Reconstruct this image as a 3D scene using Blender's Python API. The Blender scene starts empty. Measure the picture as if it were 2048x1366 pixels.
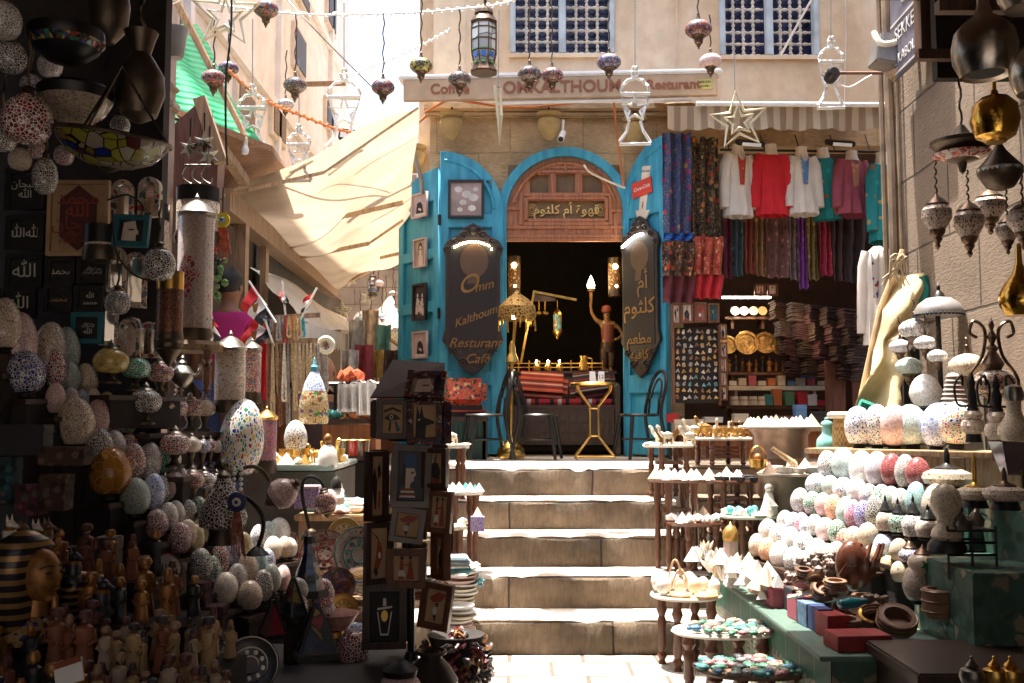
import bpy,bmesh,math,random
from mathutils import Vector,Matrix,Euler
rnd=random.Random(11)
SC=bpy.context.scene
COL=SC.collection
R=math.radians
FPX,HC,PIT=1991.1,1.37,math.atan(150/1991.1)
cam=bpy.data.objects.new('camera',bpy.data.cameras.new('camera'))
COL.objects.link(cam);SC.camera=cam
cam.data.lens=35;cam.data.sensor_width=36
cam.data.clip_start=.05;cam.data.clip_end=400
cam.location=(0,0,HC);cam.rotation_euler=(math.pi/2+PIT,0,0)
W=bpy.data.worlds.new('World');SC.world=W;W.use_nodes=True
wn=W.node_tree.nodes;bg=wn['Background']
sky=wn.new('ShaderNodeTexSky');sky.sky_type='NISHITA';sky.sun_disc=False
SUND=Vector((-.13,.12,1)).normalized()
sky.sun_elevation=math.asin(SUND.z);sky.sun_rotation=math.atan2(SUND.x,SUND.y)
sky.dust_density=7;sky.air_density=1.0;sky.ozone_density=1.0
W.node_tree.links.new(sky.outputs[0],bg.inputs[0]);bg.inputs[1].default_value=.15
sl=bpy.data.lights.new('sun','SUN');sl.energy=5;sl.angle=R(.5);sl.color=(1,.95,.87)
so=bpy.data.objects.new('sun',sl);COL.objects.link(so)
so.rotation_euler=SUND.to_track_quat('Z','Y').to_euler();so.location=(0,0,20)
SC.view_settings.view_transform='Standard';SC.view_settings.look='None'
SC.view_settings.exposure=1.75;SC.view_settings.gamma=1
try:
 SC.cycles.max_bounces=8;SC.cycles.diffuse_bounces=5;SC.cycles.use_denoising=True
 SC.cycles.sample_clamp_indirect=6
except Exception:pass
def P(u,v,Y):
 dx,dy=(u-1024)/FPX,(683-v)/FPX
 t=Y/(math.cos(PIT)-dy*math.sin(PIT))
 return Vector((dx*t,Y,HC+t*(math.sin(PIT)+dy*math.cos(PIT))))
def S(px,Y):return px*Y/FPX
class MB:
 def __init__(s):s.bm=bmesh.new()
 def box(s,c,d,rot=None,bev=0):
  m=Matrix.Translation(Vector(c))
  if rot:m=m@Euler(rot).to_matrix().to_4x4()
  m=m@Matrix.Diagonal((d[0],d[1],d[2],1))
  r=bmesh.ops.create_cube(s.bm,size=1,matrix=m)
  if bev:
   es=list({e for v in r['verts']for e in v.link_edges})
   bmesh.ops.bevel(s.bm,geom=es,offset=bev,segments=2,affect='EDGES')
  return s
 def beam(s,a,b,w,h=None):
  a,b=Vector(a),Vector(b);d=b-a;L=d.length
  q=d.to_track_quat('Y','Z').to_matrix().to_4x4()
  m=Matrix.Translation((a+b)/2)@q@Matrix.Diagonal((w,L,h or w,1))
  bmesh.ops.create_cube(s.bm,size=1,matrix=m);return s
 def lathe(s,prof,n=20,M=None,sq=1):
  rings=[]
  for r,z in prof:
   if r<1e-5:ring=[s.bm.verts.new((0,0,z))]
   else:ring=[s.bm.verts.new((r*math.cos(2*math.pi*(i+.5)/n),r*sq*math.sin(2*math.pi*(i+.5)/n),z))for i in range(n)]
   rings.append(ring)
  for a,b in zip(rings,rings[1:]):
   for i in range(n):
    j=(i+1)%n
    f=[a[i%len(a)],a[j%len(a)],b[j%len(b)],b[i%len(b)]]
    f=list(dict.fromkeys(f))
    if len(f)>2:s.bm.faces.new(f)
  if len(rings[0])>1:s.bm.faces.new(rings[0][::-1])
  if len(rings[-1])>1:s.bm.faces.new(rings[-1])
  if M:bmesh.ops.transform(s.bm,matrix=M,verts=[v for r_ in rings for v in r_])
  return s
 def tube(s,pts,r,n=6,closed=False):
  pts=[Vector(p)for p in pts];k=len(pts);rings=[];up=Vector((.13,.27,1)).normalized()
  for i,p in enumerate(pts):
   a=pts[i-1]if(i or closed)else p;b=pts[(i+1)%k]if(i<k-1 or closed)else p
   t=(b-a);t=t.normalized()if t.length>1e-9 else Vector((0,0,1))
   x=t.cross(up)
   if x.length<1e-3:x=t.cross(Vector((1,0,0)))
   x.normalize();y=t.cross(x)
   rr=r[i]if isinstance(r,(list,tuple))else r
   rings.append([s.bm.verts.new(p+(x*math.cos(2*math.pi*j/n)+y*math.sin(2*math.pi*j/n))*rr)for j in range(n)])
  pr=list(zip(rings,rings[1:]))+([(rings[-1],rings[0])]if closed else[])
  for a,b in pr:
   for j in range(n):s.bm.faces.new([a[j],a[(j+1)%n],b[(j+1)%n],b[j]])
  if not closed:s.bm.faces.new(rings[0][::-1]);s.bm.faces.new(rings[-1])
  return s
 def poly(s,pts,y0,y1,M=None):
  a=[s.bm.verts.new((x,y0,z))for x,z in pts];b=[s.bm.verts.new((x,y1,z))for x,z in pts]
  n=len(pts);s.bm.faces.new(a);s.bm.faces.new(b[::-1])
  for i in range(n):s.bm.faces.new([a[(i+1)%n],a[i],b[i],b[(i+1)%n]])
  if M:bmesh.ops.transform(s.bm,matrix=M,verts=a+b)
  return s
 def grid(s,fn,nu,nv,th=0):
  g=[[s.bm.verts.new(fn(i/nu,j/nv))for j in range(nv+1)]for i in range(nu+1)]
  for i in range(nu):
   for j in range(nv):s.bm.faces.new([g[i][j],g[i+1][j],g[i+1][j+1],g[i][j+1]])
  if th:
   bmesh.ops.recalc_face_normals(s.bm,faces=s.bm.faces[:])
   bmesh.ops.solidify(s.bm,geom=s.bm.faces[:],thickness=th)
  return s
 def ball(s,c,r,sub=2,sc=(1,1,1),rot=None):
  m=Matrix.Translation(Vector(c))
  if rot:m=m@Euler(rot).to_matrix().to_4x4()
  bmesh.ops.create_icosphere(s.bm,subdivisions=sub,radius=r,matrix=m@Matrix.Diagonal((*sc,1)));return s
 def cone(s,a,b,r1,r2,n=10):
  return s.tube([a,b],[r1,max(r2,1e-4)],n)
 def pyr(s,c,w,h,rz=0):
  c=Vector(c);m=Matrix.Translation(c)@Matrix.Rotation(rz,4,'Z')
  v=[s.bm.verts.new(m@Vector(p))for p in((-w/2,-w/2,0),(w/2,-w/2,0),(w/2,w/2,0),(-w/2,w/2,0),(0,0,h))]
  s.bm.faces.new(v[3::-1])
  for i in range(4):s.bm.faces.new([v[i],v[(i+1)%4],v[4]])
  return s
 def jit(s,a):
  for v in s.bm.verts:v.co+=Vector((rnd.uniform(-a,a),rnd.uniform(-a,a),rnd.uniform(-a,a)))
  return s
 def mesh(s,name,smooth=True,recalc=True):
  me=bpy.data.meshes.new(name)
  if recalc:bmesh.ops.recalc_face_normals(s.bm,faces=s.bm.faces[:])
  s.bm.to_mesh(me);s.bm.free()
  if smooth:
   me.shade_smooth();me.set_sharp_from_angle(angle=R(38))
  return me
def fan(name,label,cat,loc=(0,0,0),group=None,rz=0,rot=None):
 o=bpy.data.objects.new(name,None);COL.objects.link(o);o.empty_display_size=.05
 o.location=loc;o.rotation_euler=rot or(0,0,rz)
 tag(o,label,cat,group);return o
def tag(o,label,cat,group=None):
 o['label']=label;o['category']=cat
 if group:o['group']=group
 return o
def ob(name,mb,m,parent=None,loc=None,smooth=True,rot=None,scale=None,label=None):
 me=mb.mesh(name,smooth)if isinstance(mb,MB)else mb
 o=bpy.data.objects.new(name,me);COL.objects.link(o)
 if isinstance(m,(list,tuple)):
  for k in m:me.materials.append(k)
 elif not len(me.materials):me.materials.append(m)
 elif me.materials[0]is not m:
  o.material_slots[0].link='OBJECT';o.material_slots[0].material=m
 if parent:o.parent=parent
 if loc is not None:o.location=loc
 if rot is not None:o.rotation_euler=rot
 if scale is not None:o.scale=scale
 if label:o['label']=label
 return o
def struct(name,mb,m,**k):
 o=ob(name,mb,m,**k);o['kind']='structure';return o
def one(name,label,cat,mb,m,group=None,**k):return tag(ob(name,mb,m,**k),label,cat,group)
def curve_mesh(c,M=None):
 o=bpy.data.objects.new('tmp',c);me=bpy.data.meshes.new_from_object(o)
 bpy.data.objects.remove(o);bpy.data.curves.remove(c)
 if M:me.transform(M)
 return me
RX90=Matrix.Rotation(math.pi/2,4,'X')
def plate(loops,th,bev=0):
 """outline loops (first one outer) in x,z -> slab th thick, front face at y=-th/2"""
 c=bpy.data.curves.new('plate','CURVE');c.dimensions='2D';c.fill_mode='BOTH';c.extrude=th/2;c.bevel_depth=bev
 for L in loops:
  sp=c.splines.new('POLY');sp.points.add(len(L)-1);sp.use_cyclic_u=True
  for p,q in zip(sp.points,L):p.co=(q[0],q[1],0,1)
 return curve_mesh(c,RX90)
def text_mesh(s,size,ext=.004,shear=0,off=0,align='CENTER',sp=1):
 c=bpy.data.curves.new('text','FONT');c.body=s;c.size=size;c.extrude=ext;c.shear=shear;c.offset=off
 c.align_x=align;c.align_y='CENTER';c.space_character=sp;c.resolution_u=4
 return curve_mesh(c,RX90)
def arc(cx,cz,r,a0,a1,n=16,rz=None):
 return[(cx+r*math.cos(R(a0+(a1-a0)*i/n)),cz+(rz or r)*math.sin(R(a0+(a1-a0)*i/n)))for i in range(n+1)]
def rect(x0,z0,x1,z1):return[(x0,z0),(x1,z0),(x1,z1),(x0,z1)]
def sag(a,b,d,n=12):
 a,b=Vector(a),Vector(b)
 return[a.lerp(b,i/n)+Vector((0,0,-d*4*(i/n)*(1-i/n)))for i in range(n+1)]
def smooth_path(pts,n=6):
 pts=[Vector(p)for p in pts];out=[]
 for i in range(len(pts)-1):
  p0=pts[max(i-1,0)];p1=pts[i];p2=pts[i+1];p3=pts[min(i+2,len(pts)-1)]
  for k in range(n):
   t=k/n
   out.append(.5*((2*p1)+(p2-p0)*t+(2*p0-5*p1+4*p2-p3)*t*t+(3*p1-p0-3*p2+p3)*t**3))
 return out+[pts[-1]]
class NT:
 def __init__(s,name):
  s.m=bpy.data.materials.new(name);s.m.use_nodes=True;s.t=s.m.node_tree
  s.b=s.t.nodes['Principled BSDF']
 def n(s,typ,**k):
  nd=s.t.nodes.new('ShaderNode'+typ)
  for a,v in k.items():
   if a.startswith('i_'):
    key=a[2:];key=int(key)if key.isdigit()else key.replace('_',' ')
    if hasattr(v,'node'):s.t.links.new(v,nd.inputs[key])
    else:nd.inputs[key].default_value=v
   else:setattr(nd,a,v)
  return nd
 def set(s,key,v):
  if hasattr(v,'node'):s.t.links.new(v,s.b.inputs[key])
  else:s.b.inputs[key].default_value=v
 def ramp(s,fac,stops,interp='LINEAR'):
  r=s.n('ValToRGB',i_0=fac);cr=r.color_ramp;cr.interpolation=interp
  while len(cr.elements)<len(stops):cr.elements.new(.5)
  for e,(p,c)in zip(cr.elements,stops):e.position=p;e.color=(*c,1)
  return r.outputs[0]
 def mix(s,f,a,b,mode='MIX'):
  m=s.n('Mix',data_type='RGBA',blend_type=mode)
  for key,v in((0,f),(6,a),(7,b)):
   if hasattr(v,'node'):s.t.links.new(v,m.inputs[key])
   elif key==0:m.inputs[0].default_value=v
   else:m.inputs[key].default_value=(*v,1)
  return m.outputs[2]
 def coord(s,scale=(1,1,1),kind='Object',rot=(0,0,0),rnd_off=True):
  tc=s.n('TexCoord').outputs[kind]
  mp=s.n('Mapping',i_Vector=tc);mp.inputs['Scale'].default_value=scale;mp.inputs['Rotation'].default_value=rot
  if rnd_off:
   oi=s.n('ObjectInfo');ml=s.n('VectorMath',operation='SCALE',i_0=oi.outputs['Location']);ml.inputs['Scale'].default_value=3.7
   return s.n('VectorMath',operation='ADD',i_0=mp.outputs[0],i_1=ml.outputs[0]).outputs[0]
  return mp.outputs[0]
 def bump(s,h,st=.3,dist=.01):
  b=s.n('Bump',i_Height=h);b.inputs['Strength'].default_value=st;b.inputs['Distance'].default_value=dist
  s.set('Normal',b.outputs[0])
MC={}
def mat(name,col=(.5,.5,.5),rough=.6,metal=0,var=.2,ns=6,bump=0,bs=30,coat=0,emis=0,ecol=None,trans=0,stretch=(1,1,1),alpha=1,transl=0):
 if name in MC:return MC[name]
 k=NT(name);MC[name]=k.m
 v=k.coord(stretch)
 nz=k.n('TexNoise',i_Vector=v,i_Scale=ns,i_Detail=4).outputs[0]
 lo=tuple(c*(1-var)for c in col);hi=tuple(min(1,c*(1+var))for c in col)
 k.set('Base Color',k.ramp(nz,[(.3,lo),(.7,hi)]))
 k.set('Roughness',rough);k.set('Metallic',metal)
 if coat:k.set('Coat Weight',coat)
 if trans:k.set('Transmission Weight',trans)
 if bump:k.bump(k.n('TexNoise',i_Vector=v,i_Scale=bs,i_Detail=4).outputs[0],bump)
 if emis:k.set('Emission Color',(*(ecol or col),1));k.set('Emission Strength',emis)
 if transl:
  tr=k.n('BsdfTranslucent');k.t.links.new(k.b.inputs['Base Color'].links[0].from_socket,tr.inputs[0])
  mx=k.n('MixShader');mx.inputs[0].default_value=transl
  k.t.links.new(k.b.outputs[0],mx.inputs[1]);k.t.links.new(tr.outputs[0],mx.inputs[2])
  k.t.links.new(mx.outputs[0],k.t.nodes['Material Output'].inputs[0])
 return k.m
def wood(name,col,rough=.5,sc=6,axis='z',coat=.15):
 if name in MC:return MC[name]
 k=NT(name);MC[name]=k.m
 st={'z':(9,9,.7),'x':(.7,9,9),'y':(9,.7,9)}[axis]
 v=k.coord(st);nz=k.n('TexNoise',i_Vector=v,i_Scale=sc,i_Detail=5,i_Distortion=.6).outputs[0]
 k.set('Base Color',k.ramp(nz,[(.25,tuple(c*.45 for c in col)),(.5,col),(.78,tuple(c*1.4 for c in col))]))
 k.set('Roughness',rough);k.set('Coat Weight',coat);k.bump(nz,.25,.004);return k.m
def crackle(name,grout,cells,scale=22,w=.09,rough=.22,coat=.3,metal=0,flat=False,gvar=.1,transl=0):
 """mosaic: coloured glass cells between grout lines"""
 if name in MC:return MC[name]
 k=NT(name);MC[name]=k.m
 v=k.coord();wob=k.n('TexNoise',i_Vector=v,i_Scale=scale*.6).outputs['Color']
 v2=k.mix(.06,v,wob,'ADD')
 e=k.n('TexVoronoi',feature='DISTANCE_TO_EDGE',i_Vector=v2,i_Scale=scale).outputs['Distance']
 c=k.n('TexVoronoi',feature='F1',i_Vector=v2,i_Scale=scale).outputs['Color']
 sep=k.n('SeparateColor',i_0=c)
 n=len(cells);cc=k.ramp(sep.outputs[0],[(i/n,q)for i,q in enumerate(cells)],'CONSTANT')
 br=k.n('MapRange',i_Value=sep.outputs[1]);br.inputs[3].default_value=.65;br.inputs[4].default_value=1.25
 cc=k.n('VectorMath',operation='SCALE',i_0=cc,i_Scale=br.outputs[0]).outputs[0]
 f=k.n('MapRange',i_Value=e);f.inputs[1].default_value=w*.55;f.inputs[2].default_value=w
 col=k.mix(f.outputs[0],grout,cc)
 k.set('Base Color',col);k.set('Coat Weight',coat);k.set('Metallic',metal)
 rr=k.n('MapRange',i_Value=f.outputs[0]);rr.inputs[3].default_value=.7;rr.inputs[4].default_value=rough
 k.set('Roughness',rr.outputs[0]);k.bump(f.outputs[0],-.25,.004)
 return k.m
def blocks(name,col,mortar,bw=.9,bh=.45,plane='xz',rough=.9,var=.35,ms=.012,stain=.5,bump=.5,strk=(3,3,14)):
 """coursed stone"""
 if name in MC:return MC[name]
 k=NT(name);MC[name]=k.m
 tc=k.n('TexCoord').outputs['Object'];sp=k.n('SeparateXYZ',i_0=tc)
 cm=k.n('CombineXYZ',i_0=sp.outputs['XYZ'.index(plane[0].upper())],i_1=sp.outputs['XYZ'.index(plane[1].upper())])
 wob=k.n('TexNoise',i_Vector=tc,i_Scale=2.5,i_Detail=3).outputs['Color']
 v=k.mix(.035,cm.outputs[0],wob,'ADD')
 br=k.n('TexBrick',i_Vector=v,i_Scale=1);br.offset=.43
 br.inputs['Color1'].default_value=(*col,1);br.inputs['Color2'].default_value=(*(c*(1-var)for c in col),1);br.inputs['Mortar'].default_value=(*mortar,1)
 br.inputs['Brick Width'].default_value=bw;br.inputs['Row Height'].default_value=bh;br.inputs['Mortar Size'].default_value=ms;br.inputs['Mortar Smooth'].default_value=.6
 n1=k.n('TexNoise',i_Vector=tc,i_Scale=1.7,i_Detail=6,i_Roughness=.65).outputs[0]
 n2=k.n('TexNoise',i_Vector=k.coord(strk,rnd_off=False),i_Scale=5,i_Detail=6,i_Roughness=.7).outputs[0]
 st=k.ramp(n1,[(.35,(1-stain*.75,)*3),(.62,(1,1,1))])
 c1=k.mix(1,br.outputs['Color'],st,'MULTIPLY')
 c2=k.mix(.7,c1,k.ramp(n2,[(.3,(.62,.6,.58)),(.7,(1.1,1.1,1.1))]),'MULTIPLY')
 k.set('Base Color',c2);k.set('Roughness',rough)
 h=k.n('Math',operation='SUBTRACT',i_0=n2,i_1=br.outputs['Fac']).outputs[0]
 k.bump(h,bump,.02);return k.m
def plaster(name,col,stain=(.6,.5,.4),sc=1.2,amt=.6,bump=.2,streak=True):
 if name in MC:return MC[name]
 k=NT(name);MC[name]=k.m
 tc=k.coord((1,1,.35)if streak else(1,1,1),rnd_off=False)
 n1=k.n('TexNoise',i_Vector=tc,i_Scale=sc,i_Detail=7,i_Roughness=.62).outputs[0]
 n2=k.n('TexNoise',i_Vector=k.coord(rnd_off=False),i_Scale=sc*9,i_Detail=5).outputs[0]
 c=k.mix(1,col,k.ramp(n1,[(.38,tuple(1-amt*(1-s)for s in stain)),(.6,(1,1,1))]),'MULTIPLY')
 c=k.mix(.6,c,k.ramp(n2,[(.35,(.8,.78,.76)),(.6,(1,1,1))]),'MULTIPLY')
 k.set('Base Color',c);k.set('Roughness',.92);k.bump(n2,bump,.01);return k.m
def fabric(name,base,spots,scale=14,thr=.35,stripes=0,axis=2,rough=.9,c2=None,transl=0):
 """cloth with scattered motifs (or bands)"""
 if name in MC:return MC[name]
 k=NT(name);MC[name]=k.m;v=k.coord()
 col=base
 if stripes:
  sp=k.n('SeparateXYZ',i_0=v);w=k.n('Math',operation='MULTIPLY',i_0=sp.outputs[axis],i_1=stripes)
  fr=k.n('Math',operation='FRACT',i_0=w.outputs[0]).outputs[0]
  n=len(spots);col=k.ramp(fr,[(i/n,q)for i,q in enumerate(spots)],'CONSTANT')
 else:
  vo=k.n('TexVoronoi',i_Vector=v,i_Scale=scale);sep=k.n('SeparateColor',i_0=vo.outputs['Color'])
  n=len(spots);sc_=k.ramp(sep.outputs[0],[(i/n,q)for i,q in enumerate(spots)],'CONSTANT')
  f=k.n('Math',operation='LESS_THAN',i_0=vo.outputs['Distance'],i_1=thr).outputs[0]
  if c2:
   nz=k.n('TexNoise',i_Vector=v,i_Scale=scale*1.6,i_Detail=2,i_Distortion=1.5).outputs[0]
   base_=k.ramp(nz,[(.47,base),(.5,c2),(.54,base)])
  else:base_=base
  col=k.mix(f,base_,sc_)
 wv=k.n('TexNoise',i_Vector=k.coord((1,1,.15)),i_Scale=9,i_Detail=3).outputs[0]
 if not hasattr(col,'node'):col=k.mix(0,col,col)
 k.set('Base Color',k.mix(.8,col,k.ramp(wv,[(.3,(.6,)*3),(.7,(1.1,)*3)]),'MULTIPLY'));k.set('Roughness',rough)
 return k.m
m_pave=blocks('pale_paving',(.50,.46,.41),(.16,.13,.10),.42,.3,'xy',var=.3,ms=.016,stain=.5)
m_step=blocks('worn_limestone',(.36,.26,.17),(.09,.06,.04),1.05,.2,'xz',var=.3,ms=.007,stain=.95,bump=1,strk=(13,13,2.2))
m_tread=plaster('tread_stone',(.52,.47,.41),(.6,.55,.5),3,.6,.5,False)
m_fac_lo=blocks('golden_stone',(.78,.54,.29),(.66,.45,.24),.72,.36,'xz',var=.12,ms=.006,stain=.6,bump=.8)
m_fac_up=plaster('facade_plaster',(.84,.69,.50),(.68,.54,.42),.8,.7,.5)
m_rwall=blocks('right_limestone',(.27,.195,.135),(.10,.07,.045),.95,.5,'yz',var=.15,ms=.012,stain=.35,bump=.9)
m_wood_br=wood('reddish_brown_wood',(.36,.125,.042))
m_wood_dk=wood('dark_wood',(.042,.02,.011))
m_wood_md=wood('mid_wood',(.16,.07,.032))
m_wood_lt=wood('pale_wood',(.5,.33,.18))
m_wood_old=wood('weathered_wood',(.34,.22,.13),.8)
m_black=mat('matt_black',(.012,.011,.011),.7)
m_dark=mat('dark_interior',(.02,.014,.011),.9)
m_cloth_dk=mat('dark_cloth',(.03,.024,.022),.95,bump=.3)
k=NT('blue_paint');MC['blue_paint']=k.m;v=k.coord((3,3,.7))
n1=k.n('TexNoise',i_Vector=v,i_Scale=5,i_Detail=6).outputs[0];n2=k.n('TexNoise',i_Vector=v,i_Scale=11,i_Detail=7,i_Roughness=.75).outputs[0]
c=k.ramp(n1,[(.3,(.025,.22,.34)),(.55,(.04,.32,.46)),(.75,(.08,.38,.50))]);ch=k.ramp(n2,[(.64,(0,0,0)),(.68,(1,1,1))])
k.set('Base Color',k.mix(ch,c,(.12,.17,.17)));k.set('Roughness',.55);k.bump(n2,.3,.01);m_blue=k.m
m_blue_w=mat('pale_blue_frame',(.45,.50,.52),.7,var=.25,ns=5,bump=.2)
m_white=mat('white_paint',(.78,.77,.74),.5,var=.06)
m_metal_w=mat('white_metal',(.75,.75,.74),.35,var=.08)
m_cream=mat('cream',(.7,.62,.48),.6)
m_steel=mat('grey_metal',(.35,.34,.33),.4,.8)
m_brass=mat('brass',(.62,.38,.10),.28,1,var=.35,ns=14,bump=.15,bs=50)
m_gold=mat('gold_paint',(.62,.38,.11),.35,.8,var=.3,ns=10)
m_copper=mat('dark_copper',(.13,.085,.06),.38,.9,var=.35,ns=10,bump=.2,bs=40)
m_bronze=mat('dark_bronze',(.10,.075,.055),.42,.85,var=.3,ns=12,bump=.15)
m_pewter=mat('pewter',(.25,.23,.2),.33,.95,var=.35,ns=7,bump=.2,bs=25)
m_black_met=mat('black_iron',(.02,.019,.018),.4,.5)
m_terra=mat('urn_clay',(.42,.30,.13),.85,var=.25,bump=.3,bs=18)
m_orange_c=mat('orange_cable',(.55,.17,.05),.5)
YS=[5.86,6.2,6.54,6.9,7.26]
b=MB();b.grid(lambda u,v:Vector((-7+14*u,-9+14.85*v,0)),2,2)
struct('ground',b,m_pave)
def step_mesh(x0,x1,y0,y1,z0,z1,seed):
 q=random.Random(seed);m=MB();nx=int((x1-x0)/.045)
 prof=[(y0,z0),(y0,z0+.06),(y0,z1-.03),(y0+.012,z1-.006),(y0+.03,z1),(y1,z1)]
 off=[q.uniform(-1,1)for _ in range(nx+2)]
 chips=[(q.uniform(x0,x1),q.uniform(.02,.09),q.uniform(.004,.02))for _ in range(9)]
 rows=[]
 for i in range(nx+1):
  x=x0+(x1-x0)*i/nx;dip=.002*math.sin(x*3.1+seed)+.002*off[i]
  ch=sum(d*max(0,1-((x-c)/w)**2)for c,w,d in chips)
  r=[]
  for k,(y,z)in enumerate(prof):
   yy=y+(.006*math.sin(x*7+k*2+seed)if k<4 else 0);zz=z
   if k in(2,3):yy+=ch*.9;zz+=dip-ch*.9
   if k==4:zz+=dip-ch*.35;yy+=ch
   if k==5:zz+=dip*.5
   r.append(m.bm.verts.new((x,yy,zz)))
  rows.append(r)
 for a,c in zip(rows,rows[1:]):
  for k in range(len(prof)-1):
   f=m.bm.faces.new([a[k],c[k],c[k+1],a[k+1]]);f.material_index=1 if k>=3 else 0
 m.bm.faces.new(rows[0]);m.bm.faces.new(rows[-1][::-1])
 return m
RX=[1.30,1.24,1.2,1.13,1.1]
for i,y in enumerate(YS):
 y1=YS[i+1]+.02 if i<4 else 7.6
 struct('stone_step',step_mesh(-.75-.05*i,RX[i],y,y1,.2*i,.2*(i+1),i+3),[m_step,m_tread])
b=MB();b.box((0,25,.49),(16,34.9,1.0));struct('upper_alley_floor',b,m_tread)
b=MB()
for i,y in enumerate(YS):b.box((-2.4,y+.3+1.5,.1+.2*i-.006),(3.4,3,.2))
for i,y in enumerate(YS):b.box((3.2,y+.22+1.5,.1+.2*i-.004),(3.75,3,.2))
struct('side_terrace',b,m_step)
YF=9.6
def fx(u,Y=YF):return(u-1024)*Y/FPX
def fz(v,Y=YF):return P(1024,v,Y).z
AC=fx(1130);ZS=3.33;AR=.605
door_hole=[(AC-AR,1.0),(AC-AR,ZS)]+arc(AC,ZS,AR,180,0,20)[1:]+[(AC+AR,1.0)]
cafe=fan('cafe_building','cream plastered corner building with the arched café doorway and two lattice windows','building',(0,YF,0))
XL=fx(857)
shop_hole=rect(1.66,1.05,4.6,4.02)
lo=plate([rect(XL,.98,6,4.36),door_hole[::-1],shop_hole],.3)
ob('stone_wall',lo,m_fac_lo,cafe,(0,.15,0))
W1=(fx(1020),fz(110),fx(1234),fz(110)+1.5);W2=(fx(1449),fz(114),fx(1652),fz(114)+1.5)
up=plate([rect(XL+.03,4.36,6,10),rect(*W1),rect(*W2)],.34)
ob('plaster_wall',up,m_fac_up,cafe,(0,.15,0))
b=MB();b.box((XL-.15+.17,4.0,5.5),(.3,7.6,9));ob('side_wall',b,m_fac_up,cafe)
b=MB();prof=[(.0,0),(-.05,.01),(-.08,.05),(-.05,.09),(0,.1)]
b.box((1.0,-.05,4.385),(3.72,.1,.07),bev=.015);b.box((1.0,-.03,4.32),(3.7,.06,.05),bev=.01)
ob('cornice',b,m_fac_lo,cafe)
m_glassdk=mat('dark_blue_panes',(.03,.03,.08),.25,var=.8,ns=9)
m_bead=mat('stone_lattice',(.62,.54,.45),.9,var=.2,bump=.4)
for(x0,z0,x1,z1)in(W1,W2):
 fr=MB();t=.055;xm=(x0+x1)/2
 for c,d in(((x0+t/2,0,(z0+z1)/2),(t,.1,z1-z0)),((x1-t/2,0,(z0+z1)/2),(t,.1,z1-z0)),((xm,-.01,(z0+z1)/2),(.07,.09,z1-z0))):
  fr.box(c,d,bev=.008)
 fo=ob('window',fr,m_blue_w,cafe,(0,-.005,0))
 sb=MB();sb.box((xm,-.02,z0-.02),(x1-x0+.03,.06,.04));ob('sill',sb,m_fac_up,fo)
 g=MB()
 for s_ in(0,1):
  xa=(x0+t)if s_==0 else xm+.035;xb=(xm-.035)if s_==0 else x1-t
  for i in range(5):
   x=xa+(xb-xa)*(i)/4;zs=[z0+.012*k for k in range(int((z1-z0)/.012))]
   if 0<i<4:g.tube([(x,.07,z)for z in zs],[.015+.005*math.sin(k*1.6)for k in range(len(zs))],6)
  nz=int((z1-z0)/.118)
  for k in range(nz+1):
   z=z0+.035+k*.118;n=20
   g.tube([(xa+(xb-xa)*j/n,.07,z)for j in range(n+1)],[.014+.005*math.sin(j*1.9)for j in range(n+1)],6)
 ob('lattice_grille',g,m_bead,fo)
 pn=MB();pn.box((xm,.16,(z0+z1)/2),(x1-x0,.02,z1-z0));ob('glass',pn,m_glassdk,fo)
out=[(AC-.645,1.0),(AC-.645,ZS)]+arc(AC,ZS,.645,180,0,24)[1:]+[(AC+.645,1.0)]
inn=[(AC-.57,1.0),(AC-.57,ZS)]+arc(AC,ZS,.57,180,0,24)[1:]+[(AC+.57,1.0)]
af=ob('arched_door_frame',plate([out+inn[::-1]],.1,.006),m_blue,cafe,(0,-.052,0))
TZ=fz(484)
tro=[(AC-.568,TZ),(AC-.568,ZS)]+arc(AC,ZS,.568,180,0,24)[1:]+[(AC+.568,TZ)]
h1=rect(fx(1057),fz(440),fx(1210),fz(404))
top_h=[rect(fx(1060),fz(388),fx(1098),fz(352)),rect(fx(1113),fz(388),fx(1151),fz(350)),rect(fx(1166),fz(388),fx(1206),fz(352))]
tr=ob('carved_transom',plate([tro,h1]+top_h,.05),m_wood_br,cafe,(0,-.03,0))
b=MB();b.box((AC,.03,(TZ+3.9)/2),(1.1,.02,3.75-TZ));ob('backing_panel',b,mat('olive_panel',(.19,.115,.05),.6),tr)
ml=MB()
def fr_line(x0,z0,x1,z1,w=.028,y=-.03):ml.beam((x0,y,z0),(x1,y,z1),w,.03)
for(u0,v0,u1,v1)in((1048,392,1219,392),(1048,450,1219,450),(1042,388,1042,452),(1222,388,1222,452),(1055,399,1212,399),(1055,443,1212,443),(1052,399,1052,443),(1214,399,1214,443),(1013,420,1042,420),(1222,424,1250,424),(1013,457,1250,457),(1013,475,1250,475),(1013,482,1250,482),(1105,350,1105,390),(1158,350,1158,390),(1070,346,1195,346),(1080,338,1190,338),(1132,330,1132,346),(1072,452,1072,458),(1132,450,1132,475),(1190,452,1190,458),(1032,430,1032,457),(1232,430,1232,480)):
 fr_line(fx(u0),fz(v0),fx(u1),fz(v1))
for u in(1072,1132,1190):
 for v in(396,453):
  ml.ball((fx(u),-.035,fz(v)),.028,1,(1,.5,1))
ob('moulding',ml,m_wood_br,tr)
aw=[(AC,ZS+.5)]
rim=MB();rim.tube([(AC+.5*math.cos(R(a)),-.035,ZS+.5*math.sin(R(a)))for a in range(12,169,6)],.022,6);ob('arch_moulding',rim,m_wood_br,tr)
m_goldtxt=mat('gold_letters',(.66,.42,.14),.4,.5,var=.2)
ar1='\uFEE1\uFEEE\uFE9C\uFEE0\uFEDB';ar2='\uFEE1\uFE83';ar3='\uFE93\uFEEE\uFEEC\uFED7'
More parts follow.
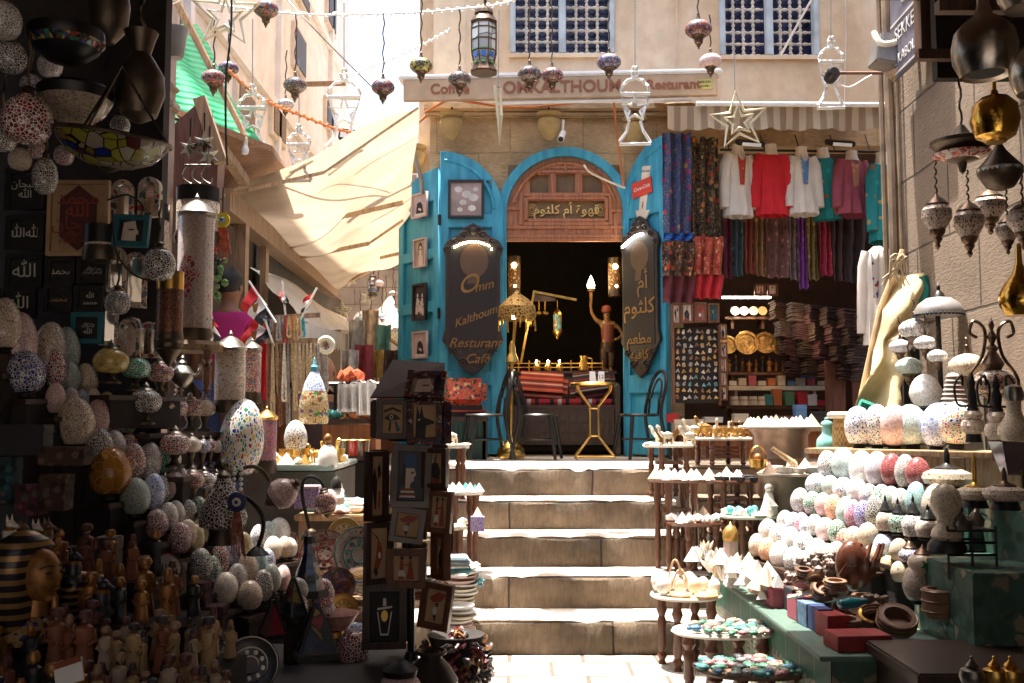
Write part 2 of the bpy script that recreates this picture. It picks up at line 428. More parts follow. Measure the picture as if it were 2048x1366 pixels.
ob('arabic_lettering',text_mesh(ar1+' '+ar2+' '+ar3,.125,.008,off=.002),m_goldtxt,tr,(AC+.02,.005,fz(421)))
rs=MB()
for cx in(1064,1203):
 for k in range(3):rs.tube([(fx(cx)+r*math.cos(a),.0,fz(421)+r*math.sin(a))for a in[i*.45 for i in range(14)]for r in[.022+.018*k]],.004,5,True)
ob('scroll_ornament',rs,m_goldtxt,tr)
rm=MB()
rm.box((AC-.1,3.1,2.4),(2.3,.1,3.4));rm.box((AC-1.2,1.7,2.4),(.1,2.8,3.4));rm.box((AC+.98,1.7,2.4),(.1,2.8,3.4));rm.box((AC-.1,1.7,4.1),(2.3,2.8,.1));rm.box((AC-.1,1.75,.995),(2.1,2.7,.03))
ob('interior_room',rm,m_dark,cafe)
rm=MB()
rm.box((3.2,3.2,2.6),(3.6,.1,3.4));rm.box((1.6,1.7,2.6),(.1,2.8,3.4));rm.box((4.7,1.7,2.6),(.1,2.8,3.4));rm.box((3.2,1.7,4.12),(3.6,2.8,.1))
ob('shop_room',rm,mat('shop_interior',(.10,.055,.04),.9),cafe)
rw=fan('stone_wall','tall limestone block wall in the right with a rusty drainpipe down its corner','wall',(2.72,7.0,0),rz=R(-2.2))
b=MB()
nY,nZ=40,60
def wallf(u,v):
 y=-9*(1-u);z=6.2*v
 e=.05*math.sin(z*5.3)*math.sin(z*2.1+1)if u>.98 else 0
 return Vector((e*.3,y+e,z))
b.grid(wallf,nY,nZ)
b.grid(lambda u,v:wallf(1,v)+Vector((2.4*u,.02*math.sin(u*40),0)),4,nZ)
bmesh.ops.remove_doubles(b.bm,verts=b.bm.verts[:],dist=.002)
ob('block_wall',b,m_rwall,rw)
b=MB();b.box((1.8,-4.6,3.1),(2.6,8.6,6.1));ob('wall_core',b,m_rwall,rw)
dp=MB();dp.tube([(-.05,-.12,.9),(-.05,-.13,3.0),(-.06,-.10,6.2)],.032,8);dp.tube([(-.07,-.03,1.2),(-.08,-.02,6.2)],.018,6);dp.tube([(-.03,-.22,2.5),(-.03,-.23,6.2)],.012,6)
ob('drainpipe',dp,mat('old_pipe',(.28,.2,.13),.6,.3,var=.4,bump=.3),rw)
m_timber=wood('brown_timber',(.10,.05,.03))
cw=fan('timber_canopy','dark timber stall canopy jutting over the hanging metal lamps at the right','canopy',(2.2,4.6,0))
b=MB();b.beam((-.0,.55,3.27),(-.0,.55,4.2),.09,.09)
ob('post',b,m_timber,cw)
b=MB();b.box((1.25,-2.4,3.62),(3.0,5.9,.08));ob('roof_boards',b,m_timber,cw)
b=MB();b.box((1.08,.3,3.36),(2.3,.06,.6));ob('back_board',b,m_dark,cw)
b=MB();b.box((1.6,-3.2,1.8),(.08,6.5,3.6));ob('side_board',b,m_dark,cw)
pr=fan('passage_shade_roof','unseen timber roof added to shade the near end of the lane, above the viewer','roof',(0,0,3.62))  # unseen roof put overhead so the near stalls fall into shade
b=MB();b.box((-.15,1.3,.06),(5.6,7.2,.1));ob('roof_boards',b,m_timber,pr)
b=MB()
for y in(-1,1,3,4.5):b.box((-.15,y,-.03),(5.6,.12,.08))
ob('joists',b,m_timber,pr)
bw=fan('back_sky_blocker','unseen dark plaster building added behind the viewer to block sky light','building',(0,-9.2,0))  # added out of view to cut the sky light from behind
b=MB();b.box((0,0,3),(12,.3,6));ob('wall',b,plaster('back_plaster',(.3,.25,.2)),bw)
b=MB();b.box((0,.17,1.2),(1.4,.06,2.4));ob('door',b,m_wood_dk,bw)
ls=fan('stall_hut','dark board back wall and post of the lamp stall at the left','stall',(-2,4.3,0))
b=MB();b.box((-.8,.36,1.8),(2.3,.08,3.6));ob('back_board',b,mat('dark_boards',(.022,.016,.015),.85,bump=.2),ls)
b=MB();b.box((-.9,-6.5,1.8),(.1,13,3.6));ob('side_board',b,m_dark,ls)
b=MB();b.box((-.95,.33,3.5),(2.2,.76,.06));ob('roof_boards',b,m_timber,ls)
m_carved=plaster('carved_plaster',(.55,.43,.36),(.6,.5,.45),4,.5,.5)
b=MB();x=P(325,300,5.3).x+2
b.box((x,1.0,1.8),(.095,.095,3.62));b.box((x,.99,3.05),(.15,.13,.05),bev=.01);b.box((x,.99,3.15),(.14,.12,.03),bev=.008)
for k in range(26):b.ball((x,.95,3.2+k*.02),.016,1,(1.3,.35,.6))
for k in range(18):b.beam((x-.035,.95,1.5+k*.07),(x+.035,.95,1.53+k*.07),.006,.006)
ob('post',b,m_carved,ls)
sf=fan('wooden_shopfront','weathered brown wooden shopfront and eave along the left of the alley','shopfront',(-2.25,7.0,0))
b=MB();b.box((-.06,2.6,1.95),(.1,7.0,1.9));ob('shop_wall',b,plaster('brown_boards',(.09,.06,.04),amt=.7),sf)
for(u,v0,v1,Y)in((484,430,800,7.4),(530,470,800,8.4)):
 pb=MB();p0=P(u,v0,Y)-Vector((-2.25,7,0));pb.box((p0.x,p0.y,1.9),(.09 if u<500 else .05,.1,2.0));ob('post',pb,m_wood_old,sf)
b=MB()
A,B_,C_,D=P(345,270,6.2),P(440,330,7.4),P(600,340,8.4),P(520,285,6.6)
q=[x-Vector((-2.25,7,0))for x in(P(350,215,5.6),P(545,292,6.6),P(580,345,8.2),P(445,395,7.6))]
b.grid(lambda u,v:q[0].lerp(q[1],u).lerp(q[3].lerp(q[2],u),v),8,8,.04)
ob('eave',b,wood('eave_boards',(.28,.15,.08),.7,5,'x'),sf)
b=MB()
o0=Vector((-2.25,7,0))
for a,c in(((425,270),(490,365)),((405,225),(450,300))):
 b.beam(P(*a,6.0)-o0,P(*c,6.6)-o0,.06,.06)
ob('brace',b,m_wood_old,sf)
pb=MB();pb.grid(lambda u,v:Vector((.02,1.6+3.6*u,1.2+1.9*v)),1,1);ob('shutter',pb,mat('olive_shutter',(.075,.062,.045),.8,bump=.2),sf)
gh=fan('gable_hut','small dark wooden gabled birdhouse roof below the green tarpaulin','hut',P(395,300,5.6))
b=MB()
w=S(46,5.6);h=S(95,5.6)
b.poly([(-w,-h),(w*.95,-h),(w,0),(w*.15,S(100,5.6)),(-w,S(50,5.6))],-.03,.1)
ob('gable_board',b,wood('gable_red_wood',(.13,.05,.035)),gh)
b=MB();b.beam((w*.12,-.03,S(104,5.6)),(w*1.15,-.03,-S(30,5.6)),.05,.07);ob('barge_board',b,m_wood_old,gh)
def sheet(pts,nu,nv,wav=.02,th=.006,sagv=0,sd=1):
 a,b_,c,d=[Vector(p)for p in pts];q=random.Random(sd);ph=[q.uniform(0,6)for _ in range(4)]
 nrm=(b_-a).cross(d-a).normalized()
 def f(u,v):
  p=a.lerp(b_,u).lerp(d.lerp(c,u),v)
  p=p+nrm*wav*(math.sin(u*9+ph[0]+v*3)+.6*math.sin(v*13+ph[1]+u*5))
  p.z-=sagv*16*u*(1-u)*v*(1-v)
  return p
 m=MB();m.grid(f,nu,nv,th);return m
k=NT('green_tarpaulin');v=k.coord((1,1,1),rnd_off=False)
wv=k.n('TexWave',i_Vector=v,i_Scale=5,i_Distortion=1.2);wv.bands_direction='Z';wv.inputs['Detail'].default_value=2
k.set('Base Color',k.ramp(wv.outputs[0],[(.0,(.005,.22,.07)),(.12,(.012,.38,.14)),(1,(.03,.5,.2))]));k.set('Roughness',.4)
k.bump(wv.outputs[0],.5,.02);tl=k.n('BsdfTranslucent',i_Color=(.03,.5,.2,1));mx=k.n('MixShader',i_0=.45)
k.t.links.new(k.b.outputs[0],mx.inputs[1]);k.t.links.new(tl.outputs[0],mx.inputs[2]);k.t.links.new(mx.outputs[0],k.t.nodes['Material Output'].inputs[0])
gt=fan('green_tarpaulin','bright green plastic tarpaulin stretched on a sloping pole at the upper left','tarpaulin')
ob('sheet',sheet([P(342,250,6.4),P(342,52,7.6),P(392,48,8.2),P(526,306,6.9)],30,30,.02,0),k.m,gt)
b=MB();b.tube([P(352,5,6.3),P(384,62,6.4),P(490,272,6.5)],[.03,.026,.02],8);ob('pole',b,m_wood_lt,gt)
b=MB();b.tube([P(345,235,6.3),P(430,262,6.4),P(520,292,6.6)],.012,6);ob('rope',b,m_black,gt)
m_tan=mat('tan_canvas',(.47,.37,.26),.9,var=.2,ns=2.5,bump=.35,bs=7,transl=.42)
ta=fan('tan_awning','big tan canvas awning on wooden rafters spanning the alley left of the café','awning')
a,b_,c,d=P(446,392,6.9),P(836,212,7.4),P(806,520,11.5),P(664,578,12.2)
ob('canvas',sheet([a,b_,c,d],40,40,.03,0,.14),m_tan,ta)
for p0,p1,wd in((P(440,398,6.85),P(664,582,12.1),.14),(P(444,392,6.85),P(648,345,7.2),.035),(P(648,345,7.2),P(836,216,7.4),.025),(P(575,520,9.6),P(738,487,9.6),.05),(P(738,487,9.6),P(806,440,9.6),.03),(P(690,432,8.6),P(806,405,8.6),.05),(P(560,510,9.2),P(690,432,8.6),.03),(P(664,580,12.1),P(806,508,11.6),.04),(P(760,516,10.6),P(806,505,10.6),.045)):
 b=MB();b.beam(p0,p1,wd if wd>.1 else wd*.7,.16 if wd>.1 else wd*.7);ob('rafter',b,m_wood_old if wd>.1 else m_wood_lt,ta)
m_wcan=mat('white_canvas',(.82,.8,.77),.75,var=.1,bump=.3,bs=9,transl=.25)
wa=fan('white_awning','dirty white canvas stall awning with fringed valance below the tan one','awning')
a,b_,c,d=P(488,512,8.0),P(692,640,11.6),P(708,676,10.8),P(612,640,8.2)
ob('canopy',sheet([P(484,508,8.6),P(690,640,12),P(708,672,11),P(600,642,8.0)],24,14,.025,0,-.05,4),m_wcan,wa)
b=MB();n=60
A,B_=P(600,642,8.0),P(708,672,11)
def vf(u,v):
 p=A.lerp(B_,u);p.z-=v*(.16+.03*(math.sin(u*120)>0));return p
b.grid(vf,n,3);ob('valance',b,m_wcan,wa)
m_h1=plaster('pinkish_plaster',(.86,.84,.84),(.8,.72,.66),.5,.5,.2)
m_h2=plaster('pale_plaster',(.72,.64,.56),(.8,.75,.7),.8,.4,.2)
m_win=mat('dark_window',(.05,.035,.03),.5)  # one even dark brown for the window slits
m_shut=mat('lattice_shutter',(.22,.16,.12),.8,var=.4,ns=40)
lh=fan('alley_house','tall pinkish white house with shuttered windows behind the green tarpaulin','house',(-3.1,8.2,0))
b=MB();b.box((-2,5.1,7),(4,10.2,12));ob('wall',b,m_h1,lh)
for(u0,v0,u1,v1,Y,kind)in((596,62,618,150,14.0,0),(648,-40,664,62,16.4,0),(648,205,664,262,16.4,0),(528,175,556,285,11.2,1),(430,35,448,130,9.2,1),(572,210,590,285,12.8,1),(604,-40,618,20,14.2,0)):
 z0,z1=P(1024,v1,Y).z,P(1024,v0,Y).z;wd=.8
 b=MB();b.box((.01,Y-8.2,(z0+z1)/2),(.09,wd,z1-z0),bev=.01);w_=ob('window',b,m_h2,lh)
 b=MB();b.box((.055,Y-8.2,(z0+z1)/2),(.03,wd-.16,z1-z0-.14));ob('shutter' if kind else 'pane',b,m_shut if kind else m_win,w_)
b=MB()
for y in(1.0,4.6,8.3):b.box((.03,y,6.4),(.08,.12,10))
for z in(5.4,7.6):b.box((.04,5,z),(.07,10,.1))
ob('string_course',b,m_h1,lh)
for y,z in((5.1,4.6),(6.0,6.2),(7.4,4.4)):ob('timber_bracket',MB().beam((.0,y,z),(.7,y-.2,z-.05),.06),m_wood_old,lh)
for(nm,lab,x0,x1,Y,z,m_)in(('far_house','pale far house seen beyond the pinkish one at the end of the alley',-4.9,-3.35,21,7.7,m_h1),('far_house','low whitewashed far house with grey sign on its wall',-4.2,-2.3,26,8.9,m_h2),('far_house','square far block just left of the café signboard',-3.0,-.9,30,9.1,m_h1)):
 f=fan(nm,lab,'house',((x0+x1)/2,Y,0),'houses at the end of the alley')
 b=MB();b.box((0,1.5,z/2),(x1-x0,3,z));ob('wall',b,m_,f)
 b=MB();b.box((0,1.5,z+.06),(x1-x0+.1,3.1,.14));ob('parapet',b,m_,f)
 for i in range(3):
  b=MB();b.box(((i-1)*(x1-x0)*.3,-.02,z-1.5),(.3,.06,.7));ob('window',b,m_shut,f)
fw=fan('alley_wall','sunlit stone wall with an arched doorway closing the far end of the alley','wall',(-2.2,17,0))
b=MB();b.box((0,.2,2.8),(3.2,.4,3.7));ob('wall',b,blocks('bright_far_stone',(.6,.52,.45),(.35,.3,.25),.5,.3,'xz'),fw)
b=MB();b.poly([(-.45,1),(.05,1)]+arc(-.2,2.4,.25,0,180,8),-.06,.1);ob('doorway',b,m_dark,fw)
m_rust=mat('rust_letters',(.24,.085,.04),.7)
m_sign=mat('beige_signboard',(.44,.31,.20),.8,var=.15)
m_led=mat('led_warm',(1,.85,.55),emis=14,ecol=(1,.82,.5))
m_ledw=mat('led_white',(1,.97,.9),emis=10,ecol=(1,.95,.85))
m_bulb=mat('lit_bulb',(1,.8,.5),emis=16,ecol=(1,.75,.4))
m_paper=mat('papyrus',(.42,.27,.15),.8,var=.15,ns=14)
m_photo=mat('old_photo',(.33,.24,.21),.5,var=.3,ns=5)
m_photo_p=mat('pink_photo',(.50,.36,.32),.5,var=.15,ns=4)
m_photo_d=mat('dark_photo',(.04,.03,.035),.4,var=.5,ns=5)
m_ink=mat('black_ink',(.02,.015,.014),.6)
m_skinp=mat('pale_print',(.62,.5,.44),.6,var=.2,ns=9)
m_ink_r=mat('red_ink',(.28,.045,.02),.6)
m_ink_b=mat('blue_ink',(.03,.09,.2),.6)
m_ink_w=mat('white_ink',(.6,.57,.52),.6)
m_fr_dk=wood('dark_frame_wood',(.04,.016,.009),.45,6)
m_fr_md=wood('frame_wood',(.13,.045,.018),.45,6)
m_fr_tl=mat('teal_frame',(.012,.12,.15),.5)
m_fr_bk=mat('black_frame',(.012,.01,.01),.4)
m_card=mat('brown_backing',(.075,.034,.02),.7)
def circ(x,z,r,n=14,sx=1):return[(x+r*sx*math.cos(2*math.pi*i/n),z+r*math.sin(2*math.pi*i/n))for i in range(n)]
def motifs(kind):
 I,RD,B,PL,W_=m_ink,m_ink_r,m_ink_b,m_skinp,m_ink_w
 if kind=='portrait':return[(PL,[(-.2,-.5),(-.16,-.1),(0,-.02),(.2,-.14),(.26,-.5)]),(I,circ(.0,.2,.22,sx=.85)),(PL,circ(.01,.12,.17,sx=.75)),(I,[(-.09,.16),(-.01,.16),(-.01,.11),(-.09,.11)]),(I,[(.03,.16),(.11,.16),(.11,.11),(.03,.11)])]
 if kind=='seated':return[(I,[(-.3,-.42),(-.22,.1),(.0,.22),(.2,.0),(.3,-.42)]),(PL,circ(.0,.25,.09)),(PL,[(-.1,-.1),(.12,-.18),(.1,-.28),(-.12,-.2)]),(W_,[(-.4,-.5),(-.4,-.36),(.4,-.4),(.4,-.5)])]
 if kind=='group':
  o=[]
  for x,z in((-.3,-.05),(-.08,.02),(.12,-.03),(.32,-.1),(-.2,.22),(.25,.2)):o+=[(PL,[(x-.11,z-.34),(x-.08,z-.08),(x+.08,z-.08),(x+.11,z-.34)]),(W_,circ(x,z,.065))]
  return o
 if kind=='leaves':return[(W_,circ(x,z,r,7,1.4))for x,z,r in((-.25,.3,.1),(.02,.15,.12),(.25,.05,.12),(-.1,-.1,.09),(.2,-.28,.1),(-.2,-.32,.07),(.32,.3,.07))]
 if kind=='jackal':return[(I,[(-.42,-.5),(-.4,0),(-.36,.5),(-.24,.2),(-.16,.48),(-.06,.12),(.36,.0),(.4,-.08),(.05,-.14),(.0,-.5)]),(W_,[(-.3,.06),(-.22,.08),(-.22,.02),(-.3,.0)])]
 if kind=='eye':return[(I,[(-.42,.3),(0,.42),(.42,.3),(.4,.22),(0,.33),(-.4,.22)]),(I,[(-.4,.02),(-.1,.2),(.2,.14),(.4,.0),(.1,-.04),(-.2,-.04)]),(W_,circ(-.05,.07,.09)),(I,circ(-.05,.07,.05)),(I,[(-.12,-.04),(-.05,-.04),(-.1,-.45),(-.2,-.4)]),(B,[(.1,-.08),(.2,-.08),(.4,-.4),(.2,-.45)])]
 if kind=='queen':return[(B,[(-.18,.12),(-.24,.44),(.12,.46),(.2,.24),(.06,.1)]),(I,[(-.28,.3),(-.2,.1),(-.18,-.2),(-.38,-.2),(-.36,.1)]),(PL,[(-.2,.16),(.12,.16),(.2,.02),(.12,-.02),(.12,-.1),(-.02,-.16),(-.02,-.3),(-.2,-.3)]),(I,[(.0,.08),(.1,.09),(.1,.05),(0,.05)])]+[(W_ if i%2 else RD,[(-.34-.02*i,-.26-.05*i),(.12+.02*i,-.26-.05*i),(.13+.02*i,-.3-.05*i),(-.36-.02*i,-.3-.05*i)])for i in range(4)]
 if kind=='vase':return[(W_,p)for p in([(-.05,.36),(.05,.36),(.06,.2),(-.06,.2)],[(-.26,.16),(.26,.2),(.26,.16),(-.24,.12)],[(-.26,.08),(-.22,.08),(-.1,-.4),(-.14,-.4)],[(.22,.08),(.26,.08),(.14,-.4),(.1,-.4)],[(-.14,-.36),(.14,-.36),(.14,-.4),(-.14,-.4)])]+[(m_gold,circ(0,.0,.12,10))]
 if kind=='figures':return[(RD,[(-.25,.3),(-.14,.3),(-.1,-.45),(-.32,-.45)]),(I,circ(-.19,.38,.08,8)),(W_,[(-.3,-.1),(-.08,-.1),(-.04,-.34),(-.34,-.34)]),(RD,[(.1,.32),(.18,.32),(.3,-.45),(.0,-.45)]),(I,circ(.14,.4,.07,8)),(I,[(-.1,.12),(.1,.16),(.1,.12),(-.1,.08)])]
 if kind=='birds':return[(I,[(-.3,.1),(-.1,.32),(.1,.1),(.05,-.4),(-.05,-.4)]),(I,[(.1,.3),(.3,.4),(.4,.2),(.2,.1)]),(W_,[(-.4,-.2),(-.3,-.2),(-.25,-.45),(-.4,-.45)]),(RD,[(.2,-.1),(.34,-.1),(.3,-.4),(.2,-.4)])]
 if kind=='fan':return[(I,[(-.3,-.3),(-.34,.0),(-.1,.2),(.15,.16),(.3,-.1),(.25,-.4)]),(RD,[(-.36,-.5),(-.3,-.32),(.25,-.4),(.3,-.5)]),(W_,[(-.38,.1),(-.16,.28),(-.14,.22),(-.34,.06)]),(I,[(-.05,.2),(.02,.46),(.08,.46),(.06,.2)])]
 if kind=='harp':return[(RD,[(.0,.3),(.22,.1),(.24,-.1),(-.05,-.4),(-.2,-.3),(-.1,.0)]),(W_,circ(.08,-.05,.07)),(I,[(-.4,.46),(.0,.3),(-.02,.26)]),(I,[(-.16,-.25),(.02,-.4),(-.12,-.48),(-.26,-.36)])]
 if kind=='lotus':return[(RD,[(-.4,.2),(0,.42),(.42,.36),(.2,.14),(-.2,.08)]),(I,[(-.1,.05),(.1,.1),(.05,-.05)]),(W_,circ(-.05,-.15,.12)),(I,[(-.12,-.28),(.05,-.28),(.0,-.48)])]
 if kind=='face':return[(PL,[(-.4,-.5),(-.35,.4),(.1,.5),(.2,.1),(.35,-.1),(.18,-.16),(.2,-.5)]),(I,[(-.15,.1),(.1,.12),(.08,.04),(-.12,.03)]),(I_:=I,[(.25,.5),(.5,.5),(.5,-.5),(.3,-.5)])]
 return[]
def frame(name,label,cat,u,v,w,h,Y,fm,pm,kind=None,bd=.18,yaw=0,pitch=0,roll=0,group=None,depth=.025,txt=None,tsz=.5,tm=None):
 W_,H_=S(w,Y),S(h,Y);b_=bd*min(W_,H_)
 o=fan(name,label,cat,P(u,v,Y),group,rot=(R(pitch),R(roll),R(yaw)))
 ob('frame',plate([rect(-W_/2,-H_/2,W_/2,H_/2),rect(-W_/2+b_,-H_/2+b_,W_/2-b_,H_/2-b_)],depth,.002),fm,o)
 b=MB();b.box((0,depth*.3,0),(W_-b_,depth*.3,H_-b_));pc=ob('picture',b,pm,o)
 iw,ih=W_-2*b_,H_-2*b_;groups={}
 for i,(mm,pts)in enumerate(motifs(kind)):
  groups.setdefault(mm.name,[mm,MB()])[1].poly([(x*iw*.96,z*ih*.96)for x,z in pts],depth*.15-.0011-.0003*i,depth*.15-.0003*i)
 for mm,b in groups.values():ob('motif',b,mm,pc,smooth=False)
 if txt:ob('lettering',text_mesh(txt,tsz*ih,.001),tm or m_ink_w,pc,(0,depth*.12,0))
 return o
def leaf(name,label,pts,panels,p0,p1,z0):
 """door leaf between two floor points p0 (left), p1 (right); pts outline in (s,z), panels = recess rects"""
 d=Vector(p1)-Vector(p0);L=d.length
 o=fan(name,label,'door',p0,rz=math.atan2(d.y,d.x))
 pr=[rect(*q)for q in panels]
 ob('stile_frame',plate([pts]+pr,.05,.004),m_blue,o)
 b=MB();q=[(x*.94+L*.03,z if z<2 else z-.05)for x,z in pts];b.poly(q,.006,.02);ob('panel',b,m_blue,o)
 b=MB()
 for x0,z0_,x1,z1 in panels:
  for e in(((x0,z0_),(x1,z0_)),((x0,z1),(x1,z1)),((x0,z0_),(x0,z1)),((x1,z0_),(x1,z1))):
   b.beam((e[0][0],-.016,e[0][1]),(e[1][0],-.016,e[1][1]),.018,.02)
 ob('moulding',b,m_blue,o)
 return o,L
XA,XB=fx(880,9.5),fx(1006,9.5);L=XB-XA
z_=lambda v,Y=9.5:P(1024,v,Y).z
pts=[(0,1.02),(L,1.02),(L,z_(430))]+arc(0,z_(430),L,0,90,14,z_(306)-z_(430))[1:]
pan=[(.07,z_(432),L-.1,z_(362)),(.07,1.15,L-.1,z_(770)),(.07,z_(745),L-.1,z_(455))]
lf,_=leaf('blue_door_leaf','bright blue arched door leaf left of the café doorway, opened flat on the wall',pts,pan,(XA,9.47,0),(XB,9.47,0),1)
b=MB();b.tube([(L*.86*math.cos(R(a)),-.03,z_(430)+(z_(306)-z_(430))*.86*math.sin(R(a)))for a in range(6,88,5)],.016,6);ob('arch_moulding',b,m_blue,lf)
b=MB();b.box((L*.55,-.03,(z_(770)+1.15)/2),(.2,.01,.3),bev=.004);ob('lower_panel',b,m_blue,lf)
p0=(fx(800,9.95),9.95,0);p1=(fx(879,9.45),9.45,0);L2=(Vector(p1)-Vector(p0)).length
pts=[(0,1.02),(L2,1.02),(L2,3.76),(L2*.55,3.74),(0,3.6)]
zz=[(3.0,3.5),(2.42,2.92),(1.92,2.34),(1.4,1.84)]
lf2,_=leaf('blue_door_leaf','narrow blue folded door leaf hung with four framed photographs, at the corner',pts,[(.07,a,L2-.07,c)for a,c in((2.98,3.46),(2.47,2.9),(1.94,2.38),(1.45,1.86))],p0,p1,1)
for z in(1.5,2.3,3.2):ob('hinge',MB().tube([(L2+.01,-.02,z),(L2+.01,-.02,z+.1)],.016,8),m_black_met,lf2)
q0=(fx(1251,9.56),9.56,0);q1=(fx(1336,9.12),9.12,0);L3=(Vector(q1)-Vector(q0)).length
pts=[(0,1.02),(L3,1.02),(L3,3.98)]+arc(L3,3.3,L3,90,180,14,.68)[1:]
lf3,_=leaf('blue_door_leaf','blue arched door leaf right of the café doorway, swung out beside the scarves',pts,[(.08,2.98,L3-.06,3.28),(.08,1.75,L3-.06,2.9),(.08,1.12,L3-.06,1.6)],q0,q1,1)
b=MB();b.tube([(L3-L3*.85*math.cos(R(a)),-.03,3.3+.58*math.sin(R(a)))for a in range(6,88,5)],.016,6);ob('arch_moulding',b,m_blue,lf3)
yw2=math.degrees(math.atan2(p1[1]-p0[1],p1[0]-p0[0]));yw3=math.degrees(math.atan2(q1[1]-q0[1],q1[0]-q0[0]))
G='photographs hung on the blue doors'
frame('framed_photo','brown framed photograph of pale leaves, on the arched blue leaf above the menu board','picture',932,398,72,78,9.42,m_fr_bk,m_photo,'leaves',.06,group=G)
frame('framed_photo','pinkish photograph of a dark seated figure, topmost on the narrow blue leaf','picture',839,411,52,50,9.62,m_photo_p,m_photo_p,'seated',.06,yaw=yw2,group=G)
frame('framed_photo','photograph of a dark haired woman in glasses on the narrow blue leaf','picture',840,506,42,58,9.62,m_photo_p,m_photo,'portrait',.05,yaw=yw2,group=G)
frame('framed_photo','black framed group photograph on the narrow blue leaf','picture',839,604,46,74,9.62,m_fr_bk,m_photo_d,'group',.1,yaw=yw2,group=G)
frame('framed_photo','faded pink photograph of a sitting man, lowest on the narrow blue leaf','picture',840,690,48,54,9.62,m_photo_p,m_photo_p,'seated',.05,yaw=yw2,group=G)
m_board=mat('brown_board',(.013,.008,.007),.65,var=.25,ns=3)
m_orn=mat('dark_ornament',(.022,.013,.01),.5,var=.4,ns=20,bump=.4)
def menu_board(label,loc,W_,H_,yaw,lines,portrait=True):
 o=fan('menu_board',label,'sign',loc,'ornate menu boards on the blue doors',rz=R(yaw))
 w,h=W_/2,H_/2
 side=[(-w*.86,-h*.62),(-w,-h*.55),(-w*.9,-h*.4),(-w*.9,h*.55),(-w,h*.66),(-w*.86,h*.76)]
 top=[(-w*.5,h*.84),(-w*.3,h*.94),(0,h*1.0)]
 bot=[(0,-h),(-w*.3,-h*.92),(-w*.5,-h*.8)]
 left=bot+side+top
 pts=left+[(-x,z)for x,z in left[::-1]if abs(x)>1e-6]
 ob('ornate_rim',plate([pts],.03,.006),m_orn,o)
 b=MB();q=[(-w*.8,-h*.6),(w*.8,-h*.6),(w*.8,h*.68)]+arc(0,h*.68,w*.8,0,180,10,h*.1)[1:];b.poly(q,-.026,-.02);bo=ob('panel',b,m_board,o)
 sc=MB()
 for sx in(-1,1):
  for(cx,cz,r,t)in((.3,.84,.18,2.2),(.6,.76,.14,2),(.85,.66,.12,2),(.35,-.84,.18,2),(.65,-.7,.15,2),(.15,.92,.1,1.5)):
   sc.tube([(sx*w*cx+w*r*(1-k/16)*math.cos(k*.62*sx),-.028,h*cz+w*r*(1-k/16)*math.sin(k*.62))for k in range(14)],.007,5)
 sc.ball((0,-.03,h*.9),.03,2,(1,.6,1.3))
 ob('scrollwork',sc,m_orn,o)
 if portrait:
  b=MB();b.poly([(x*.18*1,z)for x,z in[]]or[(W_*.02+x*W_*.3,h*.5+z*W_*.36)for x,z in circ(0,0,.8,16)],-.0275,-.0262);b.poly([(-w*.2,h*.2),(-w*.12,h*.42),(w*.2,h*.42),(w*.1,h*.2)],-.0278,-.0265);ob('portrait_silhouette',b,mat('bronze_silhouette',(.085,.045,.022),.4),bo)
 for s,sz,x,z,sh,rot in lines:
  ob('lettering',text_mesh(s,sz,.0015,sh,.001),mat('bronze_letters',(.22,.115,.035),.45,.3),bo,(x,-.028,z),rot=(0,R(-rot),0))
 return o,w,h
Yb=9.36
c0=P(946,598,Yb)
o,w,h=menu_board('tall ornate brown board lettered Omm Kalthoum, on the left blue leaf',c0,S(120,Yb),S(306,Yb),0,[('O',.24,-.06,.13,.45,12),('mm',.12,.1,.12,.4,14),('Kalthoum',.108,.02,-.17,.5,20),('Resturant',.125,.02,-.42,.35,0),('Caf\u00e9',.125,.04,-.57,.35,0)])
b=MB()
for k in range(15):
 a=-1+2*k/14;b.ball((w*.62*a,-.045,h*.68+.05*(1-a*a)+(-.02 if k==14 else 0)),.011,1)
ob('light_string',b,m_led,o)
mid=Vector(q0).lerp(Vector(q1),.5);nrm=Vector((math.sin(R(yw3)),-math.cos(R(yw3)),0))
c1=mid+nrm*.06;c1.z=P(1024,594,mid.y).z
o,w,h=menu_board('ornate brown board with gold arabic letters on the right blue leaf, lamp strip on top',c1,.5,1.52,yw3,[(ar2,.2,.05,.13,0,0),(ar1,.2,.0,-.1,0,0),('\uFEE2\uFECC\uFEC4\uFEE3',.14,.0,-.4,0,0),('\uFEEA\uFEF4\uFED3\uFE8E\uFEDB',.12,0,-.55,0,0)])
b=MB();b.tube([(-w*.75+w*1.1*k/8,-.055,h*.64+.09*math.sin(k/8*1.7))for k in range(9)],.013,6);ob('light_strip',b,m_ledw,o)
o=fan('arrow_sign','cream arrow sign with a red drink badge pointing down, on the right blue leaf','sign',mid+nrm*.05+Vector((.03,0,z_(395,9.3))),rot=(0,R(8),R(yw3)))
b=MB();b.poly([(-.05,.3),(.06,.3),(.045,-.12),(.1,-.12),(.0,-.32),(-.09,-.12),(-.045,-.12)],-.008,.008);ob('arrow',b,m_cream,o)
b=MB();b.poly(rect(-.13,.02,.13,.17),-.02,-.0085);bd=ob('badge',b,mat('red_badge',(.55,.05,.03),.5),o,rot=(0,R(-14),0));
ob('lettering',text_mesh('Coca-Cola',.05,.001,.3),m_white,bd,(0,-.0215,.095))
ob('lettering',text_mesh('THE CAFE',.024,.001),m_ink,o,(0,-.0092,.25));ob('lettering',text_mesh('OPEN',.026,.001),m_ink,o,(0,-.0092,-.07),rot=(0,R(90),0))
o=fan('cafe_signboard','long beige café signboard with brown lettering under a white awning case','sign',(fx(1120,9.0),9.0,z_(176,9.0)),rz=R(-3.5))
wS=S(640,9.0)
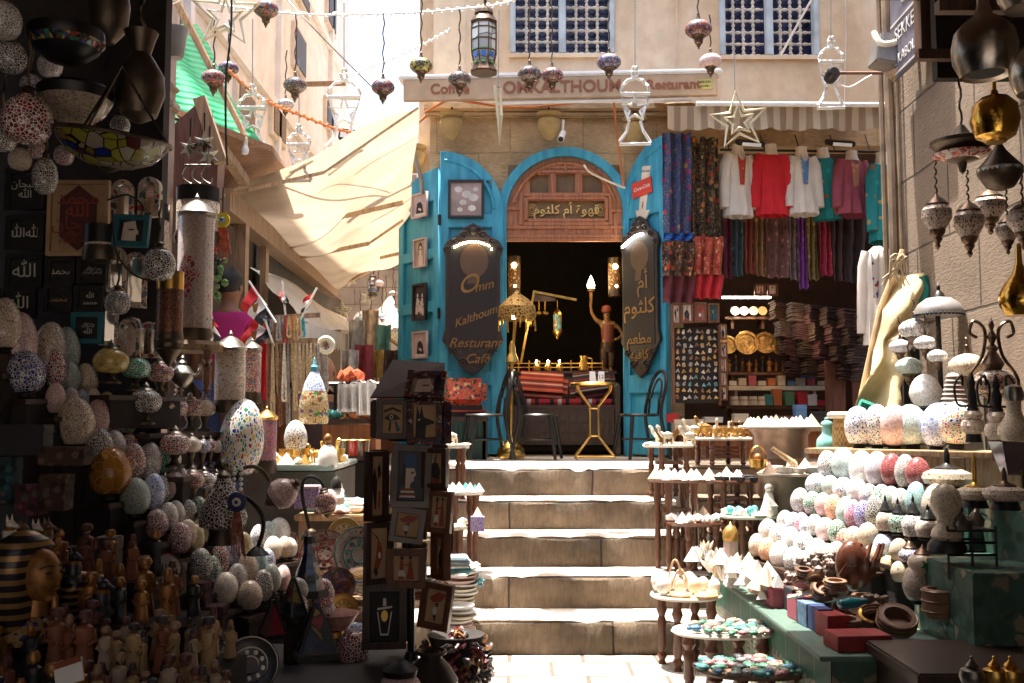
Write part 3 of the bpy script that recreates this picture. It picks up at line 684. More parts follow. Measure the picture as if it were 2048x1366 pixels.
for i,(u,v1)in enumerate(((930,140),(972,136),(1352,140),(1690,205))):wv_=MB().tube([P(u,-60,9.55),P(u+2,60,9.56),P(u-1,v1,9.55)],.006,5);one('wall_cable','thin pale cable running down the upper plaster, '+('leftmost','second from left','between the windows','rightmost')[i],'cable',wv_,m_bead,'cables on the upper wall')
b=MB();b.box((0,0,-.0),(wS,.05,.205),bev=.006);sbd=ob('board',b,m_sign,o)
b=MB();b.box((0,.06,.125),(wS+.1,.2,.045),bev=.015);ob('awning_case',b,m_metal_w,o)
b=MB();b.tube([(-wS*.2,.02,-.125),(wS*.42,.02,-.118)],.018,8);ob('rail',b,m_metal_w,o)
k_=wS/640
for s,sz,u in(('Coffee',.135,896),('OMKALTHOUM',.155,1126),('Resturant',.125,1352)):
 ob('lettering',text_mesh(s,sz,.003,0,.003),m_rust,sbd,((u-1120)*k_,-.03,.0))
b=MB();b.box((wS/2-.12,-.028,0),(.13,.004,.09));st_=ob('sticker',b,mat('yellow_sticker',(.5,.45,.12),.6),sbd)
ob('lettering',text_mesh('01001234',.03,.001),m_ink,st_,(wS/2-.12,-.032,.02));ob('lettering',text_mesh('DELIVERY',.025,.001),m_ink,st_,(wS/2-.12,-.032,-.02))
k=NT('striped_canvas');v=k.n('SeparateXYZ',i_0=k.n('TexCoord').outputs['Object']).outputs[0]
fr_=k.n('Math',operation='FRACT',i_0=k.n('Math',operation='MULTIPLY',i_0=v,i_1=8.5).outputs[0]).outputs[0]
k.set('Base Color',k.ramp(fr_,[(0,(.62,.5,.34)),(.5,(.36,.26,.17))],'CONSTANT'));k.set('Roughness',.85)
tl=k.n('BsdfTranslucent',i_Color=(.6,.45,.3,1));mx=k.n('MixShader',i_0=.4)
k.t.links.new(k.b.outputs[0],mx.inputs[1]);k.t.links.new(tl.outputs[0],mx.inputs[2]);k.t.links.new(mx.outputs[0],k.t.nodes['Material Output'].inputs[0])
Ya=8.7;A_=P(1335,212,Ya);B_=P(1784,214,Ya)
o=fan('striped_awning','beige striped canvas awning with scalloped edge over the clothes shop','awning',A_)
ln=B_.x-A_.x;hh=S(46,Ya)
b=MB();b.grid(lambda u,v:Vector((u*ln,.03*math.sin(u*25)*v,-v*(hh+.022*abs(math.sin(u*11*math.pi))))),90,5,.004);ob('valance',b,k.m,o)
b=MB();b.grid(lambda u,v:Vector((u*ln,v*.85,.02+v*.28+.01*math.sin(u*20))),20,6,.004);ob('canopy',b,k.m,o)
b=MB();b.tube([(.25,-.03,.012),(ln+.05,-.03,.0)],.022,8);ob('front_bar',b,m_metal_w,o)
for i,(u,v)in enumerate(((1500,286),(1680,286))):
 o=fan('shop_floodlight','flat shop floodlight under the striped awning, '+('left above the red blouse' if i==0 else 'right above the pink blouse'),'lamp',P(u,v,8.9),'floodlights under the awning',rot=(R(20),R(4),0))
 b=MB();b.box((0,0,0),(.24,.16,.05),bev=.01);ob('housing',b,m_black_met,o)
 b=MB();b.box((0,-.083,-.008),(.17,.01,.03));ob('glass',b,m_white,o)
G='clay urns hung on the café wall'
for(u,v,Y,lab)in((903,252,9.4,'ochre clay urn hung high on the wall above the arched blue leaf'),(1098,252,9.4,'ochre clay urn hung above the café doorway near the camera'),(1270,262,9.4,'shadowed clay urn hung behind the star lantern frame'),(828,318,9.7,'dark clay urn with handle on the wall corner above the blue leaf')):
 o=fan('hanging_urn',lab,'urn',P(u,v,Y),G);s_=S(1,Y)
 b=MB();b.lathe([(0,-30),(7,-28),(16,-18),(22,-4),(24,8),(21,14),(17,16),(20,20),(25,22),(26,26),(20,27),(17,20),(0,18)],22);b.bm.transform(Matrix.Scale(s_,4));ob('pot',b,m_terra,o)
 b=MB();b.tube([(0,s_*26,s_*26),(0,s_*4,s_*40),(0,s_*28,s_*44)],.01,6);ob('bracket',b,m_black_met,o)
o=fan('security_camera','small white security camera on the wall just above the café arch','camera',P(1124,272,9.35),rot=(R(35),0,R(-12)))
b=MB();b.tube([(0,-.09,0),(0,.08,0)],.032,12);ob('body',b,m_white,o)
b=MB();b.tube([(0,-.095,0),(0,-.085,0)],.026,12);ob('lens',b,m_black,o)
b=MB();b.tube([(0,.06,.02),(0,.16,.1)],.014,8);ob('bracket',b,m_white,o)
def cable(label,pts,r,m_,name='cable',group=None,n=6):
 b=MB();b.tube(smooth_path(pts,n),r,6);return one(name,label,'cable',b,m_,group)
cable('orange cable looping along the cornice under the signboard',[P(850,225,9.3),P(880,208,9.2),P(905,200,9.1),P(960,207,9.2),P(1010,214,9.3),P(1080,213,9.35),P(1150,205,9.2),P(1200,198,9.0)],.012,m_orange_c)
cable('orange cable hanging down the wall right of the doorway arch',[P(1228,205,9.35),P(1232,250,9.4),P(1238,300,9.42),P(1243,345,9.42),P(1247,372,9.4)],.012,m_orange_c)
cable('orange cable swagged from the corner to the lamp arm at the alley',[P(720,255,9.5),P(780,262,9.4),P(828,250,9.4),P(852,232,9.4)],.012,m_orange_c)
cable('pale loose wire crossing the carved transom',[P(1168,330,9.3),P(1180,345,9.25),P(1215,362,9.3),P(1250,376,9.4)],.009,m_cream)
o=fan('street_lamp','flat street lamp head on a curved grey arm beside the urn at the corner','lamp',P(716,274,9.0),rot=(0,R(6),0))
b=MB();b.box((0,0,0),(S(76,9),.12,S(22,9)),bev=.01);ob('head',b,m_black_met,o)
b=MB();b.box((S(-12,9),-.063,0),(S(44,9),.006,S(15,9)));ob('diffuser',b,m_white,o)
b=MB();b.box((S(28,9),-.063,0),(S(20,9),.006,S(18,9)));ob('yellow_label',b,mat('yellow_label',(.55,.5,.05),.5),o)
b=MB();b.tube(smooth_path([(S(38,9),0,0),(S(80,9),.02,S(-2,9)),(S(110,9),.1,S(-18,9)),(S(128,9),.3,S(-52,9)),(S(132,9),.45,S(-80,9))]),.022,8);ob('arm',b,m_steel,o)
YI=10.0
def iloc(u,v,Y=YI):return P(u,v,Y)
bz=P(1024,742,9.95).z
o=fan('wooden_bench','dark wooden bench with railing back and red woven cushions in the café doorway','bench',(AC-.02,9.75,1.0))
b=MB();b.box((0,.02,.46),(1.06,.42,.04),bev=.01);ob('seat',b,m_wood_dk,o)
b=MB();b.box((0,.24,.62),(1.08,.04,.36));b.box((0,.26,.81),(1.12,.14,.03),bev=.006);ob('backrest',b,m_wood_dk,o)
for sx in(-1,1):
 b=MB();b.box((sx*.52,.0,.34),(.05,.44,.68),bev=.008);ob('side_panel',b,m_wood_dk,o)
b=MB();b.box((0,-.17,.27),(.98,.02,.34))
for i in range(9):
 for j in range(3):b.box((-.4+.1*i,-.185,.16+.1*j),(.07,.012,.07))
ob('lattice_apron',b,m_wood_dk,o)
rl=MB()
for z in(.86,.9):rl.tube([(-.53,.2,z),(.42,.2,z)],.006,6)
for i in range(10):rl.tube([(-.53+.105*i,.2,.82),(-.53+.105*i,.2,.93)],.007,6)
ob('brass_rail',rl,m_brass,o)
f_rug=fabric('red_woven_rug',(.3,.02,.015),[(.36,.03,.02),(.03,.015,.014),(.42,.05,.025),(.45,.12,.05),(.30,.02,.018),(.06,.02,.02),(.4,.04,.02),(.5,.35,.25)],stripes=9)
f_seat=fabric('banded_red_mat',(.3,.02,.015),[(.36,.025,.03),(.02,.015,.015),(.36,.025,.03),(.5,.45,.4),(.36,.025,.03),(.02,.015,.015),(.36,.03,.03),(.36,.03,.03)],stripes=3.4,axis=0)
f_dkrug=fabric('dark_kilim',(.03,.02,.02),[(.03,.02,.02),(.25,.2,.16),(.04,.02,.02),(.2,.03,.03),(.03,.02,.02),(.03,.02,.02)],stripes=12)
def cushion(label,loc,d,rot,m_,group='woven cushions of the café bench'):
 b=MB();b.box((0,0,0),d,bev=min(d)*.42)
 for v in b.bm.verts:v.co.y*=1-.35*(2*v.co.x/d[0])**4
 return one('cushion',label,'cushion',b,m_,group,loc=loc,rot=rot)
cushion('long orange red woven cushion leaning on the bench back',(AC-.22,9.82,1.68),(.52,.12,.26),(R(-12),R(4),0),f_rug)
cushion('dark striped woven cushion leaning at the right of the bench',(AC+.28,9.82,1.69),(.46,.12,.26),(R(-12),R(-8),0),f_dkrug)
cushion('red and black banded seat mat along the bench',(AC+.02,9.72,1.51),(.98,.36,.06),(0,0,0),f_seat)
f_kil=fabric('red_kilim',(.36,.03,.02),[(.05,.03,.02),(.45,.3,.15),(.40,.05,.03),(.02,.05,.04),(.3,.12,.05)],30,.5,c2=(.45,.3,.15))
cushion('red patterned kilim cushion leaning by the arched blue leaf',P(928,784,9.2),(.42,.12,.26),(R(-10),0,0),f_kil,'kilim cushions of the side seat')
cushion('red kilim seat cushion with dark bands on the side seat',P(920,822,9.0),(.5,.4,.1),(0,0,0),fabric('kilim_bands',(.3,.03,.02),[(.35,.04,.03),(.5,.35,.2),(.03,.02,.02),(.36,.05,.03)],stripes=22,axis=1),'kilim cushions of the side seat')
o=fan('side_seat','dark green wooden seat carrying the kilim cushions left of the doorway','bench',P(915,838,9.05))
b=MB();b.box((0,.02,0),(.55,.42,.04));ob('seat',b,m_wood_dk,o)
b=MB();b.box((0,-.17,-.19),(.52,.02,.34))
for i in range(12):b.tube([(-.24+.043*i,-.185,-.05),(-.24+.043*i,-.185,-.2)],.008,6)
ob('apron',b,mat('dark_green_wood',(.01,.05,.04),.5),o)
for sx in(-1,1):
 b=MB();b.box((sx*.25,.0,-.2),(.04,.36,.36));ob('leg',b,m_wood_dk,o)
def chair(label,loc,rz):
 o=fan('bentwood_chair',label,'chair',loc,'black bentwood chairs before the café',rz=R(rz));s_=.86
 b=MB();b.lathe([(0,.43*s_),(.19*s_,.43*s_),(.205*s_,.445*s_),(.19*s_,.46*s_),(0,.455*s_)],20);ob('seat',b,m_black_met,o)
 for sx,sy in((-1,-1),(1,-1)):
  b=MB();b.tube([(sx*.14*s_,sy*.14*s_,.43*s_),(sx*.2*s_,sy*.2*s_,0)],[.018,.014],8);ob('leg',b,m_black_met,o)
 for sx in(-1,1):
  b=MB();b.tube(smooth_path([(sx*.2*s_,.26*s_,0),(sx*.17*s_,.17*s_,.43*s_),(sx*.17*s_,.22*s_,.7*s_)]),.016,8);ob('leg',b,m_black_met,o)
 b=MB();b.tube([(.17*s_*math.cos(R(a)),(.22+.05*math.sin(R(a)))*s_,(.7+.2*math.sin(R(a)))*s_)for a in range(0,181,12)],.016,8)
 b.tube([(.1*s_*math.cos(R(a)),(.2+.05*math.sin(R(a)))*s_,(.62+.2*math.sin(R(a)))*s_)for a in range(0,181,15)],.01,8);b.tube([(-.1*s_,.19*s_,.62*s_),(-.1*s_,.17*s_,.44*s_)],.01,6);b.tube([(.1*s_,.19*s_,.62*s_),(.1*s_,.17*s_,.44*s_)],.01,6)
 ob('back_loop',b,m_black_met,o)
 b=MB();b.tube([(.165*s_*math.cos(R(a)),.165*s_*math.sin(R(a)),.2*s_)for a in range(0,360,20)],.008,6,True);ob('stretcher_ring',b,m_black_met,o)
chair('black bentwood chair left of the brass floor lamp, seat towards the kilim cushions',(fx(970,8.7),8.7,1.0),-75)
chair('black bentwood chair between the floor lamp and the gilt table',(fx(1078,8.75),8.75,1.0),78)
chair('black bentwood chair at the right end of the café front',(fx(1276,8.8),8.8,1.0),-70)
Yt=8.75;t0=(fx(1188,Yt),Yt,1.0)
o=fan('gilt_table','small round gilt café table on bowed metal legs in front of the bench','table',t0);th=P(1024,768,Yt).z-1
b=MB();b.lathe([(0,th-.015),(.205,th-.015),(.215,th),(.205,th+.012),(0,th+.012)],32);ob('tabletop',b,m_brass,o)
for a in(35,145,215,325):
 c,s_=math.cos(R(a)),math.sin(R(a))*.8
 b=MB();b.tube([(.2*c,.2*s_,0),(.2*c,.2*s_,.03),(.05*c,.05*s_,.19),(.04*c,.04*s_,.45),(.17*c,.17*s_,.6),(.18*c,.18*s_,th-.01)],.009,6);ob('leg',b,m_gold,o)
b=MB();b.tube([(-.165,-.09,.02),(.165,-.09,.02)],.009,6);b.tube([(-.165,.09,.02),(.165,.09,.02)],.009,6)
for z in(.2,.44):b.tube([(.045*math.cos(R(a)),.045*math.sin(R(a)),z)for a in range(0,360,30)],.008,6,True)
ob('foot_bar',b,m_gold,o)
for i in(0,1):
 b=MB();b.poly([(-.03,0),(.03,0),(.025,.1),(-.025,.1)],-.004,.004)
 o=one('table_card',('left' if i==0 else 'right, numbered')+' white folded card on the gilt table','card',b,m_white,'cards on the gilt table',loc=(t0[0]-.01+.07*i,Yt-.02,1+th+.013),rot=(R(-14),0,R(14-28*i)))
 if i:ob('lettering',text_mesh('12',.05,.001),m_ink,o,(0,-.006,.05))
def floor_lamp():
 Yl=8.95;o=fan('brass_floor_lamp','tall brass floor lamp with pierced tasselled shade beside the doorway','lamp',(fx(1022,Yl),Yl,1.0));zt=P(1024,640,Yl).z-1;lx=.045
 b=MB();b.lathe([(0,0),(.12,0),(.13,.03),(.12,.08),(.07,.13),(.03,.17),(.02,.2)],24);ob('base',b,m_brass,o)
 b=MB();b.tube([(0,0,.18),(.01,0,.9),(lx,0,zt+.05)],.016,8);b.lathe([(.015,.83),(.06,.86),(.05,.9),(.03,.95),(.03,1.0),(.015,1.05)],16,Matrix.Translation((.01,0,0)));ob('pole',b,m_brass,o)
 M_=Matrix.Translation((lx+.01,0,0))
 b=MB();b.lathe([(.165,zt),(.172,zt+.03),(.165,zt+.12),(.1,zt+.19),(.03,zt+.24),(.01,zt+.27),(.02,zt+.29),(0,zt+.33)],28,M_);ob('shade',b,crackle('pierced_brass',(.45,.28,.09),[(.06,.03,.01),(.12,.06,.02)],34,.22,.3,0,.8),o)
 b=MB()
 for i in range(18):
  a=i*20;b.tube([(lx+.01+.165*math.cos(R(a)),.165*math.sin(R(a)),zt),(lx+.01+.165*math.cos(R(a)),.165*math.sin(R(a)),zt-.05-(.05 if i%3==0 else 0))],[.004,.009],5)
 ob('tassel_fringe',b,m_brass,o)
 b=MB();b.ball((lx-.02,-.14,zt+.02),.028);ob('bulb',b,m_bulb,o)
floor_lamp()
def lattice_tube(u,v0,v1,w,Y,label):
 a=P(u,v0,Y);z0=P(u,v1,Y).z;h=a.z-z0
 o=fan('pierced_wall_lamp',label,'lamp',(a.x,Y,z0),'pierced tube lamps glowing inside the café');r=S(w,Y)/2
 b=MB();b.lathe([(r,0),(r,h)],24);ob('pierced_sleeve',b,crackle('pierced_glow',(.10,.05,.02),[(.5,.3,.12),(.4,.22,.08),(.6,.36,.16)],26,.3,.5,0),o)
 b=MB();b.lathe([(r*.3,-.09),(r*1.02,-.08),(r*1.02,0),(0,0)],24);b.lathe([(r*1.02,h),(r*1.02,h+.06),(0,h+.06)],24);ob('end_cap',b,m_bronze,o)
 b=MB();b.ball((-.0,-r*.9,h*.86),r*.42);b.ball((.01,-r*.92,h*.08),r*.25,1);ob('bulb',b,m_bulb,o)
lattice_tube(1028,525,578,26,9.95,'glowing pierced tube lamp at the left jamb inside the café')
lattice_tube(1229,528,578,26,10.0,'glowing pierced tube lamp at the right jamb inside the café')
for i,u in enumerate((1073,1096,1119)):
 o=fan('brass_candle',('left','middle','right')[i]+' one of three little brass candles on the bench rail','candle',(fx(u,9.98),9.98,1.826),'little candles on the bench rail')
 b=MB();b.lathe([(0,0),(.035,0),(.04,.02),(.03,.06),(.012,.07)],12);ob('holder',b,m_brass,o)
 b=MB();b.ball((0,0,.09),.012,1,(1,1,2));ob('flame',b,m_bulb,o)
o=fan('brass_jug','tapered brass jug at the right of the candles on the bench rail','jug',(fx(1168,9.98),9.98,1.826))
b=MB();b.lathe([(0,0),(.06,0),(.06,.02),(.035,.12),(.045,.15),(.04,.15),(0,.13)],16);ob('body',b,m_brass,o)
b=MB();b.tube(smooth_path([(.035,0,.13),(.08,0,.12),(.075,0,.06),(.05,0,.03)]),.007,6);ob('handle',b,m_brass,o)
o=fan('lamp_stand','slanted brass stand with a pierced arm holding small lamps inside the café','stand',(fx(1042,10.1),10.1,1.83))
f=lambda u,v:P(u,v,10.1)-o.location
b=MB();b.beam(f(1042,725),f(1068,584),.022);ob('post',b,m_brass,o)
b=MB();b.beam(f(1066,583),f(1153,600),.03,.025);ob('arm',b,m_brass,o)
b=MB();q=[f(1068,588),f(1110,596),f(1112,602),f(1090,603),f(1068,602)];b.poly([(p.x,p.z)for p in q],-.01,.01);ob('pierced_bracket',b,m_copper,o)
for u in(1078,1090):
 b=MB();b.tube([f(u,602),f(u,620)],.008,6);b.ball(f(u,626),.028,1);b.ball(f(u+(-4 if u==1078 else 4),627),.02,1);ob('bell',b,m_brass,o)
o=fan('small_lantern','little blue glass brass lantern hanging from the slanted stand','lantern',P(1115,645,10.0))
b=MB();b.lathe([(0,.14),(.02,.13),(.045,.09),(.05,.08)],12);b.lathe([(.05,-.08),(.05,-.1),(.03,-.13),(.01,-.17),(0,-.18)],12);ob('cap',b,m_brass,o)
b=MB();b.lathe([(.042,-.08),(.045,.08)],12);ob('glass',b,crackle('blue_lantern_glass',(.2,.13,.05),[(.1,.35,.4),(.15,.4,.38),(.3,.3,.2)],20,.14),o)
b=MB();b.tube([(0,0,.14),(0,.05,.23)],.005,5);ob('chain',b,m_brass,o)
def skin(name,verts,edges,m_,parent,root=0,sub=2):
 me=bpy.data.meshes.new(name);me.from_pydata([v[0]for v in verts],edges,[]);o=bpy.data.objects.new(name,me);COL.objects.link(o)
 md=o.modifiers.new('skin','SKIN');md.use_smooth_shade=True
 for i,v in enumerate(verts):
  r=v[1];me.skin_vertices[0].data[i].radius=(r,r)if not isinstance(r,tuple)else r
  me.skin_vertices[0].data[i].use_root=(i==root)
 o.modifiers.new('sub','SUBSURF').levels=sub;o.modifiers['sub'].render_levels=sub
 me.materials.append(m_);o.parent=parent
 dg=bpy.context.evaluated_depsgraph_get();nm=bpy.data.meshes.new_from_object(o.evaluated_get(dg));o.modifiers.clear();o.data=nm;nm.name=name
 nm.shade_smooth()
 return o
o=fan('torch_statue','bronze statue of a boy holding up a lit torch, right inside the doorway','statue',(fx(1216,10.1),10.1,1.80))
V=[((0,0,.30),.055),((0,0,.40),.055),((0,0,.48),.062),((-.005,0,.545),.03),((-.01,-.01,.585),.036),((-.012,-.012,.635),.042),((-.06,0,.515),.03),((-.12,-.02,.55),.022),((-.165,-.03,.62),.017),((-.175,-.03,.70),.014),((-.17,-.03,.755),.017),((.06,0,.51),.03),((.12,-.01,.46),.02),((.15,-.02,.40),.017),((.10,-.05,.35),.014),((.06,-.06,.345),.017),((-.035,0,.24),.042),((-.04,0,.13),.03),((-.04,.0,.03),.022),((-.045,-.05,.01),.016),((.035,0,.24),.042),((.03,0,.13),.03),((.03,0,.03),.022),((.035,-.05,.01),.016)]
Ed=[(0,1),(1,2),(2,3),(3,4),(4,5),(2,6),(6,7),(7,8),(8,9),(9,10),(2,11),(11,12),(12,13),(13,14),(14,15),(0,16),(16,17),(17,18),(18,19),(0,20),(20,21),(21,22),(22,23)]
m_stat=mat('statue_bronze',(.30,.15,.05),.4,.5,var=.35,ns=12)
skin('body',V,Ed,m_stat,o)
b=MB();b.lathe([(0,-.03),(.1,-.03),(.1,-.005),(.06,.0),(0,.0)],16);ob('plinth',b,m_bronze,o)
b=MB();b.lathe([(.05,.665),(.054,.645),(.045,.625)],14,Matrix.Translation((-.012,-.012,0)));b.lathe([(.048,.662),(.045,.69),(0,.705)],14,Matrix.Translation((-.012,-.012,0)));ob('red_cap',b,mat('statue_red',(.22,.05,.02),.5),o)
b=MB();b.lathe([(.066,.5),(.07,.44),(.062,.34),(.06,.31)],14);ob('vest',b,mat('statue_vest',(.18,.045,.02),.5),o)
b=MB();b.lathe([(.07,.32),(.075,.27),(.06,.22)],14)
for sx in(-1,1):b.tube([(sx*.034,0,.25),(sx*.038,0,.14),(sx*.036,0,.08)],[.05,.042,.036],10)
ob('breeches',b,mat('statue_breeches',(.06,.03,.015),.4,.3,var=.6,ns=20),o)
b=MB();b.ball((-.012,-.058,.6),.009,1,(1,1,1.6));b.ball((-.028,-.05,.612),.006,1);b.ball((.006,-.05,.612),.006,1);ob('face',b,m_bronze,o)
b=MB();b.tube([(-.17,-.035,.70),(-.17,-.035,.83)],[.012,.02],8);b.lathe([(.0,.83),(.035,.84),(.04,.87)],12,Matrix.Translation((-.17,-.035,0)));ob('torch',b,m_stat,o)
b=MB();b.lathe([(.036,.87),(.038,.91),(.02,.96),(0,1.0)],12,Matrix.Translation((-.17,-.035,0)));ob('torch_bulb',b,m_bulb,o)
def plight(loc,e,col=(1,.7,.35),r=.05):
 l=bpy.data.lights.new('lamp_glow','POINT');l.energy=e;l.color=col;l.shadow_soft_size=r
 q=bpy.data.objects.new('lamp_glow',l);COL.objects.link(q);q.location=loc
plight((fx(1040,9.7),9.6,2.35),2.5);plight((fx(1185,9.7),9.75,2.85),3);plight(P(1100,690,9.7),1.2)
def nth(i,n,w='left'):
 if i==0:return w+'most'
 if i==n-1:return('right' if w=='left' else 'lower')+'most'
 return('second','third','fourth','fifth','sixth','seventh','eighth','ninth','tenth','eleventh','twelfth','thirteenth','fourteenth','fifteenth','sixteenth','seventeenth','eighteenth','nineteenth','twentieth','twentyfirst','twentysecond')[i-1]+' from '+w
def garment(name,label,u,v0,v1,w,Y,m_,emb=None,sleeves=True,mann=True,yaw=0,group='blouses on mannequins under the striped awning'):
 a,z1=P(u,v0,Y),P(u,v1,Y).z;h=a.z-z1;hw=S(w,Y)/2;d=.09
 o=fan(name,label,'clothing',(a.x,Y,z1),group,rot=(R(rnd.uniform(-5,5)),R(rnd.uniform(-4,4)),R(yaw+rnd.uniform(-16,16))))
 prof=[(1.12,0),(1.05,.15),(.92,.4),(.86,.55),(.92,.72),(.9,.86),(.72,.95),(.3,1.0)]
 b=MB();n=28;rows=[]
 for r,t in prof:
  rows.append([b.bm.verts.new((hw*.92*r*math.cos(2*math.pi*i/n)*(1+.05*math.sin(i*3+t*5)*(1-t)),d*r*math.sin(2*math.pi*i/n)*(1+.2*math.sin(i*2.1+t*4+u)*(1.1-t)),h*t))for i in range(n)])
 for p,q in zip(rows,rows[1:]):
  for i in range(n):b.bm.faces.new([p[i],p[(i+1)%n],q[(i+1)%n],q[i]])
 ob('bodice',b,m_,o)
 if sleeves:
  for sx in(-1,1):
   b=MB();b.tube([(sx*hw*.6,0,h*.95),(sx*hw*.85,0,h*.8),(sx*hw*.98,-.01,h*.45),(sx*hw*1.02,-.02,h*.12)],[.06,.065,.055,.05],10);ob('sleeve',b,m_,o)
 if emb:
  b=MB();ff=lambda x,z:-d*.93*math.sqrt(max(.02,1-(x/(hw*.74))**2))-.008
  b.grid(lambda s,t:Vector(((s-.5)*hw*.62*(1-.5*t),ff((s-.5)*hw*.6,0),h*(.97-.5*t-.12*(1-(2*s-1)**2)*(1-t)))),8,8);ob('embroidery',b,emb,o)
 if mann:
  b=MB();b.lathe([(hw*.5,h*.95),(.06,h*1.01),(.05,h*1.1),(.055,h*1.13),(0,h*1.14)],14);ob('mannequin_neck',b,mat('mannequin',(.66,.57,.46),.5),o)
  b=MB();b.tube([(0,.02,h*1.09),(0,.06,h*1.18)],.008,5);ob('hook',b,m_black_met,o)
 return o
f_wh=mat('white_cotton',(.66,.6,.52),.9,var=.08);f_red=mat('red_cotton',(.55,.012,.02),.85,var=.12)
f_teal=fabric('teal_print',(.01,.22,.22),[(.3,.12,.03),(.02,.3,.28),(.4,.3,.1)],10,.25);f_pink=mat('rose_cotton',(.30,.06,.09),.85,var=.15)
e_red=fabric('red_embroidery',(.48,.06,.03),[(.6,.3,.15),(.5,.02,.02)],30,.3);e_blue=fabric('blue_embroidery',(.12,.28,.5),[(.5,.5,.5),(.1,.2,.45)],30,.3);e_gold=fabric('gold_embroidery',(.42,.18,.12),[(.55,.3,.15),(.4,.15,.1)],24,.35)
garment('blouse','white blouse with red embroidered front, leftmost on its mannequin',1475,306,434,62,9.2,f_wh,e_red)
garment('blouse','plain bright red long sleeved blouse on a mannequin',1542,306,432,66,9.2,f_red)
garment('blouse','white blouse with blue embroidered front beside the red one',1605,309,430,60,9.2,f_wh,e_blue)
garment('blouse','sleeveless teal printed blouse between the white and rose ones',1652,314,440,54,9.3,f_teal,sleeves=False)
garment('blouse','rose pink blouse with gold embroidered front on a mannequin',1702,316,432,64,9.2,f_pink,e_gold)
garment('dress','long teal dress printed with gold figures, rightmost under the awning',1762,322,486,54,9.0,f_teal,fabric('gold_figures',(.4,.2,.06),[(.5,.3,.1),(.3,.05,.02)],18,.35))
garment('tunic','white short tunic with dark blue and red flower embroidery near the wall corner',1752,494,690,56,8.4,f_wh,fabric('dark_flowers',(.5,.45,.4),[(.03,.03,.12),(.3,.02,.03),(.03,.04,.15)],22,.38),mann=False,yaw=-20,group='tunics by the wall corner')
def scarf(label,u0,u1,v0,v1,Y,m_,name='scarf',group='scarves hung over the shop front',fold=3,tail=None):
 a,c=P(u0,v0,Y),P(u1,v1,Y);w,h=c.x-a.x,a.z-c.z
 o=fan(name,label,'scarf',a,group);ph=rnd.uniform(0,6)
 def f(z0,z1):return lambda s,t:Vector((s*w*(1+.04*math.sin(t*4+ph)),.035*math.sin(s*fold*6+ph+t*1.5)+.01*math.sin(t*17),z0-(z0-z1)*t+.008*math.sin(s*20)))
 hb=h if not tail else h*tail[0]
 b=MB();b.grid(f(0,-hb),16,14,.004);ob('cloth',b,m_,o)
 if tail:b=MB();b.grid(f(-hb,-h),16,5,.004);ob('plain_end',b,tail[1],o)
 return o
FL='floral scarves hung between the blue leaf and the clothes'
vine=lambda nm,base,vn,sp,sc=13:fabric(nm,base,sp,sc,.3,c2=vn)
scarf('blue floral scarf with red flowers next to the blue door leaf',1325,1384,266,482,9.0,vine('blue_floral',(.03,.05,.14),(.25,.2,.15),[(.45,.03,.05),(.04,.06,.16),(.4,.22,.06),(.35,.02,.1),(.03,.06,.2)]),group=FL,tail=(.93,mat('plain_blue_cloth',(.02,.1,.35),.9)))
scarf('black scarf with gold and orange flowers beside the blue floral one',1382,1441,276,482,9.05,vine('black_floral',(.015,.012,.01),(.45,.25,.08),[(.5,.14,.03),(.02,.015,.012),(.45,.3,.1),(.4,.04,.02)]),group=FL)
scarf('dark floral scarf with maroon end under the blue floral one',1325,1390,484,606,8.9,vine('maroon_floral',(.03,.01,.012),(.42,.2,.06),[(.4,.03,.02),(.5,.2,.05),(.03,.012,.012)]),group=FL,tail=(.56,mat('plain_maroon_cloth',(.09,.012,.016),.9)))
scarf('red and gold flowered scarf with bright red end',1388,1447,474,598,8.92,vine('red_floral',(.30,.02,.02),(.55,.3,.1),[(.55,.25,.08),(.4,.04,.02),(.5,.35,.15)],16),group=FL,tail=(.62,mat('plain_red_cloth',(.40,.015,.02),.9)))
cols=[('plum scarf with small spots',(.16,.03,.06),1448,1466,556),('grey teal paisley scarf',(.06,.10,.11),1464,1488,552),('rust red scarf',(.22,.05,.03),1488,1510,548),('tan brown scarf',(.20,.10,.04),1509,1532,552),('broad brown paisley shawl',(.13,.06,.05),1530,1577,556),('striped shawl with pale edge',(.14,.10,.09),1576,1598,560),('violet scarf with pink end',(.17,.04,.2),1594,1614,578),('olive gold scarf',(.16,.11,.03),1613,1636,560),('red and black lettered scarf',(.25,.02,.04),1636,1662,552),('plain dark brown shawl',(.045,.022,.018),1662,1692,562),('plain black brown shawl',(.03,.016,.016),1690,1735,566)]
for i,(lab,c,u0,u1,v1)in enumerate(cols):
 c=tuple(q*1.5 for q in c);m_=fabric('shawl_cloth_'+'abcdefghijk'[i],c,[tuple(min(1,q*2.2)for q in c),tuple(q*.5 for q in c),c],12+i,.33 if i<9 else .05)
 scarf(lab+' hanging below the row of blouses',u0,u1,436,v1,9.5,m_,fold=2)
b=MB();b.tube([P(1440,300,9.35),P(1790,304,9.35)],.012,6);b.tube([P(1440,434,9.52),P(1760,434,9.52)],.012,6)
b2=fan('clothes_rail','thin iron rails carrying blouses and shawls under the awning','rail');ob('rail',b,m_black_met,b2)
b=MB()
for i in range(5):b.tube([P(1460+70*i,302,9.35),P(1450+70*i,270,9.6)],.006,5)
ob('hanger_wire',b,m_black_met,b2)
Yg=8.95;a=P(1346,655,Yg);c=P(1440,806,Yg)
o=fan('magnet_board','tall dark board covered with rows of souvenir magnets beside the right blue leaf','board',((a.x+c.x)/2,Yg,c.z))
b=MB();b.box((0,.02,(a.z-c.z)/2),(c.x-a.x,.03,a.z-c.z));ob('panel',b,m_cloth_dk,o)
b=MB()
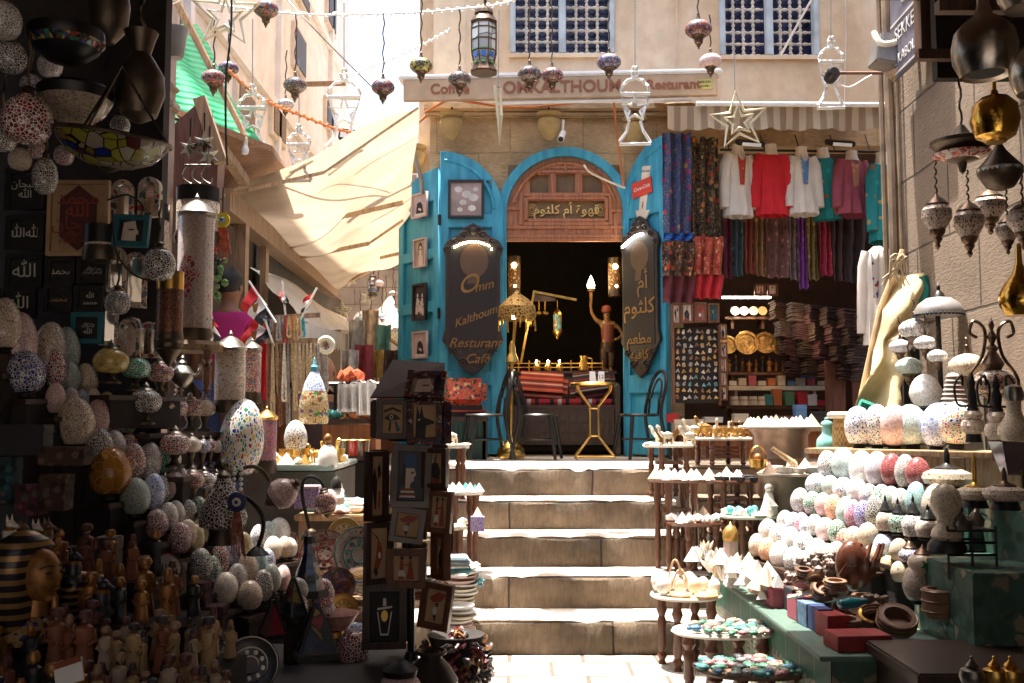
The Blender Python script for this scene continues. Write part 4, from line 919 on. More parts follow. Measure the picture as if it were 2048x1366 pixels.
for sx in(-1,1):b.box((sx*(c.x-a.x)/2,.01,(a.z-c.z)/2),(.02,.04,a.z-c.z+.04))
ob('frame',b,m_wood_md,o)
mg_m=[mat('magnet_'+n,q,.5,var=.3,ns=30)for n,q in(('tan',(.42,.28,.14)),('grey',(.30,.27,.24)),('cream',(.55,.48,.36)),('brown',(.24,.11,.05)),('ochre',(.45,.26,.07)),('teal',(.1,.25,.25)))]
mg_n=['tan','grey','cream','brown','ochre','teal']
proto={}
for r in range(11):
 for k in range(7):
  i=rnd.choice((0,1,2,3,4)if r not in(7,8)else(1,2,1,5));key=rnd.randrange(4)
  if key not in proto:
   b=MB();q=random.Random(key)
   if key==0:b.ball((0,0,0),.016,1,(1,.5,1.2));b.ball((.004,-.004,.018),.01,1)
   elif key==1:b.pyr((0,0,-.015),.034,.034);b.ball((.01,-.005,-.01),.01,1)
   elif key==2:b.box((0,0,0),(.03,.012,.04),bev=.004);b.ball((0,-.006,.012),.01,1)
   else:b.tube([(-.014,0,-.012),(0,0,.014),(.014,0,-.012)],[.008,.012,.007],6)
   proto[key]=b.mesh('fridge_magnet')
  p=P(1356+k*12.4+rnd.uniform(-2,2),664+r*13+rnd.uniform(-2,2),Yg-.012)
  one('fridge_magnet','small %s souvenir magnet on the dark magnet board'%mg_n[i],'magnet',proto[key],mg_m[i],'souvenir magnets on the board',loc=p,rot=(0,R(rnd.uniform(-20,20)),0))
G='small framed papyrus prints in the souvenir shop'
for(u,v,w,h,kd,lab)in((1352,628,16,40,'birds','narrow red framed print at the left end of the top row over the magnets'),(1374,626,24,40,'fan','brown framed print of a black dancer over the magnets'),(1401,625,24,40,'lotus','red patterned framed print over the magnet board'),(1427,626,22,38,'eye','dark green framed eye print over the magnet board'),(1446,664,14,30,'fan','topmost framed print in the column right of the magnets'),(1447,700,14,30,'birds','second framed print from the top right of the magnets'),(1447,731,15,28,'figures','third framed print from the top right of the magnets'),(1447,758,14,28,'harp','fourth framed print from the top right of the magnets'),(1447,786,15,28,'jackal','lowest framed print in the column right of the magnets'),(1520,580,22,24,'figures','dim framed print on the back wall above the shop lights'),(1545,580,20,24,'portrait','dim framed portrait on the back wall beside the shawls')):
 frame('framed_print',lab,'picture',u,v,w,h,8.9 if v>590 else 10.8,m_fr_md,mat('print_'+kd,{'eye':(.03,.12,.12),'lotus':(.3,.1,.08)}.get(kd,(.55,.45,.36)),.6),kd,.14,group=G)
YB=11.2
def shelf(label,u0,u1,v,Y,th=.03,dp=.3,m_=m_wood_md):
 a,c=P(u0,v,Y),P(u1,v,Y);b=MB();b.box(((a.x+c.x)/2,Y+dp/2-.05,a.z-th/2),(c.x-a.x,dp,th),bev=.004)
 o=fan('wall_shelf',label,'shelf',(0,0,0),'shelves in the souvenir shop');ob('board',b,m_,o)
 b=MB()
 for x in(a.x+.1,c.x-.1):b.box((x,Y+dp/2,a.z-th-.05),(.03,dp*.8,.1))
 ob('bracket',b,m_,o)
shelf('top lit shelf of little plates under the shop light strip',1448,1545,634,YB)
shelf('brown shelf of golden figurines below the brass trays',1448,1640,745,YB)
shelf('white fronted shelf of small boxes in the souvenir shop',1455,1648,772,YB-.1,.05,.3,m_cream)
shelf('brown shelf of cups and coloured boxes in the souvenir shop',1450,1660,812,YB-.2)
b=MB();b.box((0,0,0),(.55,.03,.02));o=fan('light_strip','bright white and warm strip light over the little plates','lamp',P(1492,595,YB-.1));ob('tube',b,m_ledw,o)
b=MB();b.box((0,.03,.01),(.6,.04,.03));ob('holder',b,m_black_met,o)
plight(P(1495,612,10.9),3,(1,.82,.55));plight(P(1590,660,10.3),2.5,(1,.6,.35),.2)
m_hang=mat('brass_plate',(.45,.28,.10),.3,.9,var=.5,ns=24,bump=.4,bs=60)
def tray(label,u,v,r,Y,m_,rot=R(80),group=None,name='brass_tray',cat='tray'):
 rr=S(r,Y);o=fan(name,label,cat,P(u,v,Y),group,rot=(rot,0,0))
 b=MB();b.lathe([(0,0),(rr*.72,0),(rr*.8,rr*.1),(rr,rr*.12),(rr,rr*.15),(rr*.78,rr*.14),(rr*.7,rr*.03),(0,rr*.03)],28);ob('dish',b,m_,o)
 b=MB();b.tube([(rr*.99*math.cos(R(a)),rr*.99*math.sin(R(a)),rr*.13)for a in range(0,360,15)],rr*.035,6,True)
 for q in(.25,.5):b.tube([(rr*q*math.cos(R(a)),rr*q*math.sin(R(a)),rr*.035)for a in range(0,360,20)],rr*.02,5,True)
 ob('engraved_rings',b,m_,o);return o
G='brass trays on the back wall of the shop'
for u,v,r,lab in((1456,690,18,'small brass tray partly hidden by framed prints'),(1493,686,24,'dark brass tray, second from the left in the shop'),(1530,686,22,'bright engraved brass tray in the middle of the shop'),(1562,690,22,'engraved brass tray overlapping the middle one'),(1602,686,24,'brass tray with plain rim, rightmost in the shop')):tray(lab,u,v,r,YB-.05,m_hang,group=G)
for i,u in enumerate((1470,1488,1507,1525)):
 tray(('white','silver','cream','gold')[i]+' small plate standing under the shop light strip',u,622,9,YB-.1,mat('plate_'+'abcd'[i],[(.7,.7,.72),(.6,.6,.6),(.7,.62,.45),(.6,.42,.18)][i],.3,.3),group='little plates under the shop light',name='small_plate',cat='plate')
def figurine(label,loc,h,m_body,m_head,kind=0,group=None,cat='figurine',rz=0,name='figurine',m3=None):
 """carved standing figurine h tall"""
 o=fan(name,label,cat,loc,group,rz=rz);b=MB()
 b.lathe([(.17*h,0),(.18*h,.03*h),(.15*h,.2*h),(.12*h,.45*h),(.145*h,.62*h),(.13*h,.7*h),(.05*h,.75*h)],10,sq=.75)
 if kind!=2:b.tube([(-.13*h,0,.66*h),(-.17*h,-.04*h,.5*h),(-.04*h,-.13*h,.45*h)],[.045*h,.045*h,.035*h],6);b.tube([(.13*h,0,.66*h),(.17*h,-.04*h,.5*h),(.04*h,-.13*h,.43*h)],[.045*h,.045*h,.035*h],6)
 ob('robe',b,m_body,o)
 b=MB();b.ball((0,-.01*h,.82*h),.085*h,1,(.9,1,1.15));b.ball((0,-.09*h,.81*h),.02*h,1)
 ob('head',b,m3 or m_skinfig,o)
 b=MB()
 if kind==0:b.lathe([(.1*h,.84*h),(.115*h,.89*h),(.09*h,.95*h),(.03*h,.97*h)],10)
 elif kind==1:b.lathe([(.07*h,.86*h),(.08*h,.9*h),(.05*h,1.0*h),(.0,1.02*h)],10);b.box((0,.06*h,.76*h),(.2*h,.06*h,.2*h),bev=.03*h)
 else:b.lathe([(.09*h,.78*h),(.1*h,.86*h),(.06*h,.94*h),(0,.95*h)],10)
 ob('headdress',b,m_head,o);return o
m_skinfig=mat('figurine_face',(.13,.06,.028),.45)
m_goldf=mat('gold_figurine',(.27,.12,.03),.45,.5,var=.35,ns=15);m_blackf=mat('black_figurine',(.02,.018,.02),.4);m_navy=mat('navy_paint',(.02,.03,.12),.4)
G='golden figurines on the shop shelf'
for i in range(13):
 u=1458+i*13.5
 figurine('%s figurine on the shop shelf, %s'%(('golden','black and gold','golden crowned','blue capped golden')[i%4],nth(i,13)),P(u,744,YB-.05+.06*(i%3)),.14+.05*((i*7)%4)/3,[m_goldf,m_blackf,m_goldf,m_goldf][i%4],[m_goldf,m_goldf,m_copper,m_navy][i%4],i%3,G,m3=m_goldf)
m_bx={n:mat('box_'+n,c,.7,var=.12)for n,c in(('red',(.40,.02,.025)),('pink',(.45,.10,.14)),('blue',(.12,.25,.42)),('white',(.62,.57,.5)),('teal',(.05,.25,.25)),('cream',(.55,.46,.34)),('green',(.08,.22,.12)),('orange',(.5,.16,.05)),('black',(.025,.022,.025)),('navy',(.03,.05,.16)),('brown',(.16,.08,.045)))}
def gbox(label,loc,d,mk,group=None,rz=0,lid=True):
 o=fan('box',label,'box',loc,group,rz=rz);t=min(d[2]*.3,.05)
 b=MB();b.box((0,0,(d[2]-t)/2),(d[0],d[1],d[2]-t),bev=.003);ob('body',b,m_bx[mk],o)
 if lid:b=MB();b.box((0,0,d[2]-t/2),(d[0]*1.03,d[1]*1.03,t),bev=.003);ob('lid',b,m_bx[mk],o)
 return o
G='small souvenir boxes on the shop shelves'
cn=['white','cream','pink','white','orange','cream','blue','white','pink','cream']
for i,ck in enumerate(cn):gbox('little %s box on the white fronted shelf, %s'%(ck,nth(i,10)),P(1464+i*19.5,771,YB-.05),(.085,.1,.05+.03*(i%3)),ck,G)
for i in range(4):
 o=fan('beige_cup','tapered beige cup on the lower shop shelf, '+nth(i,4),'cup',P(1468+i*19,811,YB-.25),'beige cups on the lower shop shelf')
 b=MB();b.lathe([(.035,0),(.055,.005),(.045,.1),(.04,.1),(.045,.02),(0,.02)],16);ob('cup_body',b,m_cream,o);b=MB();b.tube([(.05*math.cos(R(a)),.05*math.sin(R(a)),.06)for a in range(0,360,20)],.004,5,True);ob('band',b,m_wood_md,o)
for i,(u,ck,w,h)in enumerate(((1536,'teal',.08,.12),(1553,'orange',.09,.18),(1577,'green',.1,.15),(1602,'red',.1,.15),(1622,'white',.1,.12),(1645,'red',.16,.06))):gbox('%s packet on the lower shop shelf, %s'%(ck,nth(i,6)),P(u,811,YB-.25),(w,.12,h),ck,'coloured packets on the lower shop shelf')
b=MB();b.box((0,0,.05),(.22,.02,.1));o=fan('price_sign','small blue price sign lettered 5L on the white fronted shelf','sign',P(1620,756,YB-.2));ob('card',b,m_bx['navy'],o);ob('lettering',text_mesh('+5L',.07,.001),m_white,o,(0,-.012,.05))
pm=[mat('folded_'+n,tuple(q*.6 for q in c),.9,var=.3,ns=20)for n,c in(('brown',(.11,.06,.045)),('grey',(.16,.12,.11)),('plum',(.09,.04,.05)),('umber',(.08,.05,.035)),('rose',(.16,.07,.07)))]
k_=0
for row in range(4):
 for c in range(6):
  u=1560+c*34+row*10;v1=640+row*36+c*4;Y=10.9-c*.27
  if u>1745:continue
  b=MB();w,h=S(33,Y),S(36,Y);n=9
  for i in range(n):b.box((rnd.uniform(-.01,.01),rnd.uniform(-.02,.02),h*(i+.5)/n),(w*rnd.uniform(.9,1),.25,h/n*.8),rot=(0,R(rnd.uniform(-4,4)+6),0),bev=.004)
  one('textile_pile','pile of folded %s textiles, %s row in the shop, %s'%(('brown','grey','plum','umber','rose')[k_%5],('top','upper middle','lower middle','bottom')[row],nth(c,6)),'textiles',b,pm[k_%5],'piles of folded textiles',loc=P(u,v1,Y));k_+=1
o=fan('plank_door','two plain brown boards standing below the folded textiles','board',P(1695,828,10.2))
for i,x in enumerate((-.12,.16)):
 b=MB();b.box((x,.02*i,.27),(.2,.03,.56+.04*i));ob('board',b,wood('red_brown_board',(.17,.06,.03)),o)
o=fan('shop_counter','low wooden shop counter with cluttered top in front of the shelves','counter',P(1520,862,8.9))
b=MB();b.box((.1,.3,.02),(1.6,.6,.05),bev=.005);ob('top',b,m_wood_lt,o)
b=MB();b.box((.1,.32,-.17),(1.55,.5,.34));ob('front',b,m_wood_br,o)
for i,(u,lab,ck,d)in enumerate(((1375,'cardboard carton under the magnet board','cream',(.25,.2,.14)),(1425,'pale flat box left on the shop counter','white',(.16,.14,.05)),(1480,'cream telephone like box on the shop counter','cream',(.13,.12,.08)),(1600,'blue bag like box on the shop counter','blue',(.1,.1,.16)),(1345,'red box on the carton corner by the leaf','red',(.1,.1,.08)),(1560,'grey box at the middle of the shop counter','brown',(.2,.15,.06)),(1640,'dark box at the right of the shop counter','black',(.2,.2,.1)))):gbox(lab,P(u,845 if u!=1375 else 870,9.0 if u>1400 else 8.9),d,ck,'boxes on the shop counter')
WH=(.72,.68,.62);BK=(.025,.02,.02)
GL={}
def gl(key,name,grout,cells,sc=20,w=.1,**k):
 if key in('gy','pk','tn','gg','lb','tl','ye','cr','dk','rd'):grout=tuple(min(.82,q*1.22)for q in grout);cells=[tuple(min(.75,q*1.45)for q in c)for c in cells]
 GL[key]=(crackle('glass_'+name,grout,cells,sc*.62,w,**k),name.replace('_',' '))
gl('dk','dark_net',WH,[(.03,.02,.02),(.06,.03,.035),(.04,.03,.03)],22,.09)
gl('gy','grey_net',WH,[(.2,.17,.17),(.28,.24,.23),(.16,.13,.14)],24,.09)
gl('rd','crimson_net',WH,[(.16,.012,.02),(.22,.02,.03),(.09,.01,.015)],20,.09)
gl('gn','green_net',WH,[(.02,.16,.09),(.04,.25,.14),(.02,.1,.07)],18,.09)
gl('bl','blue_net',WH,[(.02,.03,.16),(.03,.05,.25),(.05,.07,.2)],20,.09)
gl('lb','pale_blue_net',WH,[(.2,.27,.5),(.28,.34,.58),(.16,.2,.42)],18,.08)
gl('pk','pinkish_net',(.62,.52,.48),[(.30,.17,.17),(.36,.22,.2),(.24,.13,.14)],34,.1)
gl('tn','tan_net',(.62,.54,.44),[(.24,.17,.12),(.30,.22,.15)],26,.1)
gl('gg','grey_green_net',(.52,.54,.5),[(.14,.2,.17),(.18,.24,.2)],34,.1)
gl('tl','teal_net',(.5,.55,.54),[(.06,.2,.22),(.09,.26,.27)],30,.1)
gl('aq','pale_aqua_net',(.66,.7,.68),[(.35,.48,.45),(.42,.55,.5),(.3,.42,.42)],34,.08)
gl('ye','yellowish_net',(.55,.48,.32),[(.26,.2,.08),(.32,.25,.11)],24,.1)
gl('or','orange',(.62,.36,.10),[(.42,.17,.02),(.48,.20,.03)],7,.03)
gl('cr','plain_cream',(.55,.48,.4),[(.5,.43,.36),(.55,.47,.4)],40,.04)
gl('wn','white_net',(.74,.71,.68),[(.12,.10,.11),(.34,.31,.31),(.06,.06,.08),(.5,.47,.45)],30,.12)
gl('mm','multicoloured_mosaic',(.70,.67,.62),[(.02,.05,.3),(.45,.05,.03),(.03,.25,.12),(.55,.4,.05),(.6,.56,.5),(.05,.3,.35)],26,.16)
gl('wb','blue_chipped_white',(.75,.73,.70),[(.03,.05,.35),(.45,.45,.5),(.06,.1,.42),(.6,.58,.56),(.02,.03,.2)],26,.15)
gl('wk','dark_chipped_white',(.75,.73,.70),[(.03,.03,.05),(.45,.43,.42),(.06,.12,.18),(.58,.56,.53),(.02,.02,.03)],28,.15)
gl('wo','orange_chipped_white',(.74,.7,.64),[(.5,.2,.03),(.6,.55,.5),(.55,.3,.06)],24,.13)
gl('og','bright_orange_chips',(.7,.6,.5),[(.6,.16,.02),(.65,.24,.03)],22,.12)
gl('pi','hot_pink_chips',(.7,.6,.6),[(.5,.03,.16),(.58,.08,.22)],22,.12)
gl('nv','deep_blue_chips',(.66,.62,.66),[(.03,.02,.28),(.05,.04,.36)],20,.1)
gl('ww','frosted_white',(.75,.73,.70),[(.7,.68,.65),(.64,.62,.6)],40,.05)
gl('ps','pale_pink',(.74,.66,.64),[(.6,.36,.36),(.66,.46,.44)],36,.06)
gl('li','lilac_net',(.7,.66,.68),[(.4,.34,.42),(.46,.4,.46)],34,.09)
gl('re','ruby_red',(.4,.22,.2),[(.28,.02,.03),(.22,.015,.025)],30,.07)
gl('br','brown_dotted',(.66,.56,.46),[(.12,.05,.03),(.5,.4,.32),(.2,.09,.05)],44,.2)
gl('be','beige_dotted',(.55,.46,.34),[(.14,.08,.05),(.5,.42,.3),(.48,.4,.3)],38,.2)
gl('am','amber_glass',(.6,.48,.2),[(.48,.34,.10),(.52,.38,.13)],12,.03)
gl('eg','emerald_net',(.66,.7,.66),[(.01,.22,.12),(.02,.3,.16)],16,.08)
gl('mr','red_mosaic',(.5,.42,.36),[(.35,.02,.03),(.05,.02,.03),(.4,.05,.02),(.04,.04,.16),(.5,.3,.1)],20,.1)
gl('mb','blue_mosaic',(.55,.5,.48),[(.05,.05,.25),(.02,.02,.05),(.5,.5,.5),(.1,.14,.4),(.2,.02,.05)],20,.1)
gl('my','yellow_and_black_mosaic',(.3,.25,.12),[(.5,.42,.05),(.02,.02,.02),(.04,.06,.04),(.5,.38,.08)],14,.08)
gl('mg','green_and_pink_mosaic',(.6,.55,.5),[(.05,.25,.2),(.4,.1,.2),(.3,.4,.35),(.5,.45,.4)],20,.1)
gl('hr','red_backlit_mosaic',(.16,.12,.1),[(.30,.015,.02),(.03,.015,.02),(.34,.04,.02),(.03,.03,.12),(.3,.24,.2)],22,.1)  # hung lamp copies darkened: backlit shade is put into grout and chips
gl('hb','blue_backlit_mosaic',(.16,.14,.14),[(.02,.02,.2),(.01,.01,.03),(.3,.3,.3),(.05,.08,.3),(.2,.02,.04)],22,.1)
gl('hd','dark_backlit_mosaic',(.2,.17,.16),[(.02,.012,.015),(.03,.02,.02),(.2,.03,.03),(.3,.27,.25),(.02,.02,.02)],22,.1)
m_mosmet=m_copper
def mosaic_lamp(label,u,v,w,Y,key,top=None,cat='lamp',group='mosaic globe lamps strung over the alley',chain=True,sq=.8):
 """globe lamp hung from a chain; (u,v) centre of the globe, w its width in photo pixels"""
 r=S(w,Y)/2;c=P(u,v,Y);o=fan('mosaic_lamp',label,cat,c,group,rz=rnd.uniform(0,3))
 b=MB();b.lathe([(.5*q,.5*sq*t)for q,t in((.42,-.62),(.72,-.5),(.95,-.2),(1,.08),(.93,.38),(.7,.68),(.4,.85),(.16,.95))],24);ob('globe',b,GL[key][0],o,scale=(2*r,)*3)
 b=MB();b.lathe([(r*.2,r*.92*sq),(r*.17,r*1.05*sq),(r*.1,r*1.1),(r*.12,r*1.2),(r*.04,r*1.3),(0,r*1.32)],14);ob('cap',b,m_mosmet,o)
 b=MB();b.lathe([(r*.5,-r*.58*sq),(r*.52,-r*.64*sq),(r*.34,-r*.86*sq),(r*.3,-r*1.0),(r*.14,-r*1.12),(r*.17,-r*1.2),(r*.06,-r*1.32),(r*.08,-r*1.38),(0,-r*1.48)],14);ob('finial',b,m_mosmet,o)
 if chain:
  t=top if top is not None else c.z+1.2;z=r*1.3;n=max(4,int((t-c.z-z)/.035));b=MB()
  b.tube([(.006*math.sin(i*1.57),.006*math.cos(i*1.57),z+(t-c.z-z)*i/n)for i in range(n+1)],.0055,5);ob('chain',b,m_bronze,o)
 return o
def wz(u,v,Y):return P(u,v,Y).z
LAMPS=[(532,20,52,7.0,'hr','round red and blue mosaic lamp at the top beside the neon star',-60),(457,138,42,6.8,'hb','blue topped mosaic lamp half behind the red one over the tarpaulin',40),(427,158,50,6.4,'hr','red mosaic lamp in front of the wooden pole and green tarpaulin',40),(590,172,48,7.0,'hd','dark and red mosaic lamp against the pinkish house',28),(571,210,34,8.2,'mg','small green and pink mosaic lamp low against the pinkish house',100),(766,176,48,7.0,'hr','dark red mosaic lamp against the sky left of the signboard',28),(842,133,48,7.0,'my','yellow and black mosaic lamp at the left end of the signboard',-20),(919,160,48,7.0,'hd','black and white mosaic lamp in front of the word Coffee',20),(1059,150,50,7.0,'hd','dark mosaic lamp left of its blue twin before the signboard',-40),(1104,152,46,7.1,'hr','blue and red mosaic lamp before the middle of the signboard',-40),(1218,126,50,7.0,'hb','starry blue mosaic lamp under the lattice window',-40),(1397,60,56,6.6,'hr','big red and teal mosaic lamp between the lattice windows',-60),(1421,124,46,7.4,'ps','pale pink and yellow mosaic lamp at the right end of the signboard',30)]
for u,v,w,Y,key,lab,tv in LAMPS:mosaic_lamp(lab,u,v,w,Y,key,wz(u,tv,Y))
def wire(label,pts,r=.012,m_=None,grp='wires strung over the alley',twist=True):
 b=MB();b.tube(smooth_path(pts,10),r,6)
 if twist:
  q=smooth_path(pts,40);b.tube([p+Vector((0,.018*math.sin(i*.9),.018*math.cos(i*.9)))for i,p in enumerate(q)],r*.6,4)
 return one('wire',label,'wire',b,m_ or m_white,grp)
wire('twisted white wire carrying the mosaic lamps across the alley, upper one',[P(440,10,7),P(600,28,7),P(780,27,7.02),P(900,20,7),P(1010,6,7),P(1060,-20,7)],.007)
wire('white wire sloping up from the alley to the lamps beside the sky',[P(690,155,8),P(760,128,8),P(840,92,8),P(900,60,8)],.006)
wire('orange and white cable swagged across the alley before the tan awning',[P(455,140,6.6),P(520,195,7.2),P(600,230,7.8),P(690,262,8.4),P(760,265,9)],.011,m_orange_c)
wire('black cable dropping past the wooden pole at the upper left',[P(463,-20,5.2),P(462,60,5.2),P(452,160,5.2),P(452,280,5.2),P(455,330,5.3)],.006,m_black,twist=False)
wire('thin grey wire sloping down across the pinkish house',[P(575,0,8),P(650,80,8),P(760,190,9)],.006,m_steel,twist=False)
wire('thick white wire crossing the right lattice window',[P(1640,-30,8.2),P(1600,40,8.4),P(1562,110,8.6)],.011,m_white,twist=False)
def lantern(label,u,v0,v1,w,Y,top,big=True):
 a=P(u,v0,Y);z0=P(u,v1,Y).z;h=a.z-z0;r=S(w,Y)/2;o=fan('hanging_lantern',label,'lantern',(a.x,Y,z0),'metal lanterns hung over the alley')
 b=MB();b.lathe([(r*.75,h*.17),(r*.9,h*.3),(r*.92,h*.62),(r*.8,h*.72)],8);ob('glass',b,crackle('lantern_glass',(.12,.1,.08),[(.62,.62,.56),(.55,.55,.5)],5,.02),o)
 b=MB()
 b.lathe([(r*.95,0),(r,.01),(r*.82,h*.08),(r*.8,h*.1),(r*.75,h*.17),(0,h*.17)],8)
 b.lathe([(r*.95,h*.7),(r*1.0,h*.73),(r*.62,h*.84),(r*.72,h*.85),(r*.66,h*.9),(r*.3,h*.95),(r*.1,h*1.0),(0,h*1.02)],8)
 for i in range(8):
  t=2*math.pi*(i+.5)/8
  b.tube([(r*.77*math.cos(t),r*.77*math.sin(t),h*.16),(r*.93*math.cos(t),r*.93*math.sin(t),h*.3),(r*.95*math.cos(t),r*.95*math.sin(t),h*.62),(r*.9*math.cos(t),r*.9*math.sin(t),h*.73)],r*.05,5)
 for zz,q in((.3,.93),(.62,.95),(.46,.94)):b.tube([(r*q*math.cos(R(22.5+45*i)),r*q*math.sin(R(22.5+45*i)),h*zz)for i in range(8)],r*.05,5,True)
 ob('metal_cage',b,m_copper,o)
 b=MB();ms=[]
 for i in range(8):
  t=2*math.pi*i/8;q=.80*r
  mx=Matrix.Rotation(t,4,'Z')@Matrix.Translation((q,0,h*.24))@Matrix.Rotation(math.pi/2,4,'Z')
  mb=b.box(mx@Vector((0,0,0)),(r*.36,r*.04,h*.07),rot=(0,0,t+math.pi/2))
 ob('blue_panes',b,mat('blue_glass',(.03,.15,.5),.2),o)
 b=MB()
 for i in range(8):
  t=2*math.pi*i/8;b.box((.83*r*math.cos(t),.83*r*math.sin(t),h*.31),(r*.4,r*.05,h*.03),rot=(0,0,t+math.pi/2));b.box((.84*r*math.cos(t),.84*r*math.sin(t),h*.13),(r*.3,r*.05,h*.03),rot=(0,0,t+math.pi/2))
 ob('coloured_panes',b,mat('green_glass',(.12,.35,.08),.2),o)
 b=MB();n=12;b.tube([(.01*math.sin(i*1.6),.01*math.cos(i*1.6),h+(top-a.z)*i/n)for i in range(n+1)],.01,5);ob('chain',b,m_bronze,o)
lantern('big eight sided brass lantern with coloured panes above the signboard',968,8,147,58,6.6,wz(968,-60,6.6))
lantern('small green glass lantern far down the alley under the tan awning',746,548,592,22,13.0,wz(746,490,13))
m_rope=mat('white_rope_light',(.72,.70,.66),.5,var=.05);m_rope_y=mat('yellow_rope_light',(.62,.56,.38),.5)
def rope(label,loops,Y,group,m_=None,r=.012,hang=None):
 o=fan('rope_light_ornament',label,'ornament',P(loops[0][0][0],loops[0][0][1],Y),group);q=o.location
 for L,closed in[(l if not isinstance(l[-1],bool)else l[:-1],(l[-1]if isinstance(l[-1],bool)else True))for l in loops]:
  pts=[P(u,v,Y)-q+Vector((0,.012*((i%2)*2-1),0))for i,(u,v)in enumerate(L)]
  b=MB();b.tube(pts,r,6,closed);ob('rope_outline',b,m_ or m_rope,o)
 if hang:b=MB();b.tube([P(*hang[0],Y)-q,P(*hang[1],Y)-q],.004,5);ob('hanging_wire',b,m_steel,o)
def star(cx,cy,r,rot=0,inner=.42,sx=1,n=5):return[(cx+sx*(r if i%2==0 else r*inner)*math.sin(math.pi*i/n+rot),cy-(r if i%2==0 else r*inner)*math.cos(math.pi*i/n+rot))for i in range(2*n)]
ST='star shaped rope lights over the alley';FN='lantern shaped rope lights over the alley'
rope('double outlined star rope light in front of the striped awning',[star(1477,242,58,-.12),star(1478,242,30,-.12)],7.0,ST,m_rope_y,hang=((1470,186),(1468,60)))
rope('big yellowish star rope light at the upper left over the tarpaulin',[star(452,28,70,.05),star(450,34,36,.05)],6.2,ST,m_rope_y)
rope('thin edge on star rope light seen sideways below Coffee',[[(990,172),(1000,175),(1003,232),(999,288),(996,232)]],7.0,ST,m_rope_y,hang=((996,172),(998,20)))
def fanoos(label,cx,v0,v1,Y,w,hang=True,m_=None,st=True):
 h=v1-v0;f=lambda x,t:(cx+x*w/2,v0+t*h)
 L1=[f(-.75,.36)]+[f(-.75*math.cos(R(a)),.36-.2*math.sin(R(a)))for a in range(15,180,15)]+[f(.75,.36)]
 L2=[f(-.7,.38),f(-.5,.55),f(-.3,.72),f(-.42,.84),f(-.8,.97),f(-.8,1),f(.8,1),f(.8,.97),f(.42,.84),f(.3,.72),f(.5,.55),f(.7,.38)]
 L3=[f(.14*math.cos(R(a)),.08+.07*math.sin(R(a)))for a in range(0,360,30)]
 rope(label,[L1,L2,L3]+([star(cx,v0+h*.55,w*.34)]if st else[]),Y,FN,m_ or m_rope,.012,((cx,v0),(cx,v0-130))if hang else None)
fanoos('white lantern shaped rope light before the right end of the signboard',1270,132,288,7.0,78)
fanoos('white lantern shaped rope light in front of the alley sky gap',688,136,298,7.6,90)
fanoos('white lantern shaped rope light over the tan awning rafter',598,248,362,7.2,62)
fanoos('faint white lantern rope light over the green tarpaulin edge',505,168,300,7.0,74)
fanoos('white lantern rope light near the security camera arm at the right',1662,72,216,7.2,66)
for i,(u,v,r_,Y)in enumerate(((684,622,20,12),(735,596,14,13),(790,660,26,12),(700,560,14,14))):rope('small far star rope light under the tan awning, '+('leftmost by the white awning','beside the green lantern','rightmost by the narrow blue leaf','upper, against the sunlit wall')[i],[star(u,v,r_,.3*i),star(u,v,r_*.55,.3*i)],Y,'far star rope lights down the alley',m_rope_y,.012)
for i,(u,v,w,Y,key)in enumerate(((757,568,22,13,'ps'),(772,612,20,13.5,'or'),(742,628,24,12.5,'am'),(786,588,18,14,'mg'),(720,640,20,13,'gn'),(764,634,18,12,'lb'),(790,622,16,13,'wn'))):mosaic_lamp('tiny far globe lamp under the tan awning, %s glass, %s'%(GL[key][1],nth(i,7)),u,v,w,Y,key,wz(u,v-60,Y),group='far lamps down the alley')
o=fan('bare_bulb','bare white bulb in a holder hanging at the foot of the wooden pole','bulb',P(490,300,6.3))
b=MB();b.lathe([(0,-.035),(.02,-.025),(.026,0),(.014,.035)],12);ob('glass',b,m_white,o)
b=MB();b.lathe([(.016,.03),(.018,.08),(0,.09)],10);b.tube([(0,0,.08),(-.01,0,.2)],.005,5);ob('holder',b,m_cream,o)
EGG=MB().lathe([(.0,.0),(.22,.005),(.34,.07),(.44,.2),(.495,.36),(.5,.45),(.47,.6),(.4,.75),(.3,.88),(.18,.96),(.08,.993),(0,1)],28).mesh('egg_globe')
EGGB=MB().lathe([(.0,-.14),(.2,-.14),(.22,-.12),(.2,0),(.26,.03),(.3,.06),(0,.06)],18).mesh('egg_base')
SPH=MB().lathe([(.0,.0),(.2,.01),(.36,.08),(.46,.24),(.5,.45),(.48,.62),(.4,.8),(.26,.93),(.1,.99),(0,1)],28).mesh('round_globe')
EGGS=[]
def egg(u,vt,vb,w,Y,key,label,group,mesh=None):
 tilt=rnd.uniform(-6,6);w*=rnd.uniform(.95,1.06)
 """glass egg lamp; top/bottom rows vt, vb and width w in photo pixels"""
 a=P(u,vb,Y);h=P(u,vt,Y).z-a.z;W_=S(w,Y)
 h=min(h,W_*1.75)
 o=fan('egg_lamp',label,'lamp',(a.x,Y,a.z),group,rot=(0,R(tilt),R(rnd.uniform(0,360))))
 ob('glass_egg',mesh or EGG,GL[key][0],o,scale=(W_,W_,h));ob('base',EGGB,m_black_met,o,scale=(W_,W_,W_*.8))
 EGGS.append((a.x,Y,a.z,W_));return o
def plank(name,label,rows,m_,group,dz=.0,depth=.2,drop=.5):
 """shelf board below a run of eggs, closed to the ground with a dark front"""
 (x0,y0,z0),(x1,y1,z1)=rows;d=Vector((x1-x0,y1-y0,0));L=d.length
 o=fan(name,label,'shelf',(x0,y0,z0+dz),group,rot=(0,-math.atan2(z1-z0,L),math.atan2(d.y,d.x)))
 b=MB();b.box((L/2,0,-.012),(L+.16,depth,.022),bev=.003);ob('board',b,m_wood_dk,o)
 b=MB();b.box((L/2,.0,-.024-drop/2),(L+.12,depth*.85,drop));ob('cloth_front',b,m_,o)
 return o
